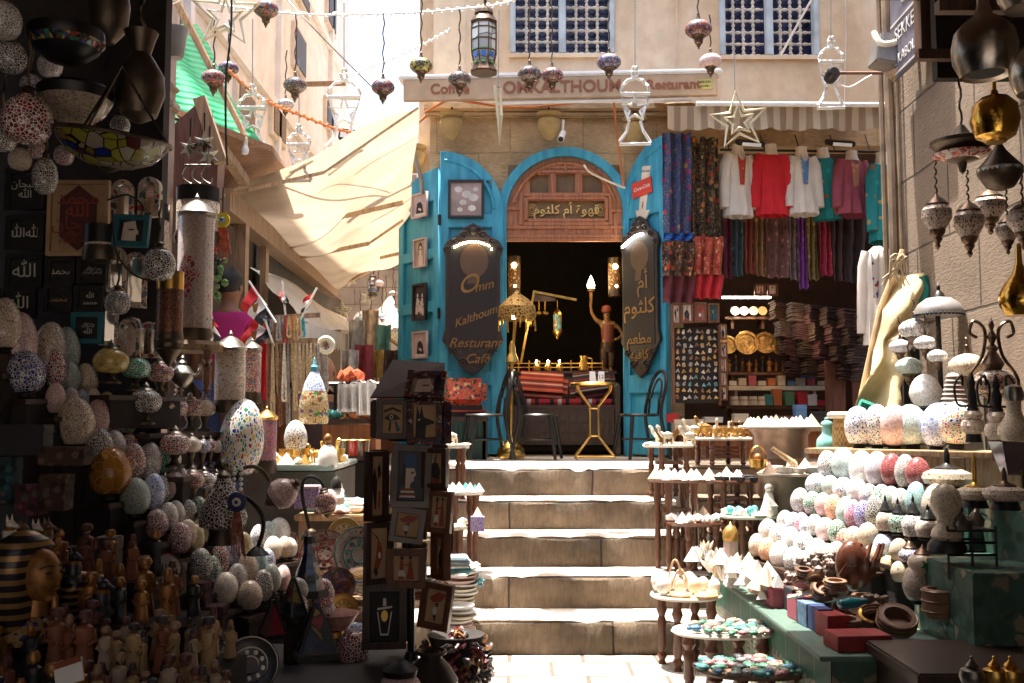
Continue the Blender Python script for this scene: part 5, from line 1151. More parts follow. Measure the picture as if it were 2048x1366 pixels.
RK={'fro':0,'six':1,'fif':2,'fou':3,'thi':4,'sec':5}
def yr(u,k=0):return 4.30+.13*k+(1833-u)/(1833-1515)*1.35
GR='glass egg lamps of the right stall'
REGG={'on the top shelf below the tan sack':[(1718,812,890,52,'wb',5.75),(1755,808,892,50,'wk',5.7),(1789,808,892,58,'ps',5.65),(1826,808,893,62,'aq',5.6),(1872,805,895,56,'lb',5.5),(1913,802,890,70,'mm',5.4)],'in the second row at right':[(1660,897,958,44,'wn'),(1690,895,958,46,'aq'),(1722,900,972,46,'ww'),(1756,902,972,46,'li'),(1786,906,972,42,'re'),(1811,908,975,42,'gy'),(1838,914,975,46,'re')],'in the third row at right':[(1634,946,988,44,'wb'),(1663,950,992,36,'gg'),(1689,954,1002,44,'wb'),(1714,955,1004,40,'ww'),(1738,967,1012,36,'wn'),(1765,968,1022,38,'gn'),(1784,972,1022,36,'gg'),(1804,976,1027,36,'gy'),(1836,963,1040,46,'tl'),(1870,967,1045,54,'br')],'in the fourth row at right':[(1600,975,1024,38,'wn'),(1627,982,1030,38,'gn'),(1648,985,1032,34,'ps'),(1668,988,1040,36,'og'),(1689,992,1052,36,'aq'),(1708,999,1058,34,'pi'),(1728,1000,1058,36,'nv'),(1752,990,1058,36,'dk')],'in the fifth row at right':[(1571,1020,1060,32,'wn'),(1588,1024,1064,32,'wb'),(1604,1024,1062,28,'pi'),(1615,1034,1070,28,'wb'),(1631,1028,1072,32,'gy'),(1651,1034,1082,40,'ps'),(1675,1038,1086,36,'gn'),(1690,1056,1100,34,'mr'),(1709,1052,1097,34,'wo'),(1737,1045,1094,40,'be'),(1768,1066,1112,38,'lb'),(1798,1076,1122,38,'be')],'in the sixth row at right':[(1536,1037,1082,36,'wn'),(1559,1046,1092,38,'wk'),(1583,1054,1100,38,'ww'),(1609,1062,1108,38,'wk'),(1637,1076,1127,42,'ww'),(1656,1086,1130,34,'wo'),(1676,1082,1132,36,'gy'),(1695,1086,1124,32,'ye'),(1715,1088,1132,34,'be'),(1746,1090,1134,36,'be')],'in the front row at right':[(1515,1067,1112,30,'wo'),(1535,1074,1122,36,'og'),(1559,1082,1134,40,'ww'),(1586,1092,1142,42,'wk'),(1609,1101,1148,38,'wn'),(1631,1107,1146,36,'wk')]}
for rn,row in REGG.items():
 n=len(row);pos=[];row=sorted(row)
 for i,e in enumerate(row):
  Y=e[5]if len(e)>5 else yr(e[0],RK[rn.split('the ')[1][:3]])
  egg(e[0],e[1],e[2],e[3]+2,Y,e[4],'%s glass egg %s, %s'%(GL[e[4]][1],rn,nth(i,n)),GR,SPH if 'top shelf' in rn else EGG)
  pos.append((P(e[0],e[2],Y).x,Y,P(e[0],e[2],Y).z-.8*.14*S(e[3],Y)))
 top='top shelf' in rn
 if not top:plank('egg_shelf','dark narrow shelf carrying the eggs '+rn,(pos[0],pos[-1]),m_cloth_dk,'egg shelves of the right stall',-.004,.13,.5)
 else:
  o=fan('wooden_shelf','pale wooden crate shelf carrying the topmost round lamps','shelf',(pos[0][0]-.1,5.78,pos[0][2]-.002),rz=math.atan2(pos[-1][1]-pos[0][1],pos[-1][0]-pos[0][0]))
  b=MB();b.box((.55,0,-.015),(1.4,.3,.03),bev=.004);ob('board',b,m_wood_lt,o)
  b=MB()
  for i in range(5):b.box((.05+.27*i,-.1,-.16),(.255,.02,.25),bev=.004)
  ob('front_slats',b,m_wood_lt,o)
  b=MB();b.box((.6,.05,-.6),(1.3,.2,.9));ob('backing',b,m_dark,o)
egg(1852,748,815,62,5.85,'ww','big frosted white glass egg standing above the top shelf at the right',GR)
o=egg(1833,1128,1202,52,4.5,'br','large pale egg lamp with brown star dots standing nearest at the right',GR)
egg(1778,1111,1148,34,4.75,'ye','small white and yellow egg behind the starry brown dotted one',GR);egg(1801,1122,1164,36,4.65,'be','small beige dotted egg touching the big brown dotted one',GR)
egg(1747,1065,1100,28,4.95,'be','small tan dotted egg at the shaded end of the fifth row',GR)
o=fan('shell_lamp','grey fluted shell shaped lamp beside the big frosted egg','lamp',P(1908,812,5.5))
b=MB()
for i in range(7):b.lathe([(.02,0),(.075-.006*i,.012),(.06-.006*i,.03),(.01,.034)],16,Matrix.Translation((0,0,.025*i)))
ob('shell',b,mat('grey_shell',(.3,.24,.21),.8),o)
k=NT('green_relief_tile');v=k.coord((1,1,1),rnd_off=False);sp=k.n('SeparateXYZ',i_0=v)
cm=k.n('CombineXYZ',i_0=sp.outputs[1],i_1=sp.outputs[2])
br=k.n('TexBrick',i_Vector=cm.outputs[0],i_Scale=1);br.offset=0;br.inputs['Brick Width'].default_value=.2;br.inputs['Row Height'].default_value=.2;br.inputs['Mortar Size'].default_value=.004
ck=k.n('TexChecker',i_Vector=cm.outputs[0],i_Scale=5)
mg=k.n('TexMagic',i_Vector=v,i_Scale=11,i_Distortion=2.2);mg.turbulence_depth=3
rl=k.n('Math',operation='GREATER_THAN',i_0=mg.outputs['Fac'],i_1=.52)
zz=k.n('Math',operation='GREATER_THAN',i_0=sp.outputs[2],i_1=.27)
pat=k.mix(rl.outputs[0],(.012,.07,.045),(.24,.21,.14))
plain=k.mix(k.n('TexNoise',i_Vector=v,i_Scale=9,i_Detail=3).outputs[0],(.008,.075,.045),(.018,.12,.075))
col=k.mix(zz.outputs[0],pat,plain);col=k.mix(br.outputs['Fac'],col,(.25,.22,.18))
k.set('Base Color',col);k.set('Roughness',.5);k.bump(rl.outputs[0],.3,.004);m_tile=k.m
ct=fan('tiled_counter','long low counter faced with green relief tiles at the foot of the right stall','counter',(1.28,4.05,0))
b=MB();b.box((.75,1.1,.2),(1.5,2.2,.4));ob('plinth',b,m_dark,ct)
b=MB();b.grid(lambda s,t:Vector((-.012-.06*s,.0+2.2*s,.41*t)),20,8);ob('tile_front',b,m_tile,ct)
b=MB();b.grid(lambda s,t:Vector((1.6*s-.012,-.012,.41*t)),12,6);ob('tile_end',b,crackle('relief_tile',(.05,.10,.07),[(.03,.07,.05),(.22,.19,.12),(.03,.10,.07),(.05,.12,.09)],15,.12,.5,.1),ct)
b=MB();b.box((.72,1.1,.41),(1.56,2.24,.02),bev=.004);ob('counter_top',b,mat('counter_top',(.10,.16,.13),.5),ct)
for i,(x,y,z,lab)in enumerate(((2.0,4.0,.75,'dark box stand with gilded flower reliefs at the far right'),(2.35,4.25,1.02,'green box stand with relief under the genie lamps at the far right'))):
 m_rt=crackle('relief_tile',(.05,.10,.07),[(.03,.07,.05),(.22,.19,.12),(.03,.10,.07),(.05,.12,.09)],15,.12,.5,.1)
 o=fan('relief_stand',lab,'stand',(x,y,.0),'relief boxes at the right end')
 b=MB();b.box((.2,.3,z/2),(.75,.6,z),bev=.006);ob('box',b,m_rt,o)
 b=MB();q=random.Random(i)
 for k_ in range(14):
  cx,cz=q.uniform(-.1,.5),q.uniform(z-.5,z-.1);b.tube([(cx+.05*math.cos(a*.7)*(1-a/14),-.008,cz+.05*math.sin(a*.7)*(1-a/14))for a in range(12)],.007,5)
 ob('scroll_relief',b,mat('gilt_relief',(.38,.31,.18),.5),o)
o=fan('wooden_step','worn dark wooden step in the bottom right corner','step',P(2000,1330,3.6)-Vector((0,0,.05)))
b=MB();b.box((.2,.25,.0),(1.0,.55,.05),bev=.008);b.box((.2,.3,-.3),(.96,.45,.56));ob('tread',b,m_wood_dk,o)
for i,(u,h,mk)in enumerate(((1945,.1,m_pewter),(1990,.11,m_brass),(2022,.11,m_brass))):
 o=fan('perfume_pot',('pewter','brass','shiny brass')[i]+' lidded little pot in the bottom right corner, '+nth(i,3),'pot',P(u,1372,3.2),'little pots in the bottom right corner')
 b=MB();b.lathe([(0,0),(.03,0),(.04,.03),(.034,.05),(.012,.06)],14);ob('body',b,mk,o)
 b=MB();b.lathe([(.014,.058),(.02,.064),(.01,.074),(.004,.082),(.006,.09),(0,.096)],12);ob('lid',b,mk,o)
def cpos(u,v):
 t=(HC-.42);d=P(u,v,1)-Vector((0,0,HC));s_=-t/d.z;return Vector((d.x*s_,s_,.421))
G='painted boxes along the counter edge';m_bx['red']=mat('dull_red_box',(.26,.018,.02),.6,var=.3,ns=14);m_bx['blue']=mat('dull_blue_box',(.10,.17,.26),.7,var=.5,ns=30)
for(u,v,d,ck,lab)in((1512,1176,(.09,.12,.13),'black','grey black painted box farthest along the counter edge'),(1535,1190,(.12,.12,.13),'red','bright red painted box beside the grey black one on the counter'),(1562,1212,(.13,.12,.13),'pink','pinkish red painted box, third along the counter edge'),(1588,1222,(.06,.12,.16),'black','narrow black box between the pink ones on the counter'),(1600,1238,(.08,.12,.15),'pink','pink painted box beside the pale blue one'),(1622,1250,(.09,.12,.15),'blue','pale blue painted box on the counter edge'),(1642,1262,(.07,.12,.15),'navy','navy painted box beside the pale blue one'),(1665,1272,(.10,.14,.14),'red','narrow red box left of the long red one'),(1715,1296,(.23,.15,.09),'red','long open red box nearest on the counter corner')):
 p=cpos(u,v);gbox(lab,p,d,ck,G,R(6),lid=False)
m_leath=mat('brown_leather',(.12,.06,.035),.5,var=.3,bump=.3);m_leath2=mat('tan_leather',(.20,.11,.06),.55,var=.3,bump=.3)
def ring_pot(label,p,r,h,m_,name='leather_pot',group='leather pots and bangles on the counter',tilt=0):
 o=fan(name,label,'pot',p,group,rot=(R(tilt),0,0));b=MB();b.lathe([(0,.004),(r*.8,0),(r,h*.3),(r*.95,h),(r*.7,h*1.02),(r*.7,h*.4),(0,h*.35)],20);ob('body',b,m_,o)
 b=MB()
 for z in(.25,.6,.95):b.tube([(r*1.0*math.cos(R(a)),r*1.0*math.sin(R(a)),h*z)for a in range(0,360,18)],r*.07,5,True)
 ob('bands',b,m_wood_md if m_ is not m_wood_md else m_leath,o)
for(u,v,Y,r,h,m_,lab,tl)in((1610,1172,4.95,.062,.07,m_leath2,'round tan leather pot, uppermost of the leather goods on the counter',25),(1642,1225,4.6,.062,.06,m_leath2,'open tan leather pot standing on the pale blue box',22),(1692,1236,4.4,.06,.06,m_leath2,'stack of tan leather bangles on the long red box',5),(1735,1222,4.45,.05,.05,m_brass,'little gilt open pot at the end of the leather goods',35),(1676,1205,4.6,.045,.06,m_leath,'dark leather ring tilted on the heap',60),(1600,1205,4.8,.05,.05,m_leath,'dark brown leather cup beside the black box',15),(1880,1178,4.3,.075,.12,m_leath2,'tall stacked tan leather rings right of the brown dotted egg',0),(1790,1225,4.35,.08,.06,m_leath,'flat dark leather purse under the small eggs',30),(1725,1190,4.6,.05,.06,m_leath,'dark leather pot behind the gilt one',10),(1650,1165,4.85,.05,.06,m_leath,'dark leather cup behind the leather heap',30)):ring_pot(lab,P(u,v,Y)-Vector((0,0,h)),r,h,m_,tilt=tl)
q=random.Random(4)
for i in range(16):
 u=q.uniform(1590,1760);v=1165+(u-1590)*.38+q.uniform(-22,12);ring_pot(('tan','dark brown')[i%2]+' leather bangle lying in the heap on the counter',P(u,v,4.75-(u-1590)*.002),q.uniform(.03,.05),q.uniform(.02,.04),(m_leath2,m_leath)[i%2],'leather_bangle','leather bangles heaped on the counter',q.uniform(-50,50))
o=fan('leather_mask','big swirled dark brown leather mask standing among the leather goods','mask',P(1708,1175,4.7))
b=MB();b.ball((0,0,.1),.1,3,(.85,.6,1.2))
for i in range(9):b.tube([(.07*math.cos(i*.7)+.008*k,-.03-.01*math.sin(k*.5),.06+.018*k)for k in range(9)],[.016-.001*k for k in range(9)],6)
ob('face',b,mat('glossy_brown_leather',(.10,.03,.015),.28,var=.4,bump=.3,coat=.4),o)
for i,(u,v,Y,key)in enumerate(((1650,1120,5.0,'a'),(1680,1135,4.9,'b'),(1640,1145,4.9,'c'),(1585,1160,5.1,'d'),(1620,1130,5.1,'e'),(1750,1210,4.5,'f'))):
 b=MB();q=random.Random(i)
 for j in range(16):b.ball((q.uniform(-.06,.06),q.uniform(-.04,.04),q.uniform(0,.08)),q.uniform(.015,.028),1)
 one('leather_camel',('heaped brown leather trinkets beside the mask, '+nth(i,6)),'trinket',b,m_leath if i%2 else mat('grey_leather',(.14,.10,.08),.6,bump=.3),'leather trinkets heaped on the counter',loc=P(u,v+20,Y))
o=fan('teal_bottle','teal glass phial lying across the leather pots','bottle',P(1704,1206,4.35),rot=(0,R(84),R(10)))
b=MB();b.lathe([(0,-.07),(.02,-.06),(.026,0),(.012,.05),(.012,.07),(0,.072)],14);ob('phial',b,mat('teal_glass',(.02,.2,.26),.2,coat=.5),o)
for i in range(3):one('bone_flute','pale bone flute lying on the grey box, '+nth(i,3),'flute',MB().tube([(-.07,0,0),(.07,.01,.012)],[.008,.01],8),m_cream,'bone flutes on the counter',loc=P(1605+8*i,1192-3*i,4.7),rot=(0,R(-8),R(8*i)))
m_inlay=GL['br'][0];m_inlay2=GL['be'][0]
def genie(label,u,v0,v1,w,Y,key,top=m_black_met,group='small inlaid lamps with metal caps at the right'):
 """bulbous lamp with pointed metal lid"""
 a=P(u,v1,Y);h=P(u,v0,Y).z-a.z;r=S(w,Y)/2;o=fan('inlaid_lamp',label,'lamp',a,group)
 b=MB();b.lathe([(.25,.12*h/r/2),(.42,.1),(.5,.3),(.48,.42),(.36,.55),(.24,.6)],22);ob('body',b,GL[key][0],o,scale=(2*r,2*r,h*.9))
 b=MB();b.lathe([(r*.75,0),(r*.8,h*.04),(r*.4,h*.1),(r*.5,h*.16),(0,h*.16)],18);ob('foot',b,top,o)
 b=MB();b.lathe([(r*.56,h*.52),(r*.6,h*.58),(r*.4,h*.66),(r*.3,h*.74),(r*.12,h*.8),(r*.14,h*.86),(r*.05,h*.93),(0,h)],16);ob('cap',b,top,o)
genie('inlaid lamp with tall black cap left of the green patterned one',1772,985,1068,38,4.85,'br');genie('green patterned inlaid lamp with black cap among the right eggs',1797,992,1070,40,4.8,'gn')
genie('silvery white inlaid lamp with black cap before the beige egg',1828,985,1080,46,4.7,'wn');genie('cream inlaid lamp with black cap and brown dots, rightmost of four',1857,1005,1080,50,4.6,'br')
genie('blue and orange painted lamp with copper cap behind the star lamp',1820,1070,1128,44,4.65,'mb',m_copper)
o=fan('star_lamp','cream round lamp with a dark green star and copper cap at the right','lamp',P(1846,1146,4.5));r=S(58,4.5)/2
b=MB();b.lathe([(.2,0),(.4,.05),(.5,.3),(.46,.48),(.3,.62),(.2,.66)],24);ob('globe',b,mat('cream_glass',(.52,.42,.32),.3,coat=.3),o,scale=(2*r,)*3)
b=MB();b.lathe([(r*.55,r*1.22),(r*.6,r*1.32),(r*.3,r*1.6),(r*.1,r*1.75),(0,r*1.95)],16);ob('cap',b,m_copper,o)
b=MB();b.poly([(x,z)for x,z in star(0,0,r*.42,0)],-.004,.004);ob('green_star',b,mat('dark_green_glass',(.02,.12,.05),.3),o,(-.01,-r*.98,r*.62),rot=(R(0),0,0))
def wide(label,u,v0,v1,w,Y,key,top=m_bronze):
 a=P(u,v1,Y);h=P(u,v0,Y).z-a.z;r=S(w,Y)/2;o=fan('wide_lamp',label,'lamp',a,'wide flattened inlaid lamps on the upper right');k_=h
 b=MB();b.lathe([(.3,0),(.44,.05),(.5,.16),(.46,.27),(.3,.34),(.16,.36)],26);ob('globe',b,GL[key][0],o,scale=(2*r,)*3)
 b=MB();b.lathe([(r*.5,r*.66),(r*.52,r*.74),(r*.24,r*.85),(r*.12,r*.95),(r*.12,h*.85),(r*.04,h),(0,h)],18);ob('cap',b,top,o)
 b=MB();b.lathe([(0,-r*.4),(r*.7,-r*.4),(r*.6,-.01),(r*.5,.01),(0,.01)],18);ob('foot',b,m_black_met,o)
wide('wide beige lamp with black pointed lid behind the red egg',1895,895,972,96,4.75,'be',m_black_met);wide('wide cream lamp carrying a tall brass spout stem',1950,905,1000,74,4.5,'be',m_brass);wide('wide reddish painted lamp at the right edge under the glass vase',2010,935,1002,84,4.2,'br',m_copper)
o=fan('snake_lamp','beige dotted gourd lamp with drooping spout standing on a black base','lamp',P(1894,1080,4.25));s_=S(1,4.25)
b=MB();b.lathe([(24*s_,0),(30*s_,8*s_),(27*s_,20*s_),(18*s_,30*s_),(17*s_,42*s_),(26*s_,58*s_),(30*s_,76*s_),(25*s_,96*s_),(14*s_,108*s_),(0,112*s_)],22);b.bm.transform(Matrix.Scale(1/(60*s_),4));ob('gourd',b,GL['be'][0],o,scale=(60*s_,)*3)
b=MB();b.lathe([(0,-22*s_),(38*s_,-22*s_),(36*s_,-10*s_),(30*s_,0),(0,0)],18);ob('base',b,m_black_met,o)
for i,(u,v)in enumerate(((1925,1060),(1952,1052))):
 o=fan('silver_creamer',('left' if i==0 else 'right')+' one of two small silver pots on the dark rack at the right','pot',P(u,v,4.2),'silver pots on the dark rack')
 b=MB();b.lathe([(0,0),(.03,0),(.036,.025),(.02,.05),(.012,.06),(0,.075)],14);ob('body',b,m_pewter,o);b=MB();b.tube([(.03,0,.02),(.05,0,.04),(.02,0,.055)],.004,5);ob('handle',b,m_pewter,o)
o=fan('wire_rack','dark iron rack under the silver pots at the right','rack',P(1945,1110,4.2))
b=MB()
for z in(0,.05,.1):b.tube([(-.1,0,z),(.1,0,z)],.006,5);b.tube([(-.1,.12,z),(.1,.12,z)],.006,5)
for x in(-.1,0,.1):b.tube([(x,0,-.1),(x,0,.12)],.006,5)
b.box((0,.06,.1),(.2,.14,.008));ob('frame',b,m_black_met,o)
def ewer(label,u,v0,vm,v1,w,Y,key):
 a=P(u,v1,Y);zt=P(u,v0,Y).z-a.z;zm=P(u,vm,Y).z-a.z;r=S(w,Y)/2;o=fan('swan_neck_lamp',label,'lamp',a,'swan neck lamp stands with painted bodies')
 b=MB();b.lathe([(.3,0),(.46,.1),(.5,.24),(.44,.36),(.3,.42),(.36,.48),(.4,.56),(.3,.64),(.16,.68)],24);ob('painted_body',b,GL[key][0],o,scale=(2*r,2*r,zm/.68))
 b=MB();b.lathe([(r*.42,zm*.97),(r*.5,zm*1.03),(r*.34,zm*1.15),(r*.42,zm+(zt-zm)*.4),(r*.22,zm+(zt-zm)*.6),(r*.3,zm+(zt-zm)*.7),(r*.1,zt),(0,zt*1.02)],16);ob('neck',b,m_black_met,o)
 b=MB();b.lathe([(0,-.04),(r*.7,-.04),(r*.6,0),(0,0)],16);ob('base',b,m_black_met,o)
 for sx in(-1,1):b=MB();b.tube(smooth_path([(sx*r*.3,0,zm+.02),(sx*r*1.3,0,zm+.03),(sx*r*1.5,0,zm+.12),(sx*r*.9,0,zm+.17),(sx*r*.8,0,zm+.12)]),.006,6);ob('scroll_arm',b,m_black_met,o)
ewer('painted lamp stand with scrolled black arms, left of three at the right wall',1947,745,820,868,46,4.9,'br');ewer('painted lamp stand with scrolled black arms, middle of three',1996,750,822,880,50,4.75,'br')
o=fan('painted_jug_lamp','tall beige painted jug lamp with metal fluted top at the right edge','lamp',P(2030,882,4.6));s_=S(1,4.6)
b=MB();b.lathe([(24,0),(32,12),(30,28),(18,46),(14,60),(14,80)],22);b.bm.transform(Matrix.Scale(1/60,4));ob('jug',b,GL['be'][0],o,scale=(60*s_,)*3)
b=MB();b.lathe([(18*s_,80*s_),(20*s_,90*s_),(16*s_,108*s_),(0,114*s_)],18);ob('fluted_cap',b,m_pewter,o)
o=fan('scroll_arm_lamp','big striped red and white lamp on a copper stand with two curling arms','lamp',P(1988,800,5.0));s_=S(1,5.0)
b=MB();b.lathe([(20,12),(36,22),(42,34),(40,44),(26,56),(14,60)],26);b.bm.transform(Matrix.Scale(1/80,4));ob('globe',b,crackle('red_banded_glass',(.5,.4,.32),[(.35,.06,.04),(.08,.06,.04),(.5,.42,.34)],16,.14),o,scale=(80*s_,)*3)
b=MB();b.lathe([(12*s_,-40*s_),(10*s_,0),(22*s_,12*s_),(0,13*s_)],16);b.lathe([(16*s_,60*s_),(22*s_,72*s_),(8*s_,96*s_),(12*s_,104*s_),(4*s_,112*s_),(10*s_,126*s_),(3*s_,140*s_),(6*s_,150*s_),(0,168*s_)],16);ob('metal_stand',b,m_copper,o)
for sx in(-1,1):b=MB();b.tube(smooth_path([(sx*40*s_,0,-10*s_),(sx*50*s_,0,40*s_),(sx*20*s_,0,90*s_),(sx*14*s_,0,140*s_),(sx*36*s_,0,158*s_),(sx*44*s_,0,135*s_),(sx*30*s_,0,125*s_)]),.009,6);ob('curled_arm',b,m_copper,o)
b=MB();b.tube([(0,0,-120*s_),(0,0,-38*s_)],8*s_,10);ob('stem',b,m_copper,o)
o=fan('umbrella_lamp','dark domed umbrella shaped lamp shade on a black pole by the tan sack','lamp',P(1886,870,5.9));s_=S(1,5.9)
b=MB();b.tube([(0,0,0),(-3*s_,0,250*s_)],5*s_,8);ob('pole',b,m_black_met,o)
b=MB();b.lathe([(46*s_,238*s_),(47*s_,248*s_),(40*s_,262*s_),(24*s_,274*s_),(0,278*s_)],28);ob('dome',b,mat('grey_enamel',(.28,.26,.25),.4,.3,var=.3),o)
b=MB();b.lathe([(14*s_,274*s_),(10*s_,284*s_),(3*s_,290*s_),(4*s_,296*s_),(0,308*s_)],14)
for i in range(36):b.ball((47*s_*math.cos(R(i*10)),47*s_*math.sin(R(i*10)),240*s_),3.4*s_,1)
ob('scalloped_rim',b,m_black_met,o)
HG='silvery lamps hung in the shade beside the umbrella lamp'
for(u,v,w,Y,key,lab)in((1850,688,44,5.8,'wn','white and silver globe lamp hung under the umbrella shade'),(1875,714,40,5.7,'wk','smaller white banded globe lamp lower right under the umbrella shade'),(1828,660,60,6.0,'wn','wide pale dome lamp hung against the tan sack'),(1818,735,54,6.1,'gg','dim greenish globe lamp in the hollow of the tan sack'),(1800,695,44,6.2,'li','dim perforated globe lamp in the upper hollow of the tan sack'),(1935,735,74,5.6,'be','wide pale lamp with pierced dots and mirrored cap on the wall')):mosaic_lamp(lab,u,v,w,Y,key,wz(u,v-60,Y),group=HG)
m_sack=mat('tan_sackcloth',(.56,.45,.25),.95,var=.2,ns=4,bump=.25,bs=60)
o=fan('tan_sack','sunlit tan sackcloth draped on a sloping pole against the right wall corner','cloth',P(1800,690,6.45));l0=o.location
sh=[(1800,550),(1846,552),(1838,600),(1832,640),(1775,690),(1800,730),(1785,790),(1790,812),(1716,812),(1728,760),(1738,700),(1750,640),(1768,585)]
def sackf(s,t):
 vv=550+262*t;ul=1800-84*t**.8-4*math.sin(t*9);ur=[1846,1842,1834,1812,1778,1792,1800,1786,1788][min(8,int(t*8))]*(1-(t*8%1))+[1846,1842,1834,1812,1778,1792,1800,1786,1788][min(8,int(t*8)+1)]*(t*8%1)
 p=P(ul+(ur-ul)*s,vv,6.5)-l0;p.y+=.05*math.sin(s*7+t*6)-.12*s+.04*math.sin(t*14+s*3);return p
b=MB();b.grid(sackf,18,30,.008);ob('cloth',b,m_sack,o)
b=MB();b.tube([P(1806,500,6.55)-l0,P(1760,620,6.55)-l0,P(1718,815,6.55)-l0],.02,8);ob('pole',b,m_wood_lt,o)
b=MB();b.tube([P(1846,552,6.4)-l0,P(1852,575,6.4)-l0,P(1846,610,6.4)-l0],.03,6);b.tube([P(1720,806,6.4)-l0,P(1745,815,6.4)-l0],.03,6);ob('green_knot',b,mat('green_rag',(.02,.2,.15),.9),o)
b=MB();q=random.Random(5)
for i in range(14):b.tube(smooth_path([P(1812,520,6.4)-l0,P(1800+q.uniform(-18,14),520+q.uniform(-12,8),6.35)-l0,P(1790+q.uniform(-26,30),545+q.uniform(-5,30),6.35)-l0]),.005,4)
ob('raffia_strings',b,mat('raffia',(.5,.4,.25),.9),o)
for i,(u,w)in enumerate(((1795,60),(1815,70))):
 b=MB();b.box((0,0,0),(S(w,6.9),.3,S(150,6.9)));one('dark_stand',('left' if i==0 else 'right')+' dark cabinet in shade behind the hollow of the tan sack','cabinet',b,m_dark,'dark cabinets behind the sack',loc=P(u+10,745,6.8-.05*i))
o=fan('street_sign','weathered grey street sign lettered in arabic and latin high on the right wall','sign',P(1818,40,6.3),rot=(0,0,R(-92.2)))
ow=o.location;b=MB();b.box((0,0,0),(.62,.03,.62),bev=.006);pl=ob('plate',b,mat('grey_blue_sign',(.11,.10,.13),.6,var=.3),o)
ob('lettering',text_mesh('SEKKET',.13,.002),mat('sign_white',(.45,.42,.4),.7),pl,(.0,-.019,-.03));ob('lettering',text_mesh('EL KABOL AH',.095,.002),mat('sign_white',(.45,.42,.4),.7),pl,(0,-.019,-.2));ob('lettering',text_mesh('\uFE94\uFEDC\uFEB3',.15,.002),mat('sign_white',(.45,.42,.4),.7),pl,(.05,-.019,.18))
b=MB();b.box((0,-.018,.06),(.58,.006,.012));b.box((0,-.018,-.285),(.58,.006,.012));ob('border_line',b,mat('sign_white',(.45,.42,.4),.7),pl)
o=fan('junction_box','dented grey metal junction box with looping cables on the right wall corner','box',P(1772,105,6.6))
b=MB();b.box((0,0,0),(.16,.2,.2),rot=(0,R(12),0),bev=.01);ob('box',b,m_steel,o)
b=MB();b.tube(smooth_path([(-.1,-.05,.12),(-.06,-.1,.02),(.1,-.12,.05),(.35,-.3,.1),(.5,-.6,.16)]),.022,8);ob('conduit',b,m_cream,o)
b=MB()
for i in range(6):b.tube(smooth_path([(-.02+.01*i,-.03,-.16-.01*i),(.15,-.3-.02*i,-.1+.012*i),(.3+.01*i,-.8,.1+.02*i),(.42,-1.3,.28+.02*i)]),.007+.002*(i%2),5)
ob('cable_bundle',b,m_wood_old,o)
o=fan('spotlight','small black spotlight on a rusty rod sticking out of the right wall corner','lamp',P(1664,150,7.0))
b=MB();b.tube([P(1676,146,7.0)-o.location,P(1768,146,6.9)-o.location],.012,6);ob('rod',b,mat('rusty_iron',(.16,.07,.04),.8),o)
b=MB();b.lathe([(0,-.05),(.045,-.05),(.05,.03),(.03,.06),(0,.06)],14,Matrix.Rotation(R(80),4,'X'));ob('head',b,m_black_met,o);b=MB();b.tube(smooth_path([(.02,0,-.05),(.12,0,-.09),(.25,0,-.02),(.33,0,.02)]),.006,5);ob('wire_loop',b,m_white,o)
def pot_lamp(label,u,v0,v1,w,Y,prof,m_,name='metal_lamp',group='big metal lamps hung at the right',rot=None):
 a=P(u,(v0+v1)/2,Y);h=S(v1-v0,Y);r=S(w,Y)/2;o=fan(name,label,'lamp',a,group,rot=rot)
 b=MB();b.lathe([(q*r,t*h)for q,t in prof],32);ob('shade',b,m_,o);return o,r,h
GOURD=[(.5,-.46),(.75,-.5),(.97,-.32),(1,-.15),(.9,.02),(.6,.14),(.3,.22),(.2,.34),(.16,.5),(.0,.52)]
m_pew2=mat('tarnished_silver',(.42,.38,.34),.27,1,var=.4,ns=5,bump=.12,bs=40)
o,r,h=pot_lamp('big tarnished silver gourd shaped lamp at the top right',1968,-20,156,128,3.9,GOURD,m_pew2);b=MB();b.lathe([(r*.6,-h*.47),(r*.55,-h*.44),(0,-h*.44)],20);ob('mouth',b,m_black,o)
o,r,h=pot_lamp('silver lamp cut by the top right corner of the view',2050,-110,22,110,3.6,GOURD,m_pew2)
o,r,h=pot_lamp('dark silver gourd lamp at the right edge behind the golden ball',2075,40,190,110,3.7,GOURD,m_pew2)
m_goldb=mat('polished_gold',(.62,.36,.07),.16,1,var=.3,ns=9,bump=.12,bs=70)
o,r,h=pot_lamp('shiny golden ball lamp at the right',1990,190,285,96,4.3,[(.4,-.5),(.8,-.38),(1,-.05),(.9,.28),(.55,.46),(.2,.5),(.14,.62),(0,.66)],m_goldb);b=MB();b.tube([(0,0,h*.6),(0,0,h*.95)],.01,6);b.lathe([(r*.42,-h*.52),(r*.46,-h*.46),(0,-h*.44)],20);ob('fittings',b,m_brass,o)
o,r,h=pot_lamp('golden pear shaped lamp at the right edge below the others',2040,520,632,80,4.2,[(.7,-.5),(1,-.3),(.98,-.1),(.7,.1),(.35,.25),(.16,.45),(.12,.8),(0,.82)],m_goldb)
o,r,h=pot_lamp('red and black wide shallow lamp with mosaics at the right wall',1924,272,350,122,4.9,[(.0,-.5),(.1,-.42),(.16,-.2),(.5,-.12),(.92,.22),(1,.28),(1,.38),(.55,.44),(.3,.56),(.1,.8),(0,.84)],m_bronze,'shallow_lamp')
b=MB();b.lathe([(.28,-.075),(.44,-.005),(.46,.03)],28);ob('mosaic_band',b,crackle('red_white_mosaic',(.5,.42,.36),[(.42,.03,.02),(.45,.05,.03),(.5,.45,.38),(.35,.02,.02)],9,.08),o,scale=(2*r,)*3)
b=MB();b.tube([(.006*math.sin(i*1.5),.006*math.cos(i*1.5),h*.8+i*.03)for i in range(22)],.006,5);ob('chain',b,m_bronze,o)
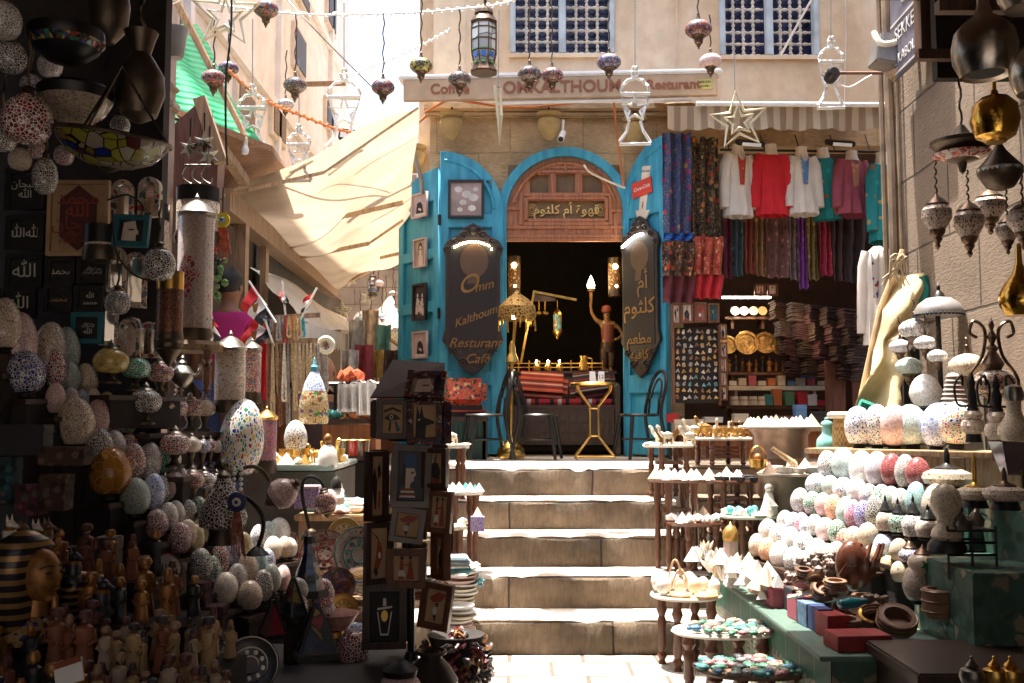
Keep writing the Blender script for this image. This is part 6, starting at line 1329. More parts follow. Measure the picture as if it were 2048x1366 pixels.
o,r,h=pot_lamp('white starry wide lamp with green stars at the right',2000,300,382,88,4.6,[(.2,-.5),(.6,-.42),(.98,-.1),(1,.05),(.6,.3),(.3,.5),(.1,.7),(0,.74)],m_bronze,'starry_lamp')
b=MB();b.lathe([(.31,-.2),(.49,-.06),(.505,.03),(.4,.1)],28);ob('glass_band',b,crackle('starry_glass',(.6,.58,.54),[(.6,.58,.54),(.62,.6,.56),(.02,.2,.12),(.6,.56,.5),(.05,.2,.35)],9,.03),o,scale=(2*r,)*3)
def pend(label,u,v0,v1,w,Y,key,top):
 a=P(u,(v0+v1)/2,Y);h=S(v1-v0,Y);r=S(w,Y)/2;o=fan('pendant_lamp',label,'lamp',a,'bead shaped pendant lamps on the right wall')
 b=MB();b.lathe([(.26,-.16),(.38,-.06),(.5,.06),(.5,.2),(.36,.3)],24);ob('globe',b,crackle('pale_inlay_'+key,(.42,.34,.28),[(.1,.05,.04),(.40,.32,.26),(.16,.08,.06)],15,.16),o,scale=(2*r,2*r,h))
 b=MB();b.lathe([(r*.78,h*.28),(r*.8,h*.31),(r*.5,h*.4),(r*.2,h*.45),(r*.06,h*.5),(0,h*.5)],18);ob('cap',b,m_copper,o)
 b=MB();b.lathe([(r*.56,-h*.15),(r*.5,-h*.22),(r*.3,-h*.28),(r*.34,-h*.32),(r*.14,-h*.4),(r*.2,-h*.45),(0,-h*.52)],18);ob('finial',b,m_copper,o)
 b=MB();n=14;b.tube([(.005*math.sin(i*1.6),.005*math.cos(i*1.6),h*.5+(top-a.z-h*.5)*i/n)for i in range(n+1)],.005,5);ob('chain',b,m_bronze,o)
pend('pale inlaid pendant lamp, leftmost on the right wall',1874,386,500,58,5.0,'a',wz(1874,320,5.0));pend('pale inlaid pendant lamp beside the leftmost one, hung lower',1938,398,515,60,5.0,'b',wz(1938,340,5.0));pend('pale pendant lamp half hidden under the white starry lamp',1980,375,470,64,5.1,'c',wz(1980,330,5.1))
pend('dark pewter pendant lamp near the right edge of the view',2015,430,510,44,4.9,'d',wz(2015,380,4.9));pend('dim round pendant lamp at the right edge above the gold pear lamp',2046,400,500,60,4.6,'e',wz(2046,330,4.6))
o=fan('glass_vase','clear flared square glass vase at the right edge of the shelf','vase',P(2022,950,4.3));s_=S(1,4.3)
b=MB();b.lathe([(18*s_,0),(42*s_,66*s_),(40*s_,66*s_),(16*s_,4*s_),(0,4*s_)],4);ob('body',b,mat('smoky_glass',(.22,.18,.2),.08,trans=.6),o)
o=fan('hanging_rail','dark beam and chains from which the metal lamps hang at the right','rail',(2.2,4.3,3.1))
ob('beam',MB().beam((-.4,-.2,.0),(.8,-.2,.0),.05),m_timber,o);ob('beam',MB().beam((-.2,.5,.05),(.9,.5,.05),.05),m_timber,o)
m_walnut=wood('turned_walnut',(.13,.05,.025),.4,6)
m_alab=mat('white_alabaster',(.74,.70,.64),.4,var=.08,ns=20);m_alab2=mat('pinkish_alabaster',(.66,.50,.36),.45,var=.12,ns=20)
m_plate=mat('pale_plate',(.62,.58,.5),.5,var=.12)
def leg_prof(h,r=.02):return[(r*.9,0),(r*.6,h*.06),(r*1.1,h*.12),(r*.7,h*.18),(r*1.0,h*.25),(r*.8,h*.5),(r*1.05,h*.62),(r*.65,h*.7),(r*1.2,h*.8),(r*.9,h*.88),(r*1.2,h)]
def side_table(label,u,v,w,Y,zf,nl=4,top=None,oval=.7,group='low tray tables on the steps',r=.022,apron=True):
 c=P(u,v,Y);rw=S(w,Y)/2;h=c.z-zf;o=fan('tray_table',label,'table',(c.x,Y,zf),group)
 b=MB();b.lathe([(0,h-.012),(rw*.94,h-.012),(rw,h),(rw*.97,h+.012),(rw*.9,h+.004),(0,h+.004)],36,Matrix.Diagonal((1,oval,1,1)));ob('tabletop',b,top or m_plate,o)
 for i in range(nl):
  t=math.pi*(2*i+1)/nl+.3;q=.72;b=MB();b.lathe(leg_prof(h-.012,r),10,Matrix.Translation((rw*q*math.cos(t),rw*q*oval*math.sin(t),0)));ob('leg',b,m_walnut,o)
 if apron:
  b=MB();z=h-.12
  for k_ in range(3):b.box((0,0,h*(.35+.16*k_)),(rw*1.0,rw*oval*.9,.022))
  ob('fretwork',b,m_walnut,o)
 return Vector((c.x,Y,c.z+.006)),rw,oval
PYRM={}
def goods(tt,kinds,n,label,group,seed,sc=1.0,inner=.85):
 c,rw,ov=tt;q=random.Random(seed);pts=[]
 tries=0
 while len(pts)<n and tries<4000:
  tries+=1;a,rr=q.uniform(0,6.283),math.sqrt(q.random())*inner;x,y=rw*rr*math.cos(a),rw*ov*rr*math.sin(a)
  s_=q.choice(kinds)
  if all((x-px)**2+(y-py)**2>(.36*(s_[1]*sc+ps))**2 for px,py,ps in pts):
   pts.append((x,y,s_[1]*sc));nm,sz,m_,lab2=s_;sz*=sc*q.uniform(.85,1.2)
   if nm not in PYRM:
    b=MB()
    if nm.endswith('pyramid'):b.pyr((0,0,0),1,.95)
    elif nm=='scarab':b.ball((0,0,.22),.5,2,(.75,1,.45));b.ball((0,-.48,.18),.2,1);b.tube([(0,-.3,.44),(0,.45,.32)],.03,4)
    elif nm=='crystal':
     qq=random.Random(3)
     for k_ in range(7):d=Vector((qq.uniform(-.5,.5),qq.uniform(-.5,.5),1));b.tube([(0,0,0),d*.7,d*1.0],[.13,.13,.001],5)
    elif nm=='stone':b.ball((0,0,.3),.45,1,(1,1,.7));b.jit(.05)
    elif nm=='book':b.box((0,0,.15),(1,.7,.3),bev=.03)
    elif nm=='bowl':b.lathe([(.2,0),(.45,.2),(.5,.4),(.44,.4),(.2,.1),(0,.1)],14)
    elif nm=='camel':b.ball((0,0,.5),.3,1,(1.3,.7,.8));b.tube([(.3,0,.5),(.5,0,.7),(.55,0,1)],[.12,.08,.1],6);[b.tube([(x_,y_,.45),(x_,y_,0)],.06,5)for x_ in(-.25,.25)for y_ in(-.12,.12)];b.ball((.62,0,1),.1,1)
    elif nm=='egg_stone':b.ball((0,0,.42),.4,2,(.85,.85,1.1))
    elif nm=='brass_cup':b.lathe([(.3,0),(.12,.1),(.12,.3),(.4,.5),(.42,.9),(.36,.9),(.3,.55),(0,.5)],12)
    elif nm=='shell_dish':b.ball((0,0,.1),.5,2,(1,.8,.25))
    PYRM[nm]=b.mesh(nm)
   one(nm,lab2+' '+label,nm.replace('_',' '),PYRM[nm],m_,group,loc=c+Vector((x,y,0)),rot=(0,0,q.uniform(0,6.28)),scale=(sz,)*3,smooth=True)
AL=('alabaster_pyramid',.06,m_alab,'small white alabaster pyramid');AL2=('alabaster_pyramid',.075,m_alab2,'sandy alabaster pyramid')
BR_=('brass_cup',.07,m_gold,'little gilt cup');CM=('camel',.12,m_goldf,'small gilded camel');CM2=('camel',.11,mat('cream_camel',(.62,.55,.42),.5),'cream carved camel');BK_=('book',.08,m_bx['black'],'small dark box');BW=('bowl',.08,m_alab,'white alabaster bowl');ST_=('stone',.07,m_alab,'rough white stone')
t1=side_table('oval topped table with gold butterfly, at the top of the steps',1337,891,104,7.12,.8,top=m_plate);goods(t1,[('shell_dish',.08,m_cream,'pale carved shell dish'),CM2],20,'on the oval table with the butterfly','trinkets on the butterfly table',1)
o=fan('butterfly_ornament','golden wooden butterfly standing on the oval top table','ornament',t1[0]+Vector((-.02,-.08,.02)))
b=MB()
for sx in(-1,1):b.poly([(0,.02),(sx*.07,.1),(sx*.085,.07),(sx*.06,.03),(sx*.05,-.0),(0,.0)],-.004,.004)
ob('wings',b,m_goldf,o);b=MB();b.tube([(0,-.005,-.01),(0,-.005,.07)],.007,6);ob('body',b,m_copper,o)
t2=side_table('wider round table piled with gilded animals behind the butterfly one',1440,877,132,7.6,1.0);goods(t2,[CM,CM2,BR_],26,'on the round table of gilded animals','gilded animals on the round table',2,1.1)
t3=side_table('fretwork table crowded with white pyramids beside the third step',1351,960,108,6.42,.4,top=m_walnut);goods(t3,[AL,AL,AL,AL2],34,'on the fretwork table','pyramids on the fretwork table',3)
t4=side_table('fretwork table with dark boxes and pyramids behind the copper basin',1460,962,114,6.75,.6,top=m_walnut);goods(t4,[AL,AL2,BK_,ST_],18,'on the second fretwork table','pieces on the second fretwork table',4,1.2)
t5=side_table('small round tray table with pale stones beside the fourth step',1392,1046,116,6.3,.4,top=m_walnut,apron=False);goods(t5,[AL,AL2,ST_,('stone',.07,mat('pale_green_stone',(.4,.5,.45),.4),'pale green stone')],20,'on the small round tray','stones on the small round tray',5,1.1)
t6=side_table('dark box table with white tray and turquoise eggs',1498,1032,118,6.25,.4,top=m_plate,apron=True);goods(t6,[ST_,('shell_dish',.09,m_alab,'white carved dish')],12,'on the white tray with turquoise eggs','pieces on the turquoise egg tray',6)
for i,(x,y)in enumerate(((-.12,.0),(-.07,-.03),(.0,-.04),(.04,.02))):one('turquoise_egg','turquoise stone egg on the white tray, '+nth(i,4),'egg',MB().ball((0,0,.028),.028,2,(.9,.9,1.15)),mat('turquoise_stone',(.10,.42,.42),.3,var=.2,ns=40),'turquoise eggs on the white tray',loc=t6[0]+Vector((x,y,0)))
o=fan('white_figurine','white seated stone figurine on the white tray','figurine',t6[0]+Vector((.12,-.02,0)))
b=MB();b.lathe([(.05,0),(.055,.03),(.035,.09),(.03,.12),(.018,.15)],12);b.ball((0,0,.17),.026,2);b.tube([(0,-.03,.1),(.03,-.06,.06),(-.01,-.07,.05)],.014,6);ob('figure',b,m_alab,o)
t7=side_table('small round tray table with pale stone fruit at the foot of the steps',1372,1190,142,5.6,0,nl=4,oval=.85,r=.026,apron=False)
goods(t7,[('egg_stone',.11,m_alab,'pale round stone fruit'),('shell_dish',.12,mat('orange_shell',(.6,.3,.12),.5),'orange tinted shell'),('egg_stone',.1,m_alab2,'sandy stone fruit')],15,'on the foremost small tray','stone fruit on the small tray',7,1.1)
o=fan('cord_loop','thin loop of twisted cord standing over the stone fruit tray','cord',t7[0]+Vector((-.05,.05,0)))
b=MB();b.tube([(-.05+.1*i/12,0,.02+.16*math.sin(math.pi*i/12))for i in range(13)],.006,5);ob('loop',b,m_wood_lt,o);b=MB();b.tube([(-.02+.12*i/12,.03,.02+.14*math.sin(math.pi*i/12)-.08*i/12)for i in range(13)],.006,5);ob('loose_end',b,m_wood_lt,o)
m_sc=[mat('scarab_'+n,tuple(q*.8 for q in c),.35,var=.6,ns=9,coat=.2,bump=.4,bs=14)for n,c in(('teal',(.05,.28,.28)),('green',(.05,.20,.12)),('grey',(.22,.22,.23)),('sand',(.45,.34,.22)),('black',(.03,.03,.035)),('blue',(.06,.2,.36)),('pink',(.36,.16,.16)),('cream',(.55,.48,.38)))]
scn=['teal','green','grey','sand','black','blue','pink','cream']
t8=side_table('white rimmed oval tray of scarab stones right of the steps',1450,1262,212,5.0,0,nl=4,oval=.62,r=.03,apron=False)
t8b=(t8[0]+Vector((.06,-.03,.01)),t8[1]*.92,t8[2])
goods(t8b,[('scarab',.058,m_sc[i],scn[i]+' carved scarab stone')for i in range(8)],95,'on the white rimmed oval tray','scarab stones on the oval tray',8,1.0,.95)
t9=side_table('lowest and nearest round tray of scarab stones by the green counter',1512,1340,236,4.55,0,nl=4,oval=.6,r=.03,apron=False,top=mat('brown_tray',(.16,.10,.06),.5))
goods(t9,[('scarab',.066,m_sc[i],scn[i]+' carved scarab stone')for i in range(8)],95,'on the nearest round tray','scarab stones on the nearest tray',9,1.0,.95)
m_cop2=mat('pinkish_copper',(.30,.20,.15),.42,.8,var=.25,ns=5,bump=.15);m_basin=mat('dull_basin',(.20,.16,.12),.5,.7,var=.3,bump=.2)
def basin(label,u,v0,v1,w,Y,m_,zf,tr=1.28):
 a=P(u,v0,Y);r=S(w,Y)/2;h=a.z-zf;o=fan('copper_basin',label,'basin',(a.x,Y,zf),'copper basins used as display stands')
 b=MB();b.lathe([(r*.7,0),(r*.86,h*.1),(r*.9,h*.55),(r*.95,h*.58),(r*.92,h*.62),(r*.92,h*.9),(r*1.05,h*.97),(r*1.05,h),(r*.9,h),(0,h-.02)],32);ob('body',b,m_,o)
 b=MB();b.lathe([(0,h),(r*tr,h),(r*tr*1.02,h+.012),(r*tr*.98,h+.016),(0,h+.008)],36,Matrix.Diagonal((1,.8,1,1)));ob('tray',b,m_plate,o)
 return Vector((a.x,Y,a.z+.01)),r*tr,.8
b1=basin('tall pinkish copper basin under a white tray of pyramids',1560,856,930,116,7.0,m_cop2,.8,1.4);goods(b1,[AL,AL,AL2],30,'on the tall copper basin tray','pyramids on the tall basin',11,1.15)
b2_=basin('dull wide basin with white stone bowls before the tall copper one',1577,950,1040,108,6.35,m_basin,.4,1.12);goods(b2_,[BW,BW,AL2,('egg_stone',.1,m_alab,'white stone egg')],14,'on the dull wide basin','bowls on the wide basin',12,1.25)
one('wooden_pestle','pale wooden pestle slanting out of the bowls on the wide basin','pestle',MB().tube([(0,0,0),(-.14,.02,.1)],[.022,.016],8),m_wood_lt,loc=b2_[0]+Vector((.03,-.05,.06)))
o=fan('brass_basket','little brass basket with hoop handle hanging left of the wide basin','basket',P(1516,928,6.3));b=MB();b.lathe([(.02,-.04),(.05,-.02),(.056,.03),(.05,.03),(0,-.02)],16);ob('bowl',b,m_brass,o);b=MB();b.tube([(.052*math.cos(R(a)),0,.03+.08*math.sin(R(a)))for a in range(0,181,15)],.006,6);ob('hoop',b,m_brass,o);b=MB();b.ball((0,0,.035),.035,2);ob('ball',b,m_goldf,o)
o=fan('teal_vase','pale turquoise lidded bottle vase beside the tall copper basin','vase',P(1655,905,6.3));s_=S(1,6.3)
b=MB();b.lathe([(0,0),(18*s_,0),(22*s_,12*s_),(20*s_,26*s_),(10*s_,38*s_),(9*s_,54*s_),(11*s_,56*s_)],22);ob('body',b,mat('turquoise_glass',(.22,.5,.45),.25,coat=.4),o);b=MB();b.lathe([(12*s_,56*s_),(11*s_,60*s_),(4*s_,64*s_),(5*s_,68*s_),(0,71*s_)],14);ob('lid',b,mat('turquoise_glass',(.22,.5,.45),.25),o)
o=fan('woven_basket','tall woven straw basket with thick pale rim beside the topmost round lamps','basket',P(1692,905,6.1));s_=S(1,6.1)
k=NT('woven_straw');wv=k.n('TexChecker',i_Vector=k.coord((60,60,45),rnd_off=False),i_Scale=1);k.set('Base Color',k.mix(wv.outputs[1],(.5,.34,.14),(.28,.16,.06)));k.set('Roughness',.9)
b=MB();b.lathe([(24*s_,0),(26*s_,30*s_),(23*s_,66*s_)],26);ob('body',b,k.m,o);b=MB();b.tube([(28*s_*math.cos(R(a)),28*s_*math.sin(R(a)),74*s_)for a in range(0,360,15)],7*s_,8,True);ob('rim',b,m_cream,o)
q=random.Random(21)
for i in range(44):
 t=i/43;u=1395+150*t+q.uniform(-14,14);v=1085+90*t*q.uniform(.3,1.1)+q.uniform(-6,22);Y=5.95-.9*t
 m_=[m_alab,m_alab,m_alab2,mat('clear_quartz',(.66,.64,.62),.15,trans=.3)][i%4];nm='crystal' if t<.5 and i%3 else 'alabaster_pyramid'
 if nm not in PYRM:b=MB();qq=random.Random(3);[b.tube([(0,0,0),Vector(d)*.7,Vector(d)],[.13,.13,.001],5)for d in[(qq.uniform(-.5,.5),qq.uniform(-.5,.5),1)for _ in range(7)]];PYRM[nm]=b.mesh(nm)
 p=P(u,v+26,Y);p.z=max(p.z,.42)
 one(nm,('white crystal cluster' if nm=='crystal' else 'pale alabaster pyramid')+' heaped at the far end of the green counter',nm.replace('_',' '),PYRM[nm],m_,'crystals and pyramids heaped on the counter',loc=p,rot=(q.uniform(-.2,.2),q.uniform(-.2,.2),q.uniform(0,6)),scale=(q.uniform(.055,.1),)*3)
o=fan('domed_candle_holder','pinkish glass candle holder with golden onion dome among the crystals','candle holder',P(1462,1120,5.9));s_=S(1,5.9)
b=MB();b.lathe([(0,0),(15*s_,0),(14*s_,38*s_),(0,40*s_)],8);ob('glass',b,mat('pink_frosted',(.55,.4,.36),.4),o);b=MB();b.lathe([(15*s_,38*s_),(16*s_,44*s_),(15*s_,56*s_),(8*s_,66*s_),(2*s_,70*s_),(0,76*s_)],16);ob('dome',b,m_gold,o)
GLF='glass egg lamps of the left stall'
def yl(u,k):return 2.9+.003*u+.1*k
LEGG=[('in the lowest row',0,[(498,1160,1219,48,'tn'),(524,1138,1202,42,'dk'),(544,1127,1184,36,'gg'),(562,1130,1182,30,'pk')]),('in the second lowest row',1,[(450,1144,1207,48,'cr'),(473,1126,1188,40,'gy'),(494,1105,1168,42,'tn'),(517,1100,1150,32,'tl'),(534,1096,1144,32,'bl')]),('in the third lowest row',2,[(401,1095,1159,46,'dk'),(427,1110,1172,38,'gn'),(440,1086,1148,40,'rd'),(459,1072,1130,40,'lb'),(484,1063,1122,36,'ye')]),('in the fourth lowest row',3,[(358,1044,1107,46,'rd'),(373,1038,1094,36,'tn'),(390,1048,1100,36,'ye'),(408,1025,1084,42,'cr'),(429,1038,1087,32,'tl')]),('in the middle row',4,[(311,1017,1075,44,'rd'),(333,1004,1062,40,'mm'),(353,1000,1050,36,'gy'),(375,998,1047,34,'dk'),(394,992,1032,32,'gn')]),('under the orange egg row',5,[(269,955,1030,60,'gg'),(303,946,1020,46,'lb'),(321,950,1010,38,'dk'),(342,942,1005,44,'pk'),(358,934,997,36,'gy')]),('in the row of the orange egg',6,[(220,893,992,78,'or'),(268,886,957,44,'rd'),(296,884,960,44,'gy'),(321,888,947,36,'eg'),(342,884,945,40,'cr')]),('in the row above the orange egg',7,[(196,856,926,54,'dk'),(229,860,918,44,'gy'),(258,866,914,36,'rd'),(283,864,900,30,'tn')]),('in the upper row',8,[(150,794,892,74,'tn'),(196,798,872,52,'pk'),(226,806,868,34,'pk'),(250,806,868,42,'mm')]),('in the second highest row',9,[(110,765,826,40,'pk'),(140,774,822,34,'gy'),(165,778,816,28,'lb'),(185,776,818,30,'cr'),(213,783,812,28,'ye')]),('in the highest row',10,[(52,700,787,80,'bl'),(109,698,774,44,'rd'),(140,722,784,42,'gg'),(175,726,792,44,'tn')]),('on the ledge under the black frames',11,[(32,623,738,76,'pk'),(92,643,744,64,'tn'),(133,653,745,52,'gg'),(8,594,700,60,'tn')]),('on the sunlit back shelf',7,[(518,1048,1098,34,'wk'),(538,1042,1090,32,'aq'),(558,1034,1088,42,'ww'),(584,1060,1104,32,'mr'),(598,1048,1084,24,'wn')]),('on the sunlit middle shelf',5,[(546,1072,1120,36,'cr'),(566,1072,1116,34,'tn'),(580,1075,1114,30,'ww')]),('among the pyramid lamps',-8,[(591,1174,1247,50,'dk'),(596,1155,1200,40,'gy'),(645,1156,1217,48,'rd'),(649,1200,1254,50,'gy'),(718,1213,1254,44,'pk'),(712,1238,1280,58,'lb')])]
for rn,k_,row in LEGG:
 row=sorted(row);n=len(row);pos=[]
 for i,e in enumerate(row):
  Y=yl(e[0],k_);egg(e[0],e[1],e[2],e[3]+2,Y,e[4],'%s glass egg %s at left, %s'%(GL[e[4]][1],rn,nth(i,n)),GLF)
  a=P(e[0],e[2],Y);pos.append((a.x,Y,a.z-.8*.14*S(e[3],Y)))
 if k_<0:
  for p in pos:one('stand_block','dark block lifting a net globe among the pyramid lamps','block',MB().box((0,0,0),(.07,.08,max(.02,p[2]-.446))),m_wood_dk,'dark blocks under the globes',loc=(p[0],p[1],(p[2]+.446)/2-.004))
 if k_>=0:
  p0,p1=Vector(pos[0]),Vector(pos[-1]);zz=min(p[2]for p in pos);p0.z=p1.z=zz
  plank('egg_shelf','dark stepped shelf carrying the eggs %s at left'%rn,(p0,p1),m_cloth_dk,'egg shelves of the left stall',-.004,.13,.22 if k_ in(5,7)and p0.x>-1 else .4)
  for p in pos:
   if p[2]-zz>.012:
    one('stand_block','dark block raising an egg %s of the left stall'%rn,'block',MB().box((0,0,0),(.07,.08,p[2]-zz)),m_wood_dk,'dark blocks under the left eggs',loc=(p[0],p[1],(p[2]+zz)/2-.004))
egg(705,1260,1342,70,3.9,'rd','round dark red net globe at the foot of the picture stand',GLF,SPH)
AG='black framed arabic calligraphy on the stall wall';al='\uFDF2';bs='\uFDFD';mh='\uFEAA\uFEE4\uFEA4\uFEE3';sb='\uFEE5\uFE8E\uFEA4\uFE92\uFEB3'
for(u,v,w,h,t,sz,fm,lab)in((50,378,78,84,sb+'\n'+al,.34,m_fr_bk,'black framed calligraphy at the top left of the stall wall, gilt edged'),(50,466,76,72,al+al,.5,m_fr_bk,'black framed calligraphy with tall gold strokes, second from the top left'),(48,542,74,66,al,.8,m_fr_bk,'black framed large white word, third from the top at the left edge'),(36,606,72,62,al,.75,m_fr_bk,'black framed word half behind the pinkish egg at the left edge'),(122,542,56,54,mh,.5,m_fr_bk,'small black framed calligraphy left of its pair under the papyrus'),(185,540,58,54,bs,.55,m_fr_bk,'small black framed long calligraphy under the right of the papyrus'),(117,598,56,56,mh,.4,m_fr_bk,'small black framed gold calligraphy above the grey green egg'),(179,598,58,52,al+'\n'+mh,.34,m_fr_bk,'small black framed round calligraphy above the teal framed one'),(175,656,62,62,bs+'\n'+al,.3,m_fr_tl,'teal framed calligraphy, lowest of the black pictures')):
 frame('calligraphy_picture',lab,'picture',u,v,w,h,4.45,fm,m_black,None,.13,group=AG,txt=t,tsz=sz,tm=m_ink_w if u!=117 else m_goldtxt)
o=frame('papyrus_picture','large papyrus picture with red calligraphy in a dark pointed arch','picture',157,436,122,152,4.4,m_paper,m_paper,None,.05)
W_,H_=S(122,4.4),S(152,4.4);b=MB();b.poly([(0,H_*.44),(W_*.3,H_*.25),(W_*.3,-H_*.25),(0,-H_*.44),(-W_*.3,-H_*.25),(-W_*.3,H_*.25)],-.008,-.002);ob('arch_panel',b,mat('maroon_panel',(.09,.025,.02),.7),o)
for i in range(4):ob('lettering',text_mesh((mh,al,sb,bs)[i],.085,.001),mat('red_letters',(.34,.05,.03),.6),o,(0,-.011,H_*(.26-.17*i)))
frame('profile_picture','teal framed papyrus profile hanging by a black cord before the mirrors','picture',263,462,70,64,4.1,m_fr_tl,m_black,'face',.14,pitch=-6,roll=2)
m_mir=mat('mirror_glass',(.75,.72,.66),.08,1,var=.05);m_bone=crackle('bone_inlay',(.5,.42,.34),[(.32,.05,.04),(.5,.42,.32),(.08,.1,.12),(.45,.36,.28)],30,.12)
for(u,v,w,h,Y,lab)in((246,402,42,84,4.55,'arched mirror in a red and bone inlay frame, uppermost'),(300,395,44,80,4.58,'arched mirror with inlay frame right of the uppermost one'),(233,540,36,90,4.5,'narrow oval mirror in red frame behind the hanging net globe'),(270,560,44,110,4.55,'tall arched mirror between the hanging net globes'),(218,650,34,80,4.5,'narrow mirror at the right of the teal calligraphy'),(262,680,44,90,4.5,'arched mirror in red painted frame over the green lamp'),(300,680,40,70,4.55,'small mirror behind the copper cylinder lamp')):
 o=fan('arched_mirror',lab,'mirror',P(u,v,Y),'arched mirrors in inlay frames',rz=R(rnd.uniform(-10,25)));w,h=S(w,Y)/2,S(h,Y)/2
 L1=[(-w,-h),(w,-h),(w,h*.5)]+arc(0,h*.5,w,0,180,10,h*.5)[1:];w2,h2=w*.66,h*.84
 L2=[(-w2,-h2),(w2,-h2),(w2,h*.45)]+arc(0,h*.45,w2,0,180,10,h*.4)[1:]
 ob('inlay_frame',plate([L1,L2],.03,.003),m_bone,o);b=MB();b.poly(L2,.0,.006);ob('mirror_glass',b,m_mir,o)
HL='lamps hung in the dark left stall'
def ball_lamp(label,u,v,w,Y,key,top_px,group=HL,h=None,cap=m_copper):
 c=P(u,v,Y);r=S(w,Y)/2;o=fan('globe_lamp',label,'lamp',c,group,rz=rnd.uniform(0,6));q=(h or w)/w
 ob('glass_globe',SPH,GL[key][0],o,(0,0,-r*q),scale=(2*r,2*r,2*r*q))
 b=MB();b.lathe([(r*.5,r*q*.86),(r*.52,r*q*.92),(r*.3,r*q*1.02),(r*.24,r*q*1.2),(r*.34,r*q*1.24),(r*.1,r*q*1.4),(0,r*q*1.42)],18);ob('cap',b,cap,o)
 b=MB();t=wz(u,top_px,Y)-c.z;n=max(3,int((t-r*q)/.03));b.tube([(.005*math.sin(i*1.6),.005*math.cos(i*1.6),r*q*1.35+(t-r*q*1.35)*i/n)for i in range(n+1)],.005,5);ob('chain',b,m_bronze,o)
ball_lamp('pink and red net globe hung at the upper left',54,238,100,3.4,'rd',60);ball_lamp('grey net globe cut by the top left corner',4,40,78,3.3,'gy',-60);ball_lamp('dark net globe below the corner one at the left edge',20,114,66,3.4,'dk',30)
ball_lamp('dark net globe at the left edge below the pink one',5,275,56,3.7,'dk',150);ball_lamp('elongated dark red net lamp hung above the top left calligraphy',90,352,50,3.9,'dk',240,h=74);ball_lamp('small dark net globe half hidden above the elongated one',74,300,36,4.1,'rd',240)
ball_lamp('white on dark net globe hung before the mirrors by the tall lamp',318,528,66,4.2,'dk',400);ball_lamp('smaller white on dark net globe hung beside the teal picture',235,604,50,4.25,'dk',500)
o,r,h=pot_lamp('dark bowl lamp with coloured glass flowers at the top left',132,60,128,150,3.6,[(.1,-.5),(.5,-.42),(.85,-.1),(1,.3),(.98,.5),(.6,.52),(0,.52)],m_black_met,'bowl_lamp',HL)
b=MB();b.lathe([(.15,-.16),(.3,-.12),(.44,-.03),(.505,.06)],28);ob('mosaic_band',b,crackle('flower_mosaic',(.02,.02,.02),[(.03,.03,.02),(.4,.06,.03),(.5,.35,.1),(.03,.03,.03),(.05,.2,.12),(.06,.08,.3),(.03,.02,.02)],18,.1),o,scale=(2*r,)*3)
o,r,h=pot_lamp('wide white mosaic half globe lamp with dark rim at the upper left',150,170,248,150,3.7,[(.1,-.5),(.4,-.46),(.75,-.25),(.95,.1),(1,.35),(.9,.45),(.3,.5),(0,.52)],m_black_met,'half_globe_lamp',HL)
b=MB();b.lathe([(.1,-.265),(.22,-.24),(.385,-.13),(.485,.05)],28);ob('glass_bowl',b,crackle('cream_net_bowl',(.42,.34,.28),[(.28,.2,.16),(.34,.26,.2),(.3,.24,.12)],22,.1),o,scale=(2*r,)*3)
o,r,h=pot_lamp('big dark copper vase shaped lamp with engraved belly at the left',280,60,250,100,3.8,[(.15,-.5),(.7,-.42),(1,-.18),(.95,.02),(.6,.18),(.4,.26),(.55,.4),(.68,.5),(.3,.52),(0,.52)],m_bronze,'copper_lamp',HL)
b=MB();b.tube([(.01*math.sin(i*1.5),.01*math.cos(i*1.5),h*.5+i*.03)for i in range(12)],.008,5);ob('chain',b,m_bronze,o)
o,r,h=pot_lamp('dark copper rounded lamp at the top between the bowl lamp and vase lamp',218,-70,92,84,3.9,[(.3,-.5),(.9,-.3),(1,0),(.8,.3),(.3,.5),(0,.5)],m_bronze,'copper_lamp',HL)
o,r,h=pot_lamp('big grey glass lamp bowl hung behind the plaster post',352,55,118,44,5.2,[(.6,-.5),(.75,-.4),(.95,.2),(1.1,.4),(1.1,.5),(.4,.55),(0,.6)],mat('milky_glass',(.34,.32,.3),.3),'glass_lamp',HL)
k=NT('stained_glass');v=k.coord(rnd_off=False);vo=k.n('TexVoronoi',feature='DISTANCE_TO_EDGE',i_Vector=v,i_Scale=7.5);vc=k.n('TexVoronoi',i_Vector=v,i_Scale=7.5)
sep=k.n('SeparateColor',i_0=vc.outputs['Color']);cl=k.ramp(sep.outputs[0],[(0,(.40,.33,.22)),(.2,(.38,.36,.05)),(.38,(.42,.36,.27)),(.52,(.02,.03,.25)),(.62,(.36,.30,.04)),(.74,(.12,.02,.02)),(.84,(.45,.4,.3)),(.93,(.3,.2,.05))],'CONSTANT')
f_=k.n('Math',operation='GREATER_THAN',i_0=vo.outputs['Distance'],i_1=.035);k.set('Base Color',k.mix(f_.outputs[0],(.02,.015,.01),cl));k.set('Roughness',.2);k.set('Coat Weight',.4)
tl=k.n('BsdfTranslucent');k.t.links.new(k.b.inputs['Base Color'].links[0].from_socket,tl.inputs[0]);mx=k.n('MixShader',i_0=.4);k.t.links.new(k.b.outputs[0],mx.inputs[1]);k.t.links.new(tl.outputs[0],mx.inputs[2]);k.t.links.new(mx.outputs[0],k.t.nodes['Material Output'].inputs[0])
Y=3.55;o=fan('stained_glass_bowl','wide shallow stained glass bowl lamp with yellow tulips and blue panes at the left','lamp',P(222,300,Y),rot=(R(6),R(8),0));r=S(228,Y)/2
b=MB();b.lathe([(.08,-.2),(.2,-.18),(.36,-.09),(.46,.05),(.5,.14)],40);ob('glass_bowl',b,k.m,o,scale=(2*r,2*r,2*r*.8))
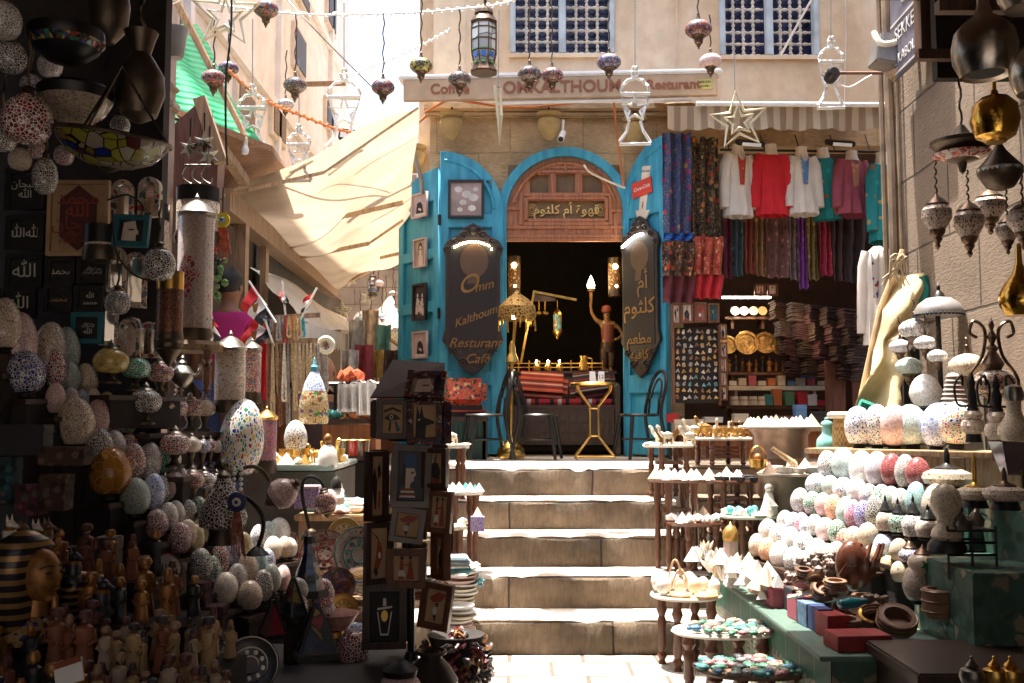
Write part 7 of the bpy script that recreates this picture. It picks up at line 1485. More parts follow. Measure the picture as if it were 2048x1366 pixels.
b=MB();b.tube([(r*math.cos(R(a)),r*math.sin(R(a)),r*.224)for a in range(0,360,9)],.008,6,True);b.lathe([(r*.2,-r*.32),(r*.1,-r*.38),(0,-r*.42)],14);ob('metal_rim',b,m_bronze,o)
for a in(30,150,270):b=MB();b.tube([(r*math.cos(R(a)),r*math.sin(R(a)),r*.22),(0,0,r*1.5)],.005,5);ob('chain',b,m_bronze,o)
def cyl_lamp(label,u,v0,v1,w,Y,key,cap=m_pewter,dome=True,scol=None,group='tall glass cylinder lamps of the left stall',deco=None):
 a=P(u,v1,Y);h=P(u,v0,Y).z-a.z;r=S(w,Y)/2;o=fan('cylinder_lamp',label,'lamp',a,group)
 b=MB();b.lathe([(.46,.0),(.5,.05),(.5,h/(2*r)-.05),(.47,h/(2*r))],28);ob('glass_cylinder',b,GL[key][0]if isinstance(key,str)else key,o,scale=(2*r,)*3)
 b=MB();b.lathe([(r*1.05,h-.005),(r*1.12,h+.01),(r*.95,h+.02),(r*.8,h+r*.5),(r*.4,h+r*.8),(r*.1,h+r*.95),(r*.14,h+r*1.1),(0,h+r*1.35)]if dome else[(r*1.02,h-.03),(r*1.02,h+.05),(0,h+.05)],24);ob('cap',b,cap,o)
 b=MB();b.lathe([(r*1.05,-.05),(r*1.1,-.02),(r*1.02,.015),(0,.015)],24);ob('base',b,m_bronze,o)
 if deco:deco(o,r,h)
 return o
m_dia=crackle('red_diamond_chips',(.42,.34,.3),[(.38,.03,.08),(.3,.02,.05),(.42,.06,.1)],40,.14)
def diam(o,r,h):
 b=MB()
 def f(s,t):
  x=(s-.5)*1.0;w_=1-abs(2*t-1);a=-1.75+x*w_*1.5;return Vector((r*1.012*math.cos(a),r*1.012*math.sin(a),h*(.27+.42*t)))
 b.grid(f,10,16);ob('diamond_band',b,m_dia,o)
 b=MB()
 b.grid(lambda s,t:Vector((r*1.012*math.cos(-.75+.45*s),r*1.012*math.sin(-.75+.45*s),h*(.02+.95*t))),4,12);ob('mosaic_stripe',b,crackle('confetti_chips',(.55,.47,.42),[(.38,.04,.03),(.5,.28,.04),(.04,.05,.2),(.5,.42,.36),(.03,.16,.1)],70,.3),o)
cyl_lamp('tall pale net cylinder lamp with red diamond pattern and silver dome',388,432,664,70,4.9,crackle('tall_pale_net',(.52,.43,.38),[(.40,.31,.27),(.36,.27,.23)],24,.1),m_pewter,True,deco=diam)
def diam2(o,r,h):
 b=MB();b.grid(lambda s,t:Vector((r*1.012*math.cos(-1.5+(s-.5)*(1-abs(2*t-1))*1.5),r*1.012*math.sin(-1.5+(s-.5)*(1-abs(2*t-1))*1.5),h*(.08+.8*t))),10,16);ob('diamond_band',b,crackle('blue_orange_diamond',(.6,.54,.48),[(.05,.08,.3),(.5,.2,.05),(.1,.25,.45),(.55,.48,.42)],60,.3),o)
cyl_lamp('pale cylinder lamp with blue and orange diamond and pointed silver cap',459,700,806,60,5.0,'tn',m_pewter,True,deco=diam2)
cyl_lamp('red mosaic cylinder lamp with brass collar beside the giant egg',532,838,926,40,5.2,crackle('red_chip_net',(.5,.36,.32),[(.40,.04,.06),(.36,.03,.05),(.1,.05,.25)],20,.1),m_brass,True)
cyl_lamp('small red cylinder lamp with painted rosette by the flags',503,700,790,36,5.6,'mr',m_pewter,True)
cyl_lamp('copper brown engraved cylinder lamp hanging with pointed base',338,566,672,52,4.4,crackle('engraved_copper',(.12,.06,.035),[(.20,.05,.02),(.24,.08,.04),(.3,.2,.16)],26,.1,.4,.1,.6),m_brass,False)
o=fan('turned_finial','ribbed pointed brass foot below the copper cylinder lamp','finial',P(338,690,4.4));s_=S(1,4.4);b=MB();b.lathe([(26*s_,18*s_),(30*s_,8*s_),(24*s_,-4*s_),(26*s_,-10*s_),(12*s_,-30*s_),(4*s_,-40*s_),(0,-44*s_)],20);ob('foot',b,m_bronze,o)
cyl_lamp('pale net cylinder lamp with dark collar behind the tall one',395,395,470,84,5.4,'tn',m_black_met,False)
cyl_lamp('short pale cylinder lamp behind the teal framed profile',305,430,520,60,4.7,'tn',m_black_met,False)
cyl_lamp('pale cylinder lamp hidden below the big papyrus picture',205,475,500,70,4.3,'tn',m_black_met,False)
o=fan('inlaid_stool','carved bone inlaid wooden stool under the tall cylinder lamp','stool',P(385,790,4.9));hz=P(385,684,4.9).z-o.location.z
b=MB();b.lathe([(0,hz-.05),(.15,hz-.05),(.16,hz-.02),(.15,hz),(0,hz)],8);ob('seat',b,crackle('inlay_wood',(.25,.16,.08),[(.12,.06,.03),(.2,.12,.06)],60,.3),o)
for sx,sy in((-1,-1),(1,-1),(1,1),(-1,1)):b=MB();b.lathe(leg_prof(hz-.05,.022),10,Matrix.Translation((sx*.1,sy*.1,0)));ob('leg',b,m_walnut,o)
egg(474,797,952,90,4.95,'mm','giant sunlit white egg with multicoloured mosaic chips at the left',GLF)
egg(592,840,905,48,5.6,'wk','sunlit white egg with blue grey chips behind the brass trinkets',GLF)
def table_lamp(label,u,v,w,Y,key,group='table lamps with glass globes on brass stems',base=46):
 c=P(u,v,Y);r=S(w,Y)/2;d=S(base,Y);o=fan('table_lamp',label,'lamp',c-Vector((0,0,d)),group)
 ob('globe',SPH,GL[key][0],o,(0,0,d-r*.72),scale=(2*r,2*r,r*1.5))
 b=MB();b.lathe([(r*.5,d+r*.7),(r*.4,d+r*.8),(r*.18,d+r*.9),(r*.22,d+r*1.02),(r*.06,d+r*1.2),(0,d+r*1.25)],16);ob('cap',b,m_pewter,o)
 b=MB();b.lathe([(0,0),(r*.62,0),(r*.6,d*.1),(r*.3,d*.2),(r*.2,d*.35),(r*.3,d*.45),(r*.45,d-r*.68),(0,d-r*.66)],18);ob('stem',b,m_bronze,o);return o
for row,(its,lab)in enumerate((([(222,722,70,4.35,'am'),(272,736,58,4.5,'eg'),(320,745,54,4.6,'mr')],'upper'),([(291,803,64,4.45,'dk'),(327,812,48,4.6,'mr'),(352,815,48,4.7,'rd'),(380,815,50,4.8,'mr'),(408,816,46,4.9,'tn')],'middle'),([(350,888,60,4.45,'rd'),(383,890,40,4.6,'cr'),(405,893,36,4.7,'bl'),(420,891,32,4.8,'mr'),(437,893,36,4.9,'ww')],'lower'),([(385,960,48,4.5,'mr'),(408,962,46,4.6,'dk'),(432,965,44,4.7,'bl')],'lowest'))):
 for i,(u,v,w,Y,key)in enumerate(its):table_lamp('%s glass table lamp, %s shelf of stemmed lamps at left, %s'%(GL[key][1],lab,nth(i,len(its))),u,v,w,Y,key)
 a,c=its[0],its[-1];dz=46
 pa,pc=P(a[0],a[1]+dz,a[3]),P(c[0],c[1]+dz,c[3]);zz=min(P(q[0],q[1]+dz,q[3]).z for q in its);pa.z=pc.z=zz
 plank('lamp_shelf','dark %s shelf of stemmed table lamps at left'%lab,(pa,pc),m_cloth_dk,'shelves of stemmed lamps',-.004,.16,.12)
o=fan('pewter_ewer','round pewter teapot with engraved medallion, right of the red mosaic lamp','teapot',P(364,775,4.7));s_=S(1,4.7)
b=MB();b.lathe([(0,0),(10*s_,0),(22*s_,14*s_),(24*s_,28*s_),(14*s_,42*s_),(6*s_,46*s_)],22);ob('body',b,m_pewter,o);b=MB();b.lathe([(8*s_,45*s_),(9*s_,50*s_),(3*s_,56*s_),(4*s_,60*s_),(0,66*s_)],14);ob('lid',b,m_pewter,o);b=MB();b.tube(smooth_path([(20*s_,0,20*s_),(32*s_,0,30*s_),(36*s_,0,46*s_)]),3*s_,6);ob('spout',b,m_pewter,o)
k=NT('leaf_glass');v=k.coord(rnd_off=False);vo=k.n('TexVoronoi',feature='DISTANCE_TO_EDGE',i_Vector=v,i_Scale=11);vc=k.n('TexVoronoi',i_Vector=v,i_Scale=11);sep=k.n('SeparateColor',i_0=vc.outputs['Color']);cl=k.ramp(sep.outputs[0],[(0,(.60,.46,.24)),(.45,(.05,.3,.1)),(.58,(.62,.5,.3)),(.85,(.35,.1,.04)),(.93,(.1,.1,.4))],'CONSTANT');f_=k.n('Math',operation='GREATER_THAN',i_0=vo.outputs['Distance'],i_1=.04);k.set('Base Color',k.mix(f_.outputs[0],(.12,.05,.02),cl));k.set('Roughness',.2)
o=fan('leaded_glass_lamp','dome shaped leaded glass lamp with green leaves and red flowers, blue tip','lamp',P(627,848,5.7));s_=S(1,5.7)
b=MB();b.lathe([(.45,0),(.5,.1),(.5,.55),(.46,.85),(.38,1.1)],26);ob('glass_dome',b,k.m,o,scale=(60*s_,)*3)
b=MB();b.lathe([(.385,1.1),(.3,1.4),(.16,1.68),(.1,1.75)],24);ob('mosaic_neck',b,GL['lb'][0],o,scale=(60*s_,)*3);b=MB();b.lathe([(7*s_,104*s_),(8*s_,114*s_),(3*s_,120*s_),(2*s_,130*s_),(0,134*s_)],14);ob('tip',b,mat('turquoise_tip',(.1,.35,.42),.3),o)
o=fan('bell_lamp','big black and white net bell lamp with beaded tassel and blue eye charm','lamp',P(445,1058,4.15));s_=S(1,4.15)
b=MB();b.lathe([(.3,0),(.47,.06),(.5,.25),(.42,.5),(.28,.75),(.18,.95),(.12,1.05)],26);ob('glass_bell',b,GL['dk'][0],o,scale=(96*s_,)*3);b=MB();b.lathe([(12*s_,98*s_),(14*s_,106*s_),(5*s_,114*s_),(0,116*s_)],14);ob('cap',b,m_bronze,o)
b=MB();b.lathe([(0,-30*s_),(30*s_,-30*s_),(26*s_,-8*s_),(28*s_,4*s_),(0,4*s_)],18);ob('base',b,m_bronze,o)
o=fan('eye_charm','dark blue glass eye charm hung with white beads and coloured threads on the bell lamp','charm',P(474,1004,3.95))
b=MB();b.lathe([(0,-.008),(.038,-.006),(.04,0),(.036,.006),(0,.008)],22,Matrix.Rotation(R(90),4,'X'));ob('blue_disc',b,m_navy,o);b=MB();b.ball((0,-.008,0),.018,2,(1,.3,1));ob('white_ring',b,m_white,o);b=MB();b.ball((0,-.012,0),.009,1,(1,.4,1));ob('pupil',b,m_navy,o)
b=MB()
for sx in(-1,1):
 for i in range(5):b.ball((sx*.014,0,.05+.02*i),.009,1)
ob('white_beads',b,m_white,o);b=MB()
for i in range(9):b.tube([(-.012+.003*i,0,-.04),(-.016+.005*i,.005,-.12),(-.018+.007*i,.0,-.2-.01*(i%3))],.003,4)
ob('tassel',b,mat('orange_thread',(.35,.12,.08),.9,var=.6,ns=60),o)
def arc_lamp(label,pts,Y,gl_c,w,key,tilt,base=None):
 o=fan('arc_lamp',label,'lamp',P(*gl_c,Y),'swan neck arc lamps with glass shades');q=o.location;r=S(w,Y)/2
 b=MB();b.tube(smooth_path([P(u,v,Y)-q for u,v in pts],8),.0085,8);ob('curved_arm',b,m_black_met if key!='pk' else m_bronze,o)
 M=Euler((0,R(tilt),0)).to_matrix().to_4x4();b=MB();b.lathe([(.16,-.38),(.36,-.3),(.5,-.05),(.46,.2),(.3,.42),(.18,.5)],24,M);ob('glass_shade',b,GL[key][0],o,scale=(2*r,)*3)
 b=MB();b.lathe([(r*.38,r*.95),(r*.45,r*1.02),(r*.26,r*1.2),(r*.3,r*1.3),(0,r*1.5)],16,M);b.lathe([(r*.75,-r*.58),(r*.7,-r*.7),(r*.4,-r*.84),(r*.3,-r*1.05),(r*.1,-r*1.2),(0,-r*1.35)],16,M);ob('fittings',b,m_bronze,o)
 if base:b=MB();bp=P(*base,Y)-q;b.lathe([(0,-.03),(.05,-.03),(.045,-.01),(.02,.01),(0,.02)],14,Matrix.Translation(bp));ob('base',b,m_bronze,o)
arc_lamp('big pinkish grey glass arc lamp tilted on a thick curved dark arm',[(474,962),(482,940),(505,933),(525,942),(540,962)],4.3,(563,988),62,'pk',55)
arc_lamp('clear red and white glass arc lamp on a thin brass arm in the sun',[(620,1060),(606,1000),(606,965),(622,953),(640,962),(648,975)],4.6,(652,1008),46,'mr',-12,(621,1064))
o=fan('curved_arm_lamp_stand','dark curved iron lamp arm rising before the sunlit eggs','lamp stand',P(515,1100,4.1));q=o.location
b=MB();b.tube(smooth_path([P(u,v,4.1)-q for u,v in((486,992),(505,1005),(524,1030),(526,1060),(514,1100))]),.009,8);ob('arm',b,m_black_met,o);b=MB();b.lathe([(.0,-.02),(.05,-.02),(.02,.01),(0,.02)],14);ob('base',b,m_black_met,o)
def facet_lamp(label,u,v0,v1,w,Y,n,m_,kind='pyramid',group='pyramid shaped leaded lamps',rz=.3):
 a=P(u,v1,Y);h=P(u,v0,Y).z-a.z;r=S(w,Y)/2;o=fan('pyramid_lamp',label,'lamp',a,group,rz=rz)
 b=MB();b.lathe([(r*1.25,h*.12),(r*.08,h)]if kind=='pyramid' else[(r*1.1,h*.1),(r*.8,h*.35),(r*.4,h*.72),(r*.36,h*.9)],n);ob('glass_sides',b,m_,o,smooth=False)
 b=MB();b.lathe([(r*1.3,0),(r*1.3,h*.12),(0,h*.12)],n);b.lathe([(r*.42,h*.88),(r*.36,h*1.0),(r*.12,h*1.04),(0,h*1.04)],n)if kind!='pyramid' else None
 for i in range(n):
  t=2*math.pi*(i+.5)/n
  if kind=='pyramid':b.tube([(r*1.26*math.cos(t),r*1.26*math.sin(t),h*.12),(r*.08*math.cos(t),r*.08*math.sin(t),h)],.005,5)
 ob('metal_frame',b,m_black_met,o,smooth=False)
m_dkst=crackle('dark_leaded_flowers',(.02,.02,.02),[(.02,.03,.05),(.03,.02,.04),(.3,.22,.06),(.02,.05,.03),(.3,.05,.03),(.03,.03,.12)],22,.06)
facet_lamp('tall black leaded lantern lamp with yellow and red flowers in the middle left',617,1072,1192,62,4.0,8,m_dkst,'bell','leaded lantern lamps');facet_lamp('black pyramid lamp with painted flowers in the foreground',632,1205,1315,84,3.5,4,m_dkst,rz=.35)
facet_lamp('small red sided pyramid lamp left of the black one',545,1200,1275,46,3.5,4,mat('red_glass_side',(.22,.015,.025),.3),rz=.6);facet_lamp('dark pyramid lamp with orange flower behind the red one',585,1155,1240,44,3.8,4,m_dkst,rz=.9)
m_wd=m_wood_md
o=fan('necklace_stand','wooden stand hung with long bead necklaces beside the flags','stand',P(590,860,6.4));q=o.location;F_=lambda u,v,dy=0:P(u,v,6.4)-q+Vector((0,dy,0))
b=MB();b.tube([F_(590,880),F_(590,630)],.02,8);b.beam(F_(530,682),F_(655,682),.035);b.beam(F_(535,636),F_(640,630),.03);ob('frame',b,m_wood_old,o)
G='bead necklaces on the stand'
nk=[('brown',(.2,.09,.05)),('tan',(.45,.32,.18)),('amber',(.45,.2,.05)),('grey',(.3,.28,.26)),('red',(.35,.05,.05)),('turquoise',(.03,.35,.45)),('cream',(.6,.52,.4))]
for i in range(26):
 up=i<10;u=(543+i*7 if up else 538+(i-10)*7.6);v0=632 if up else 686;L=rnd.uniform(40,58)if up else rnd.uniform(90,165);ci=5 if(up and u>605)else rnd.choice((0,1,2,3,4,6)if up else(1,1,6,0,3));wd=rnd.uniform(2.5,4);Y=6.33-.02*(i%3);p0=P(u,v0,Y)
 pts=[]
 for j in range(23):t=j/22;x=(t-.5)*2;pts.append(P(u+wd*(1 if x>0 else-1)*(1-abs(x)**6)*.9+(8*(1-x*x)if not up and i%4==0 else 0),v0+L*(1-x*x)**.5,Y)-p0)
 b=MB();b.tube(pts,[.0065+.003*(j%2)for j in range(23)],6);one('bead_necklace','long %s bead necklace on the %s bar of the wooden stand, %s'%(nk[ci][0],'top' if up else 'lower',nth(i if up else i-10,10 if up else 16)),'necklace',b,mat('beads_'+nk[ci][0],nk[ci][1],.35,var=.4,ns=60),G,loc=p0)
o=fan('beaded_ring','round bead rosette at the end of the necklace bar','rosette',P(652,690,6.3));b=MB();b.tube([(.045*math.cos(R(a)),0,.045*math.sin(R(a)))for a in range(0,360,20)],.016,6,True);ob('ring',b,m_cream,o);b=MB();b.ball((0,0,0),.02,1);ob('centre',b,m_wood_md,o)
FG='small striped flags on white sticks';m_fr,m_fw,m_fb=mat('flag_red',(.55,.015,.02),.8),mat('flag_white',(.74,.72,.7),.8),mat('flag_black',(.02,.02,.025),.8)
def flag(label,stick,corners,Y,vert=True,emblem=True):
 """corners: (u,v) of hoist-top, hoist-bottom, fly-bottom, fly-top"""
 o=fan('striped_flag',label,'flag',P(*stick[0],Y),FG);q=o.location;A,B,C_,D=[P(u,v,Y)-q for u,v in corners]
 b=MB();b.tube([P(*s,Y)-q for s in stick],.007,6);ob('stick',b,m_white,o)
 for i,m_ in enumerate((m_fr,m_fw,m_fb)):
  b=MB();b.grid(lambda s,t:(A.lerp(D,s)).lerp(B.lerp(C_,s),(i+t)/3)+Vector((0,.03*math.sin(s*6+t),0)),8,3,.003);st=ob('stripe',b,m_,o)
  if i==1 and emblem:
   e=A.lerp(D,.5).lerp(B.lerp(C_,.5),.5);b=MB();b.poly([(-.02,.03),(0,.02),(.02,.03),(.012,-.02),(0,-.035),(-.012,-.02)],-.004,-.001);ob('eagle_emblem',b,m_goldf,st,e+Vector((0,-.035,0)))
flag('flag with red, white and black stripes held highest on a slanting white stick',[(498,562),(552,645)],[(502,566),(546,634),(518,650),(482,612)][:1]+[(548,632),(522,652),(482,616)],6.2)
flag('flag drooping low before the magenta shirt, red end down',[(530,640),(548,692)],[(504,638),(545,668),(520,690),(476,690)],6.3)
flag('small folded flag standing upright on the necklace stand',[(564,562),(571,630)],[(562,570),(576,602),(572,612),(560,600)],6.35,emblem=False)
flag('pale translucent flag leaning right over the white awning',[(634,575),(600,640)],[(632,580),(612,618),(600,634),(606,600)],6.3,emblem=False)
flag('long red and white flag hanging behind the tall cylinder lamp',[(418,590),(416,690)],[(420,592),(416,680),(446,690),(424,640)],5.6)
b=MB();b.grid(lambda s,t:P(505+30*s,650+150*t,6.6)+Vector((0,.03*math.sin(s*9+t*3),0)),8,10,.004);one('red_cloth','plain red cloth hanging behind the necklace stand','cloth',b,m_fr)
o=fan('yellow_charm','yellow disc charm with blue eye and tassels hung at the awning corner','charm',P(445,440,5.4));r=S(15,5.4)
b=MB();b.lathe([(0,-.008),(r,-.006),(r,.006),(0,.008)],22,Matrix.Rotation(R(90),4,'X'));ob('yellow_disc',b,mat('yellow_glass',(.55,.45,.03),.3),o);b=MB();b.ball((0,-.008,0),r*.4,2,(1,.25,1));ob('blue_eye',b,mat('pale_blue_eye',(.15,.3,.5),.3),o);b=MB();b.ball((0,-.014,0),r*.18,1,(1,.3,1));ob('pupil',b,m_black,o);b=MB();b.tube([(0,0,r),(0,0,r+.14)],.004,5);ob('cord',b,m_black,o)
b=MB()
for i in range(8):b.tube([(-.02+.006*i,0,-r),(-.02+.01*i,0,-r-.12-.03*(i%3))],.005,4)
ob('tassel',b,mat('red_orange_thread',(.4,.08,.03),.9,var=.6,ns=40),o)
for i,(u,v0,v1,c)in enumerate(((432,470,560,'dark'),(424,450,530,'red'),(438,520,600,'green'))):
 b=MB();q=random.Random(i);p0=P(u,v0,5.5)
 for j in range(10):b.ball((q.uniform(-.03,.03),q.uniform(-.02,.02),-.025*j),q.uniform(.016,.03),1)
 one('charm_string',c+' string of beads and charms hanging right of the tall cylinder lamp','charms',b,mat('charm_'+c,{'dark':(.03,.04,.04),'red':(.3,.04,.03),'green':(.08,.16,.04)}[c],.5,var=.5,ns=50),'strings of charms at the post',loc=p0)
for i,(u,v)in enumerate(((380,296),(408,285),(418,312))):
 o=fan('tin_star_lamp',('lowest','upper','right')[i]+' mirrored tin star lamp under the gabled birdhouse','lamp',P(u,v,5.3),'mirrored tin stars');r=S(24,5.3);b=MB();pts=[(r*(1 if k_%2==0 else .42)*math.sin(math.pi*k_/6),r*(1 if k_%2==0 else .42)*math.cos(math.pi*k_/6))for k_ in range(12)]
 c1_,c2_=b.bm.verts.new((0,-.05,0)),b.bm.verts.new((0,.05,0));vs=[b.bm.verts.new((x,0,z))for x,z in pts]
 for k_ in range(12):b.bm.faces.new([c1_,vs[k_],vs[(k_+1)%12]]);b.bm.faces.new([c2_,vs[(k_+1)%12],vs[k_]])
 ob('star_body',b,m_pewter,o,smooth=False);b=MB();b.tube([(0,0,r),(0,0,r+.1)],.004,5);ob('hook',b,m_black_met,o)
o=fan('wire_hanger_rack','bent wire rack of silver hooks hanging below the tin stars','rack',P(395,330,5.2));b=MB();b.tube([(-.07,0,0),(.07,0,0)],.005,5)
for x in(-.05,.0,.05):b.tube(smooth_path([(x,0,0),(x-.03,0,-.06),(x+.02,0,-.1),(x+.03,0,-.07)]),.004,5);b.tube([(x,0,0),(x+.02,.02,.3)],.002,4)
ob('wires',b,m_pewter,o)
wire('black electric cord looping before the mirrors',[P(225,420,4.0),P(232,500,4.0),P(262,545,4.0),P(300,562,4.0)],.004,m_black,'cords in the left stall',twist=False)
wire('thin dark cord bending around the teal framed profile',[P(215,400,4.05),P(255,390,4.0),P(285,412,4.0),P(278,435,4.0)],.004,m_black,'cords in the left stall',twist=False)
for i,(u,v,w,Y,key)in enumerate(((186,292,44,4.2,'pk'),(128,310,40,4.25,'rd'),(40,318,46,4.2,'tn'),(226,318,34,4.3,'gy'),(168,250,40,4.35,'mr'),(100,130,50,4.0,'gy'),(240,250,40,4.3,'dk'),(62,170,44,4.1,'mb'),(205,30,46,4.2,'rd'))):ball_lamp('%s glass globe hanging dim at the back of the left stall, %s'%(GL[key][1],nth(i,9)),u,v,w,Y,key,v-90,'dim globes at the back of the left stall')
YR=3.9;rc=P(822,1345,YR)
o=fan('picture_rack','tall dark revolving wooden rack hung with framed papyrus pictures','rack',rc);F_=lambda u,v,dy=0:P(u,v,YR)-rc+Vector((0,dy,0))
b=MB();b.tube([F_(822,1345),F_(822,740)],.014,10);ob('pole',b,m_black_met,o)
b=MB();a,c=F_(744,872),F_(892,800);b.box((F_(818,838).x,.06,F_(818,838).z),(S(150,YR),.2,S(76,YR)),bev=.006);ob('drum',b,m_card,o)
for(u0,v0,u1,v1,dy)in((738,900,772,1040,.06),(800,890,892,1000,.08),(740,1030,780,1180,.05),(790,1000,850,1085,.09),(862,1040,905,1110,.1),(770,1170,812,1290,.06),(800,1090,850,1160,.08)):
 b=MB();p,q=F_(u0,v0,dy),F_(u1,v1,dy);b.box(((p.x+q.x)/2,dy,(p.z+q.z)/2),(q.x-p.x,.02,p.z-q.z),rot=(0,0,rnd.uniform(-.3,.3)),bev=.003);ob('backing_board',b,m_card,o)
b=MB();q4=[F_(742,797,-.02),F_(886,795,.06),F_(882,722,.22),F_(773,716,.2)];b.grid(lambda s,t:q4[0].lerp(q4[1],s).lerp(q4[3].lerp(q4[2],s),t),1,1,.006);ob('lid_board',b,m_card,o)
b=MB();b.lathe([(0,0),(.13,0),(.12,.02),(.03,.05),(.02,.08)],20);ob('foot',b,m_black_met,o)
for v in(880,1010,1165):b=MB();p=F_(822,v);b.tube([(p.x+.1*math.cos(R(a)),.06+.1*math.sin(R(a)),p.z)for a in range(0,360,30)],.005,5,True);ob('hanging_ring',b,m_black_met,o)
G='framed papyrus pictures on the revolving rack'
m_mfr=crackle('spotted_frame',(.05,.02,.015),[(.05,.02,.015),(.06,.02,.02),(.4,.3,.25),(.04,.02,.02),(.3,.04,.03),(.05,.05,.15)],60,.12)
for(u,v,w,h,kd,yaw,rl,pt,fm,pm,lab)in((785,838,62,78,'eye',15,0,0,m_fr_dk,m_paper,'dark framed papyrus of an outlined eye, left of the jackal picture'),(850,842,70,88,'jackal',-6,0,0,m_mfr,m_paper,'papyrus of a black jackal head in a spotted mosaic frame'),(886,846,44,80,'figures',-62,0,0,m_mfr,m_paper,'framed papyrus turned sideways at the right of the jackal'),(852,772,78,62,'face',-8,0,-35,m_mfr,mat('grey_relief_print',(.26,.2,.17),.6),'spotted frame with a carved grey face lying tilted on top of the rack'),(753,972,50,134,'birds',48,0,0,m_fr_dk,m_paper,'tall narrow papyrus at the left side of the rack'),(822,952,78,122,'queen',8,2,0,m_fr_dk,mat('dark_blue_print',(.045,.05,.075),.6),'large dark papyrus of a queen in a blue crown'),(870,936,50,76,'fan',-18,0,0,m_fr_dk,m_paper,'papyrus of a bird and fan right of the queen'),(879,1024,50,80,'figures',-14,4,0,m_fr_md,m_paper,'papyrus of two thin figures in a reddish frame, lower right of the queen'),(757,1106,56,118,'harp',30,0,0,m_fr_dk,m_paper,'tall papyrus with a red harp shape at the lower left of the rack'),(815,1050,66,68,'lotus',4,8,0,m_fr_dk,m_paper,'tilted papyrus of a dark domed shape under the queen'),(813,1136,76,74,'figures',-3,1,0,m_fr_md,m_paper,'square papyrus of two red figures in the middle of the rack'),(881,1112,46,88,'fan',-52,0,0,m_fr_md,m_paper,'papyrus turned right at the height of the two red figures'),(769,1232,84,124,'vase',6,0,0,m_fr_dk,m_black,'black picture of a gold outlined vase, lowest left on the rack'),(872,1212,62,88,'lotus',-16,8,0,m_fr_md,m_paper,'tilted papyrus with a red arc, lowest right on the rack')):
 frame('papyrus_picture',lab,'picture',u,v,w,h,YR-.06,fm,pm,kd,.15,yaw=yaw,roll=rl,pitch=pt,group=G,depth=.03)
def bench(name,label,u0,u1,v,Y,dp,m_,legs=True,front=None,group='goods tables left of the steps',zf=0):
 a,c=P(u0,v,Y),P(u1,v,Y);w=c.x-a.x;o=fan(name,label,'table',((a.x+c.x)/2,Y+dp/2,zf),group);h=a.z-zf
 b=MB();b.box((0,0,h-.015),(w,dp,.03),bev=.006);ob('top',b,m_,o)
 if front:b=MB();b.box((0,.03,(h-.04)/2),(w*.96,dp*.86,h-.04));ob('skirt',b,front,o)
 else:
  for sx in(-1,1):
   for sy in(-1,1):b=MB();b.box((sx*(w/2-.04),sy*(dp/2-.05),(h-.03)/2),(.045,.045,h-.03));ob('leg',b,m_wood_old,o)
  b=MB();b.box((0,.0,h*.45),(w*.92,dp*.8,.02));ob('lower_shelf',b,m_wood_old,o)
 return o,(Vector(((a.x+c.x)/2,Y+dp/2,a.z+.002)),w/2,dp/w)
m_sk=mat('dusty_cloth',(.10,.08,.065),.95,bump=.3)
oA,tA=bench('goods_table','glass topped wooden table crowded with brass trinkets behind the arc lamps',476,668,930,5.25,.8,mat('greenish_glass_top',(.35,.42,.38),.15,coat=.5),front=m_sk)
oB,tB=bench('goods_table','pale wooden table of turquoise goods and dishes left of the picture rack',588,742,1030,4.95,.55,m_wood_lt)
oC,tC=bench('goods_table','low table of stacked painted plates behind the pyramid lamps',600,760,1200,4.45,.5,m_wood_old,front=m_sk)
oD,tD=bench('goods_table','dark table of glass cups and lace behind the brass trinkets',640,752,838,6.55,.3,m_wood_dk,front=m_wood_br)
oE,tE=bench('goods_table','lower shelf table with red glass cups behind the picture rack',676,752,912,6.2,.4,m_wood_dk,front=m_dark)
goods(tA,[BR_,BR_,('brass_cup',.09,m_brass,'little brass cup'),('camel',.1,m_gold,'bright gilt camel'),('bowl',.07,m_brass,'little brass bowl'),('alabaster_pyramid',.05,m_gold,'gilt pyramid'),AL,BW,('stone',.05,m_cream,'pale stone')],120,'on the glass topped table at left','brass trinkets on the glass topped table',31,1.05,.92)
goods(tB,[('shell_dish',.1,mat('turquoise_dish',(.15,.45,.45),.4),'turquoise dish'),('bowl',.1,m_alab,'white bowl'),('stone',.08,mat('pale_teal_stone',(.3,.5,.48),.4),'pale teal stone'),('shell_dish',.11,mat('red_white_dish',(.6,.4,.34),.4,var=.5,ns=30),'red and white dish'),('scarab',.09,m_sc[0],'teal scarab'),BW,('scarab',.07,m_cream,'cream scarab')],80,'on the pale table left of the rack','turquoise pieces on the pale table',32,1.1,.92)
goods(tD,[('bowl',.08,m_bx['orange'],'orange glass bowl'),('brass_cup',.1,m_brass,'brass cup'),('egg_stone',.07,m_bx['teal'],'teal glass ball'),('brass_cup',.1,m_copper,'dark copper cup')],16,'on the dark table behind the trinkets','cups on the dark table',33,1)
for i,u in enumerate((690,707,724)):
 o=fan('glass_cup',('dark gold','bright red','brown')[i]+' glass cup on the lower shelf table behind the rack','cup',P(u,912,6.25),'glass cups behind the rack');b=MB();b.lathe([(.028,0),(.04,.0),(.05,.1),(.046,.1),(.036,.01),(0,.01)],16);ob('cup_body',b,mat('cup_'+'abc'[i],[(.12,.07,.02),(.5,.03,.015),(.14,.05,.02)][i],.15,coat=.6),o);b=MB();b.tube([(.05*math.cos(R(a)),.05*math.sin(R(a)),.1)for a in range(0,360,24)],.003,5,True);ob('gilt_rim',b,m_gold,o)
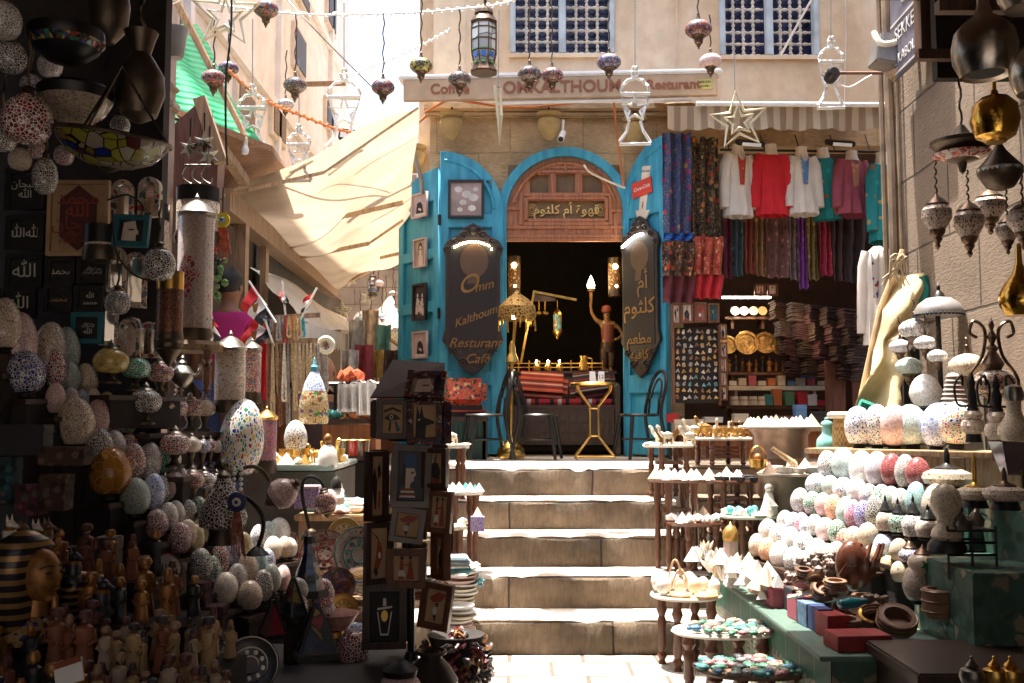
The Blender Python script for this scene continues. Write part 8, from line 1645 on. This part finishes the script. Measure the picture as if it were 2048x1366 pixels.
for i,(u0,u1,v0,v1)in enumerate(((676,722,768,824),(712,752,764,830))):
 b=MB();a,c=P(u0,v0,6.5),P(u1,v1,6.5);b.grid(lambda s,t:Vector(((c.x-a.x)*s*(1+.1*t),.025*math.sin(s*17+i)*(.3+t),(c.z-a.z)*t)),22,8,.004);b.grid(lambda s,t:Vector(((c.x-a.x)*s,.22*t,.012*math.sin(s*12))),12,4,.004);one('lace_cloth',('left' if i==0 else 'right')+' white lace cloth draped on the dark rail behind the picture rack','cloth',b,mat('white_lace',(.74,.72,.69),.9,var=.1,ns=40),'white lace cloths',loc=a)
o=fan('cloth_rail','dark rail carrying the white lace cloths','rail',P(715,768,6.6));b=MB();b.tube([(-.2,0,0),(.16,0,0)],.014,6);b.tube([(-.15,.02,0),(-.15,.02,-.26)],.012,6);b.tube([(.12,.02,0),(.12,.02,-.26)],.012,6);ob('rail',b,m_black_met,o)
b=MB();q=random.Random(2);[b.ball((q.uniform(-.06,.06),q.uniform(-.04,.04),q.uniform(0,.07)),q.uniform(.03,.05),1)for _ in range(9)];b.jit(.008);one('red_bundle','crumpled red orange cloth bundle on the white lace cloths','cloth',b,mat('red_orange_cloth',(.5,.09,.03),.9,var=.4,ns=30),loc=P(702,762,6.55))
o=fan('purple_casket','purple patterned casket on the pale table','casket',P(616,1016,5.0));b=MB();b.box((0,0,.05),(.12,.1,.1),bev=.003);ob('body',b,crackle('purple_pattern',(.4,.34,.5),[(.12,.03,.3),(.16,.05,.36)],90,.2),o);b=MB();b.box((0,0,.105),(.125,.105,.012));ob('lid',b,mat('lilac_lid',(.5,.4,.46),.6),o)
o=fan('draped_bust','small pale bust with golden head draped in white among the brass trinkets','bust',P(655,935,5.3));b=MB();b.lathe([(.05,0),(.055,.03),(.045,.09),(.02,.12)],16);ob('drapery',b,m_alab,o);b=MB();b.ball((0,0,.15),.024,2,(.9,1,1.25));b.tube([(0,0,.11),(0,0,.14)],.012,8);ob('head',b,m_goldf,o)
o=fan('scribe_statuette','white seated statuette with black hair on the pale table','statuette',P(672,1008,4.95));b=MB();b.lathe([(.07,0),(.075,.03),(.05,.08),(.045,.12),(.02,.15)],14);b.tube([(-.05,0,.11),(-.06,-.06,.06),(0,-.08,.05)],.018,6);b.tube([(.05,0,.11),(.06,-.06,.06),(0,-.08,.05)],.018,6);ob('body',b,m_alab,o);b=MB();b.ball((0,0,.18),.035,2);b.lathe([(.045,.13),(.042,.19),(.02,.22),(0,.222)],14);ob('black_hair',b,m_ink,o);o.scale=(.6,)*3
o=fan('round_plate','big white plate with red flowers leaning behind the statuette','plate',P(640,985,5.35),rot=(R(65),0,0));r=S(46,5.35);b=MB();b.lathe([(0,0),(r*.7,0),(r,.02),(r,.026),(r*.7,.008),(0,.008)],30);ob('dish',b,mat('flowered_plate',(.66,.58,.5),.3,var=.3,ns=16),o);b=MB();[b.ball((r*.6*math.cos(R(a)),r*.6*math.sin(R(a)),.008),.022,1,(1,1,.3))for a in range(0,360,45)];ob('flower_motif',b,mat('plate_red',(.45,.08,.05),.4),o)
def plate_t(label,u,v,r,Y,rot,base,motif,group='painted plates left of the rack'):
 rr=S(r,Y);o=fan('painted_plate',label,'plate',P(u,v,Y),group,rot=rot);b=MB();b.lathe([(0,0),(rr*.7,0),(rr,rr*.12),(rr,rr*.15),(rr*.7,rr*.04),(0,rr*.04)],32);ob('dish',b,base,o)
 b=MB();[b.tube([(rr*q*math.cos(R(a)),rr*q*math.sin(R(a)),rr*(.05 if q<.75 else .13))for a in range(0,360,15)],rr*.03,5,True)for q in(.3,.6,.95)];[b.ball((rr*.45*math.cos(R(a)),rr*.45*math.sin(R(a)),rr*.05),rr*.1,1,(1,1,.3))for a in range(0,360,40)];ob('painted_rings',b,motif,o)
pr_=mat('plate_brown_red',(.30,.07,.04),.5);py_=mat('plate_yellow',(.5,.32,.04),.4);pt_=mat('plate_turq',(.12,.3,.3),.5,var=.5,ns=30)
plate_t('large red and cream patterned plate leaning behind the leaded lantern',650,1108,50,4.5,(R(58),R(10),0),crackle('red_pattern',(.5,.42,.34),[(.34,.08,.05),(.5,.42,.34),(.16,.05,.04)],40,.2),pr_)
plate_t('yellow rimmed plate standing on edge above the patterned one',690,1068,34,4.6,(R(80),R(40),0),py_,m_white);plate_t('white and turquoise confetti plate leaning left of the rack',718,1110,56,4.4,(R(72),R(35),R(20)),crackle('confetti_plate',(.62,.58,.54),[(.12,.3,.3),(.6,.56,.5),(.4,.08,.06),(.1,.15,.3)],60,.25),pt_)
plate_t('orange striped bowl plate at the foot of the confetti plate',722,1148,26,4.3,(R(20),0,0),mat('orange_plate',(.5,.24,.05),.4),py_);plate_t('white lace patterned plate beside the leaded lantern',632,1150,40,4.5,(R(60),R(-12),0),crackle('lace_plate',(.66,.64,.6),[(.55,.53,.5),(.2,.18,.17)],50,.25),m_white)
plate_t('dark painted oval plate with blue flower before the rack',675,1172,36,4.2,(R(68),R(10),0),crackle('dark_flower_plate',(.1,.05,.04),[(.3,.1,.07),(.05,.05,.15),(.35,.24,.18),(.08,.14,.1)],26,.1),pr_);plate_t('gold leaf shaped plate under the dark painted one',687,1218,30,4.1,(R(70),R(-8),0),m_gold,m_goldf)
o=fan('flowered_dish','pale shell like glass dish with pinkish lining near the net globe','dish',P(672,1262,3.95));b=MB();b.lathe([(.0,0),(.05,.01),(.09,.07),(.085,.07),(.04,.02),(0,.02)],18);ob('dish',b,mat('pinkish_dish',(.45,.24,.2),.3,var=.5,ns=20),o);b=MB();b.lathe([(.03,-.02),(.04,-.02),(.03,0),(0,0)],14);ob('foot',b,m_brass,o)
def stack(label,u,v,w,Y,n,cols,t=.014,group='stacks of plates and cloths by the rack',flat=False,seed=1):
 q=random.Random(seed);p=P(u,v,Y);rr=S(w,Y)/2;z=0
 for i in range(n):
  cn_,m_=cols[q.randrange(len(cols))];r_=rr*q.uniform(.9,1.05);b=MB()
  if flat:b.box((0,0,t/2),(2*r_,1.6*r_,t*.92),bev=t*.4)
  else:b.lathe([(0,0),(r_*.6,0),(r_,t*.7),(r_,t),(r_*.6,t*.35),(0,t*.35)],22)
  one('folded_cloth' if flat else 'stacked_plate','%s %s in %s'%(cn_,'folded cloth' if flat else 'plate',label),'cloth' if flat else 'plate',b,m_,group+', '+label,loc=p+Vector((q.uniform(-.012,.012),q.uniform(-.012,.012),z)),rot=(0,0,q.uniform(-.25,.25)));z+=t
CW=[('white',m_alab),('pale pink',mat('pale_pink_plate',(.6,.42,.38),.5)),('cream',m_cream),('white',m_white)];CT=[('turquoise',mat('turq_cloth',(.12,.38,.42),.8)),('white',m_white),('pale blue',mat('palebl_cloth',(.4,.5,.55),.8)),('white',m_alab)]
stack('the tall stack right of the rack by the third step',922,1208,62,5.4,9,CW,.022,seed=2);stack('the stack at the lower right of the rack',917,1285,66,5.2,8,CW,.024,seed=3);stack('the turquoise pile on top right of the rack',905,1150,70,5.3,5,CT,.02,flat=True,seed=4);stack('the pile beside the lowest step',938,1172,50,5.5,5,CT,.02,flat=True,seed=5)
stack('the stack seen through the rack',845,1200,60,4.6,7,CW+[('terracotta',mat('terracotta_plate',(.4,.16,.08),.6))],.018,seed=6);stack('the stack left of the rack behind the net globes',745,1205,60,4.6,8,CW,.016,seed=7);stack('the leftmost pale pile under the painted plates',690,1200,62,4.62,7,CW,.016,flat=True,seed=8);stack('the wooden bowl stack under the pale table',728,1075,44,5.1,8,[('brown wooden',m_wood_md),('tan wooden',m_wood_lt)],.018,seed=9)
side_table_l=lambda*a,**k:side_table(*a,group='small tables at the left of the steps',**k)
tl1=side_table_l('small table with cream knotted trinkets beside the kilim seat',912,893,54,7.0,.8,top=m_plate,apron=False,nl=3);goods(tl1,[CM2,('shell_dish',.08,m_cream,'pale shell dish')],9,'on the small table by the kilim seat','trinkets by the kilim seat',41)
tl2=side_table_l('white tray table of alabaster pyramids at the left of the steps',925,985,84,6.4,.4,top=m_plate,apron=False);goods(tl2,[AL,AL,('alabaster_pyramid',.055,m_bx['teal'],'teal pyramid')],18,'on the white tray left of the steps','pyramids left of the steps',42)
tl3=side_table_l('small tray table with pale beads halfway down the steps at left',902,1055,66,5.9,.2,top=m_plate,apron=False,nl=3);goods(tl3,[ST_,('shell_dish',.06,m_cream,'pale shell')],10,'on the small tray halfway down','pieces on the halfway tray',43)
tl4=side_table_l('tray of small multicoloured beads and a pyramid low at the left of the steps',922,1135,76,5.65,.2,top=m_wood_md,apron=False,nl=3,r=.018);goods(tl4,[('stone',.03,m_cream,'small pale bead stone'),('stone',.03,m_sc[6],'small pink bead stone'),AL2],34,'on the low bead tray','bead stones on the low tray',44,1,.95)
p=P(955,1062,6.25);o=fan('purple_casket','small purple patterned box with a pinkish pyramid on it, on the second step','casket',p);b=MB();b.box((0,0,.045),(.085,.085,.09),bev=.003);ob('body',b,MC['purple_pattern'],o);one('alabaster_pyramid','pinkish pyramid standing on the purple box','pyramid',MB().pyr((0,0,0),.06,.06),m_alab2,loc=p+Vector((0,0,.091)))
jw=[mat('jewel_'+n,c,.3,.3,var=.5,ns=40)for n,c in(('dark',(.05,.03,.025)),('amber',(.25,.11,.04)),('wine',(.2,.03,.05)),('silver',(.25,.23,.22)))];q=random.Random(77)
o=fan('jewellery_basket','dark round basket stand heaped with necklaces right of the rack foot','basket',P(912,1340,4.6));hz=P(912,1268,4.6).z-o.location.z
b=MB();b.lathe([(0,-.25),(.12,-.25),(.09,-.1),(.11,hz*.6),(.13,hz),(.12,hz),(0,hz-.02)],18);ob('basket',b,m_cloth_dk,o)
for i in range(80):
 a,z=q.uniform(0,6.28),q.uniform(-.3,1)*hz;rr=.14 if z<hz*.8 else q.uniform(0,.11);mi=q.randrange(4);p=o.location+Vector((rr*math.cos(a),rr*math.sin(a)-.0,z+.01));b=MB();s_=q.uniform(.022,.034)
 n=12;b.tube([(s_*math.cos(2*math.pi*k_/n),s_*math.sin(2*math.pi*k_/n)*.7,.004*math.sin(k_))for k_ in range(n)],[.006+.004*(k_%2)for k_ in range(n)],5,True);one('bead_bracelet',('dark','amber','wine red','silver')[mi]+' bead bracelet heaped on the dark basket right of the rack','bracelet',b,jw[mi],'bracelets heaped on the dark basket',loc=p,rot=(q.uniform(-1.3,1.3),q.uniform(-.8,.8),q.uniform(0,6)))
o=fan('clay_pot','big dark round pot at the very foot of the picture rack','pot',P(862,1360,3.7));b=MB();b.lathe([(0,-.12),(.05,-.12),(.09,-.04),(.1,.0),(.07,.05),(.04,.08),(.04,.1),(.03,.1),(.03,.08),(0,.05)],24);ob('body',b,mat('dark_glazed_pot',(.035,.025,.022),.3,var=.4),o);b=MB();b.tube([(.052*math.cos(R(a)),.052*math.sin(R(a)),.1)for a in range(0,360,20)],.008,6,True);ob('rim',b,m_bronze,o)
o=fan('net_pot','pale net glass pot with dark lid at the bottom edge beneath the rack','pot',P(800,1400,3.4));ob('globe',SPH,GL['pk'][0],o,(0,0,-.02),scale=(.15,.15,.11));b=MB();b.lathe([(.055,.08),(.06,.1),(.02,.13),(0,.135)],16);ob('lid',b,m_black_met,o)
fs=[(2.2,.56,-1.2,-.60),(2.45,.64,-1.32,-.67),(2.7,.71,-1.46,-.74),(2.95,.78,-1.6,-.9),(3.2,.86,-1.75,-1.1)]
o=fan('display_steps','dark cloth covered stepped stand under the carved figurines at the lower left','stand',(0,0,0))
for Y,z,x0,x1 in fs:b=MB();b.box(((x0+x1)/2,Y+.02,z/2),(x1-x0,.25,z),bev=.006);ob('step',b,m_cloth_dk,o)
mrobe=[mat('robe_'+n,c,.6,var=.2,ns=12)for n,c in(('cream',(.38,.24,.10)),('white',(.42,.31,.2)),('sand',(.26,.14,.05)),('rust',(.22,.07,.03)),('dark',(.06,.04,.035)),('blue',(.03,.18,.35)))];rn_=['cream','white','sand','rust','dark','blue']
mhat=[mat('hat_'+n,c,.6)for n,c in(('maroon',(.09,.025,.018)),('dark',(.03,.02,.02)),('tan',(.26,.15,.08)))];hn=['maroon','dark','tan']
q=random.Random(9);nf=0
for ri,(Y,z,x0,x1)in enumerate(fs[:3]):
 n=(22,22,20)[ri]
 for i in range(n):
  x=x1-.02-(.36+.02*ri)*(n-.5-i)/n+q.uniform(-.012,.012);ri_=5 if(ri,i)in((0,12),(1,8))else q.choice((0,1,0,2,1,0,1,3)if i>2 else(2,3,4,3));hi_=q.randrange(3)
  figurine('%s robed figurine in %s turban, %s row at lower left, %s'%(rn_[ri_],hn[hi_],('front','middle','back')[ri],nth(i,n)),(x,Y+(-.06,.07)[i%2]+q.uniform(-.02,.02),z+(0,.004)[i%2]),q.uniform(.095,.15),mrobe[ri_],mhat[hi_],q.randrange(2),'robed carved figurines at the lower left',rz=q.uniform(-1.4,1.6))
for ri,(Y,z,x0,x1)in enumerate(fs):
 n=(9,9,9,18,16)[ri]
 for i in range(n):
  x=x0+.03+((.24,.29,.34)[ri]if ri<3 else x1-x0-.06)*(i+.5)/n;g_=q.randrange(3)
  figurine('%s carved egyptian figurine, step %s of the lower left stand, %s'%(('golden','black and gold','reddish brown')[g_],('one','two','three','four','five')[ri],nth(i,n)),(x,Y+(-.06,.06)[i%2]+q.uniform(-.02,.02),z),q.uniform(.1,.18),(m_goldf,m_blackf,mrobe[3])[g_],(m_goldf,m_goldf,mhat[0])[g_],q.randrange(3),'carved egyptian figurines at the lower left',rz=q.uniform(-.5,1.2),m3=(m_goldf,m_goldf,m_skinfig)[g_])
k=NT('striped_headdress');v=k.n('SeparateXYZ',i_0=k.n('TexCoord').outputs['Object']);fr_=k.n('Math',operation='FRACT',i_0=k.n('Math',operation='MULTIPLY',i_0=v.outputs[2],i_1=9).outputs[0]);k.set('Base Color',k.ramp(fr_.outputs[0],[(0,(.03,.02,.025)),(.55,(.34,.19,.07))],'CONSTANT'));k.set('Roughness',.3);k.set('Metallic',.4);k.bump(fr_.outputs[0],.5,.02);m_nemes=k.m
def bust(label,u,v,h,Y,rz):
 s_=S(h,Y);o=fan('pharaoh_bust',label,'bust',P(u,v,Y)-Vector((0,0,s_*.5)),'striped headdress busts at the lower left',rz=R(rz))
 b=MB();b.lathe([(.30,0),(.34,.05),(.36,.3),(.40,.5),(.36,.72),(.25,.9),(.1,.98),(0,1.0)],26,Matrix.Translation((0,.12,0)),.85)
 for vt in b.bm.verts:
  if vt.co.y<-.1 and vt.co.z<.78:vt.co.y=-.1-(vt.co.y+.1)*.1
 ob('headdress',b,m_nemes,o,scale=(s_,)*3)
 b=MB();b.ball((0,-.08,.56),.22,3,(.88,.95,1.2));b.ball((0,-.29,.53),.035,1,(.8,1.2,1.5));b.ball((0,-.275,.44),.045,1,(1.3,.7,.5));b.ball((0,-.22,.36),.07,1);[b.ball((sx*.2,-.02,.54),.05,1,(.5,1,1.3))for sx in(-1,1)];b.tube([(0,-.05,.4),(0,-.04,.18)],[.1,.13],12);ob('face',b,m_goldf,o,scale=(s_,)*3)
 b=MB();[b.ball((sx*.085,-.275,.60),.036,1,(1.4,.4,.55))for sx in(-1,1)];[b.tube([(sx*.03,-.285,.66),(sx*.1,-.275,.675),(sx*.16,-.22,.65)],.01,5)for sx in(-1,1)];ob('eyes',b,m_ink,o,scale=(s_,)*3)
 ob('serpent',MB().tube(smooth_path([(0,-.24,.82),(0,-.3,.86),(0,-.28,.94),(0,-.33,.98)]),.03,6),m_goldf,o,scale=(s_,)*3);ob('beard',MB().tube([(0,-.27,.37),(0,-.29,.1)],[.03,.045],8),m_goldf,o,scale=(s_,)*3);b=MB();b.lathe([(.3,-.08),(.34,.0),(.24,.12),(.12,.2)],22,Matrix.Translation((0,0,0)),.7);ob('collar',b,crackle('banded_collar',(.3,.18,.06),[(.03,.05,.15),(.3,.18,.06),(.12,.03,.02)],14,.15),o,scale=(s_,)*3)
bust('largest golden pharaoh bust with striped headdress at the left edge',66,1162,200,2.75,72);bust('smaller wine red striped headdress bust behind the figurines',168,1205,120,2.9,60)
def jackal(label,u,v,h,Y,m_,rz):
 s_=S(h,Y);o=fan('jackal_figurine',label,'figurine',P(u,v,Y)-Vector((0,0,s_)),'jackal and cat figurines at the lower left',rz=R(rz));b=MB();b.lathe([(.3,0),(.3,.06),(.2,.2),(.22,.45),(.14,.6)],12);b.ball((0,-.05,.7),.16,2,(.85,1.1,.9));b.tube([(0,-.1,.7),(0,-.4,.62)],[.11,.045],8);[b.tube([(sx*.09,.0,.8),(sx*.11,.02,1.02)],[.06,.005],6)for sx in(-1,1)];ob('body',b,m_,o,scale=(s_,)*3);b=MB();b.lathe([(.19,.5),(.2,.56),(.17,.6)],12);ob('collar',b,m_goldf,o,scale=(s_,)*3)
for i,(u,v,h,m_,rz,lab)in enumerate(((20,1030,60,m_cream,70,'cream jackal figurine at the left edge above the big bust'),(48,1040,56,m_skinfig,60,'brown jackal figurine behind the big bust'),(72,1038,56,m_cream,60,'cream jackal figurine, third behind the big bust'),(94,1034,60,m_skinfig,75,'pale brown jackal figurine, rightmost behind the big bust'),(148,1092,70,m_blackf,65,'black and white jackal head between the two busts'),(205,1145,80,m_blackf,70,'glossy black jackal with long snout right of the smaller bust'),(150,1245,50,m_goldf,75,'golden jackal lying low among the figurines'),(200,1250,46,m_goldf,75,'golden jackal beside the reclining one'))):jackal(lab,u,v,h,2.85,m_,rz)
G='packaged goods on the dark shelf at left'
for k_,c in(('teal',(.015,.05,.055)),('pink',(.10,.03,.04)),('brown',(.07,.035,.022)),('cream',(.16,.12,.09)),('orange',(.22,.06,.02))):m_bx[k_]=fabric('pack_'+k_,c,[tuple(q_*2.2 for q_ in c),tuple(q_*.4 for q_ in c),(.12,.09,.07)],30,.4)
for i,(u,v,w,h,ck,lab)in enumerate(((62,1000,46,60,'pink','dim mauve bag packet at the left edge under the eggs'),(112,985,50,70,'brown','dim brown packet behind the jackals'),(150,1130,60,70,'brown','brown box left of the round sign'),(215,1120,40,90,'cream','clear cream packet with folded top'),(300,1150,44,70,'orange','orange header packet beside the round sign'),(345,1160,40,60,'cream','cellophane packet right of the orange header one'),(400,1190,34,50,'pink','pink box under the dark net eggs'),(420,1240,60,56,'pink','pink printed box under the plain cream egg'),(50,880,90,60,'black','black lacquer box with red edge under the highest eggs'),(14,960,36,90,'teal','dim teal painted panel at the left edge'),(130,912,90,36,'brown','carved brown box under the big tan egg'))):gbox(lab,P(u,v+h/2,3.45),(S(w,3.45),.08,S(h,3.45)),ck,G)
o=fan('round_sign','round white sign with red rim and black arabic word at the lower left','sign',P(334,1138,3.4));r=S(28,3.4);b=MB();b.lathe([(0,-.006),(r,-.006),(r,.006),(0,.006)],26,Matrix.Rotation(R(90),4,'X'));ob('disc',b,m_bx['white'],o);b=MB();b.tube([(r*math.cos(R(a)),0,r*math.sin(R(a)))for a in range(0,360,15)],.006,6,True);ob('rim',b,m_bx['orange'],o);ob('lettering',text_mesh('\uFEDE\uFEC4\uFE91',.045,.001),m_ink,o,(0,-.008,0))
o=fan('folded_sign','cream and orange price card among the figurines at the bottom edge','sign',P(138,1345,2.15),rot=(R(-20),R(-18),0));b=MB();b.box((0,0,0),(.06,.006,.05));ob('card',b,m_bx['white'],o);b=MB();b.box((-.0,-.004,.02),(.06,.003,.012));ob('band',b,m_bx['orange'],o)
plate_t('dark engraved round plate standing at the bottom beside the figurines',500,1330,56,3.0,(R(76),R(14),R(10)),mat('dark_plate',(.05,.045,.045),.3,.5,var=.5,ns=20),m_pewter,'dark plates at the bottom');plate_t('dark net plate half hidden left of the engraved one',440,1300,40,3.1,(R(78),0,0),GL['gy'][0],m_bronze,'dark plates at the bottom')
o=fan('stall_counter','dark wooden counter along the foot of the left stall under the pyramid lamps','counter',(0,0,0));b=MB();b.box((-.78,3.4,.2),(.5,1.4,.42),bev=.01);b.box((-1.5,3.75,.2),(1.2,.9,.4));ob('body',b,m_wood_dk,o);b=MB();b.box((-.72,3.4,.43),(.66,1.5,.03),bev=.005);ob('top',b,m_black,o)
for i,(x,y,ck,d)in enumerate(((-.62,2.78,'black',(.16,.1,.04)),(-.48,2.8,'brown',(.12,.08,.03)),(-.56,2.95,'navy',(.14,.1,.05)),(-.72,2.85,'black',(.1,.08,.06)),(-.5,3.1,'brown',(.1,.1,.05)))):gbox('%s flat case lying on the black counter top, %s'%(ck,nth(i,5)),(x,y,.446),d,ck,'flat cases on the black counter',R(20*i))
m_skn=mat('brown_skin',(.25,.115,.06),.55,var=.1);m_hair=mat('black_hair',(.012,.01,.009),.6,bump=.5,bs=90)
def person(label,loc,rz,H,sit,shirt,trou,hair=True,raise_arm=False):
 o=fan('person',label,'person',loc,rz=rz);k_=H/1.75;hip=.92 if not sit else .47
 Z=lambda x,y,z:(x*k_,y*k_,z*k_)
 V=[(Z(0,0,hip),.15),(Z(0,.01,hip+.22),.145),(Z(0,.0,hip+.42),.165),(Z(0,.0,hip+.52),.08),(Z(0,-.01,hip+.58),.06),(Z(0,-.02,hip+.65),.082),(Z(0,-.02,hip+.75),.082)]
 E=[(0,1),(1,2),(2,3),(3,4),(4,5),(5,6)]
 def ch(start,pts):
  p=start
  for q_,r_ in pts:V.append((Z(*q_),r_));E.append((p,len(V)-1));p=len(V)-1
  return p
 hands=[]
 for sx in(-1,1):
  if raise_arm and sx==-1:pts=[((-.17,0,hip+.46),.075),((-.34,-.12,hip+.24),.05),((-.38,-.16,hip+.46),.036),((-.385,-.165,hip+.54),.034)]
  else:pts=[((sx*.17,0,hip+.46),.075),((sx*.25,.0,hip+.2),.05),((sx*.27,-.08,hip-.02),.035),((sx*.27,-.1,hip-.09),.034)]
  hnd=ch(2,pts);e=Vector(pts[-1][0]);d=(e-Vector(pts[-2][0])).normalized();side=Vector((1,0,0))if abs(d.x)<.9 else Vector((0,1,0))
  for fi,(off,ln)in enumerate(((-.03,.075),(-.01,.09),(.01,.085),(.03,.07))):ch(hnd,[(tuple(e+d*.04+side*off),.011),(tuple(e+d*(.04+ln*.6)+side*off*1.2),.0095),(tuple(e+d*(.04+ln)+side*off*1.25+Vector((0,-.012,0))),.008)])
  ch(hnd,[(tuple(e+side*(-.045*sx)+d*.01),.012),(tuple(e+side*(-.065*sx)+d*.05),.009)])
 for sx in(-1,1):
  if sit:ch(0,[((sx*.1,-.05,hip-.0),.1),((sx*.13,-.42,hip),.075),((sx*.13,-.44,.08),.05),((sx*.13,-.58,.04),.04)])
  else:ch(0,[((sx*.1,0,hip-.08),.1),((sx*.11,-.01,.48),.07),((sx*.11,.02,.09),.05),((sx*.12,-.13,.04),.04)])
 skin('body',[(p,(r*k_,r*k_*(.72 if i in(0,1,2)else 1)))for i,(p,r)in enumerate(V)],E,m_skn,o,0,2)
 Vs=[(V[0][0],.165),(V[1][0],.16),(V[2][0],.178),(Z(0,0,hip+.515),.072)];Es=[(0,1),(1,2),(2,3)]
 for sx in(-1,1):
  n0=len(Vs);Vs+=[(Z(sx*.165,0,hip+.45),.085),(Z(*((-.27,-.06,hip+.34)if raise_arm and sx==-1 else(sx*.225,0,hip+.29))),.07)];Es+=[(2,n0),(n0,n0+1)]
 skin('shirt',[(p,(r*k_,r*k_*(.76 if i<3 else 1)))for i,(p,r)in enumerate(Vs)],Es,shirt,o,0,2)
 Vt=[(V[0][0],.165)];Et=[]
 for sx in(-1,1):
  n0=len(Vt);Vt+=[(Z(*q_),r_)for q_,r_ in((((sx*.1,-.05,hip),.112),((sx*.13,-.42,hip),.088),((sx*.13,-.44,.1),.07))if sit else(((sx*.1,0,hip-.08),.112),((sx*.11,-.01,.48),.085),((sx*.11,.02,.1),.07)))];Et+=[(0,n0),(n0,n0+1),(n0+1,n0+2)]
 skin('trousers',[(p,(r*k_,r*k_*.85))for p,r in Vt],Et,trou,o,0,2)
 hz=(hip+.71)*k_;b=MB();b.ball((0,-.02*k_,hz),.098*k_,3,(.86,1.02,1.2));b.ball((0,-.115*k_,hz-.02),.02*k_,1,(.8,1,1.4));[b.ball((sx*.085*k_,0,hz-.01),.028*k_,1,(.4,.8,1.2))for sx in(-1,1)];ob('head',b,m_skn,o)
 b=MB();[b.ball((sx*.035*k_,-.105*k_,hz+.015),.012*k_,1)for sx in(-1,1)];b.tube([(-.03*k_,-.108*k_,hz-.06),(.03*k_,-.108*k_,hz-.06)],.006,5);ob('eyes_and_mouth',b,m_ink,o)
 if hair:b=MB();b.ball((0,.0,hz+.035*k_),.108*k_,3,(.88,.98,1.08));[vt for vt in b.bm.verts if setattr(vt.co,'z',max(vt.co.z,hz-.01-.09*(vt.co.y>.02)))];ob('hair',b,m_hair,o)
 return o
person('man with short black hair in a magenta polo shirt seen from behind',(P(457,700,6.98).x,6.98,.74),R(172),1.66,False,mat('magenta_polo',(.48,.02,.17),.85,var=.12),m_bx['navy'])
hm=person('bald man in a dark brown shirt sitting with one hand raised',(P(648,700,7.12).x,7.12,.6),R(183),1.62,True,mat('dark_brown_shirt',(.05,.028,.025),.85),m_bx['black'],False,True)
o=fan('wooden_stool','low wooden stool under the bald man','stool',(P(648,700,7.12).x,7.12,.6));b=MB();b.box((0,.02,.33),(.4,.36,.04),bev=.008);ob('seat',b,m_wood_dk,o)
for sx,sy in((-1,-1),(1,-1),(1,1),(-1,1)):b=MB();b.box((sx*.16,.02+sy*.14,.155),(.04,.04,.31));ob('leg',b,m_wood_dk,o)
for i,(u,v0,v1,Y,c,lab)in enumerate(((740,620,760,11.5,(.42,.36,.3),'pale cloth hanging low at the end of the stalls'),(712,640,770,10.5,(.5,.5,.5),'grey white patterned garment hung beside the white awning'),(766,650,780,10.8,(.12,.3,.3),'teal cloth hung in the far stall by the narrow blue leaf'),(784,700,790,10.2,(.10,.06,.05),'dark brown garment hung by the narrow blue leaf'),(728,690,790,10.0,(.35,.06,.08),'red garment in the far stall'),(756,700,790,10.3,(.4,.28,.08),'mustard garment in the far stall'),(700,700,790,9.6,(.6,.56,.52),'white sheet behind the bald man'))):
 a,c_=P(u-16,v0,Y),P(u+16,v1,Y);b=MB();b.grid(lambda s,t:Vector(((c_.x-a.x)*s,.06*math.sin(s*9+t*2+i),(c_.z-a.z)*t)),10,8,.006);one('hanging_cloth',lab,'cloth',b,mat('far_cloth_'+'abcdefg'[i],c,.9,var=.4,ns=12),'cloths hung in the far stalls',loc=a)
o=fan('far_awning','sagging beige cloth awning across the far end of the alley','awning',(0,0,0));ob('cloth',sheet([P(690,640,14),P(790,600,13),P(800,650,11.5),P(725,690,12)],14,8,.06,0,.3,7),m_wcan,o);b=MB();b.tube([P(745,655,11.8),P(800,690,10.8)],.03,6);ob('pole',b,m_wood_lt,o)
for i,(u0,u1,v,Y,h)in enumerate(((540,640,800,8.6,.5),(640,740,790,9.4,.5),(720,800,790,10.4,.5))):
 a,c_=P(u0,v,Y),P(u1,v,Y);o=fan('far_stall',('nearest','middle','farthest')[i]+' dark goods stall along the left of the upper alley','stall',((a.x+c_.x)/2,Y+.3,1.0),'goods stalls of the upper alley');w=c_.x-a.x;b=MB();b.box((0,0,.28),(w,.6,.56),bev=.01);ob('table',b,m_wood_br,o);q=random.Random(i);b=MB();[b.box((q.uniform(-w/2,w/2)*.85,q.uniform(-.25,.1),.56+.04),(q.uniform(.06,.14),q.uniform(.06,.12),q.uniform(.05,.16)),rot=(0,0,q.uniform(0,3)))for _ in range(22)];g_=ob('heaped_goods',b,crackle('far_goods',(.4,.34,.3),[(.5,.45,.4),(.3,.06,.05),(.08,.2,.22),(.06,.04,.04),(.5,.3,.1)],9,.1),o)
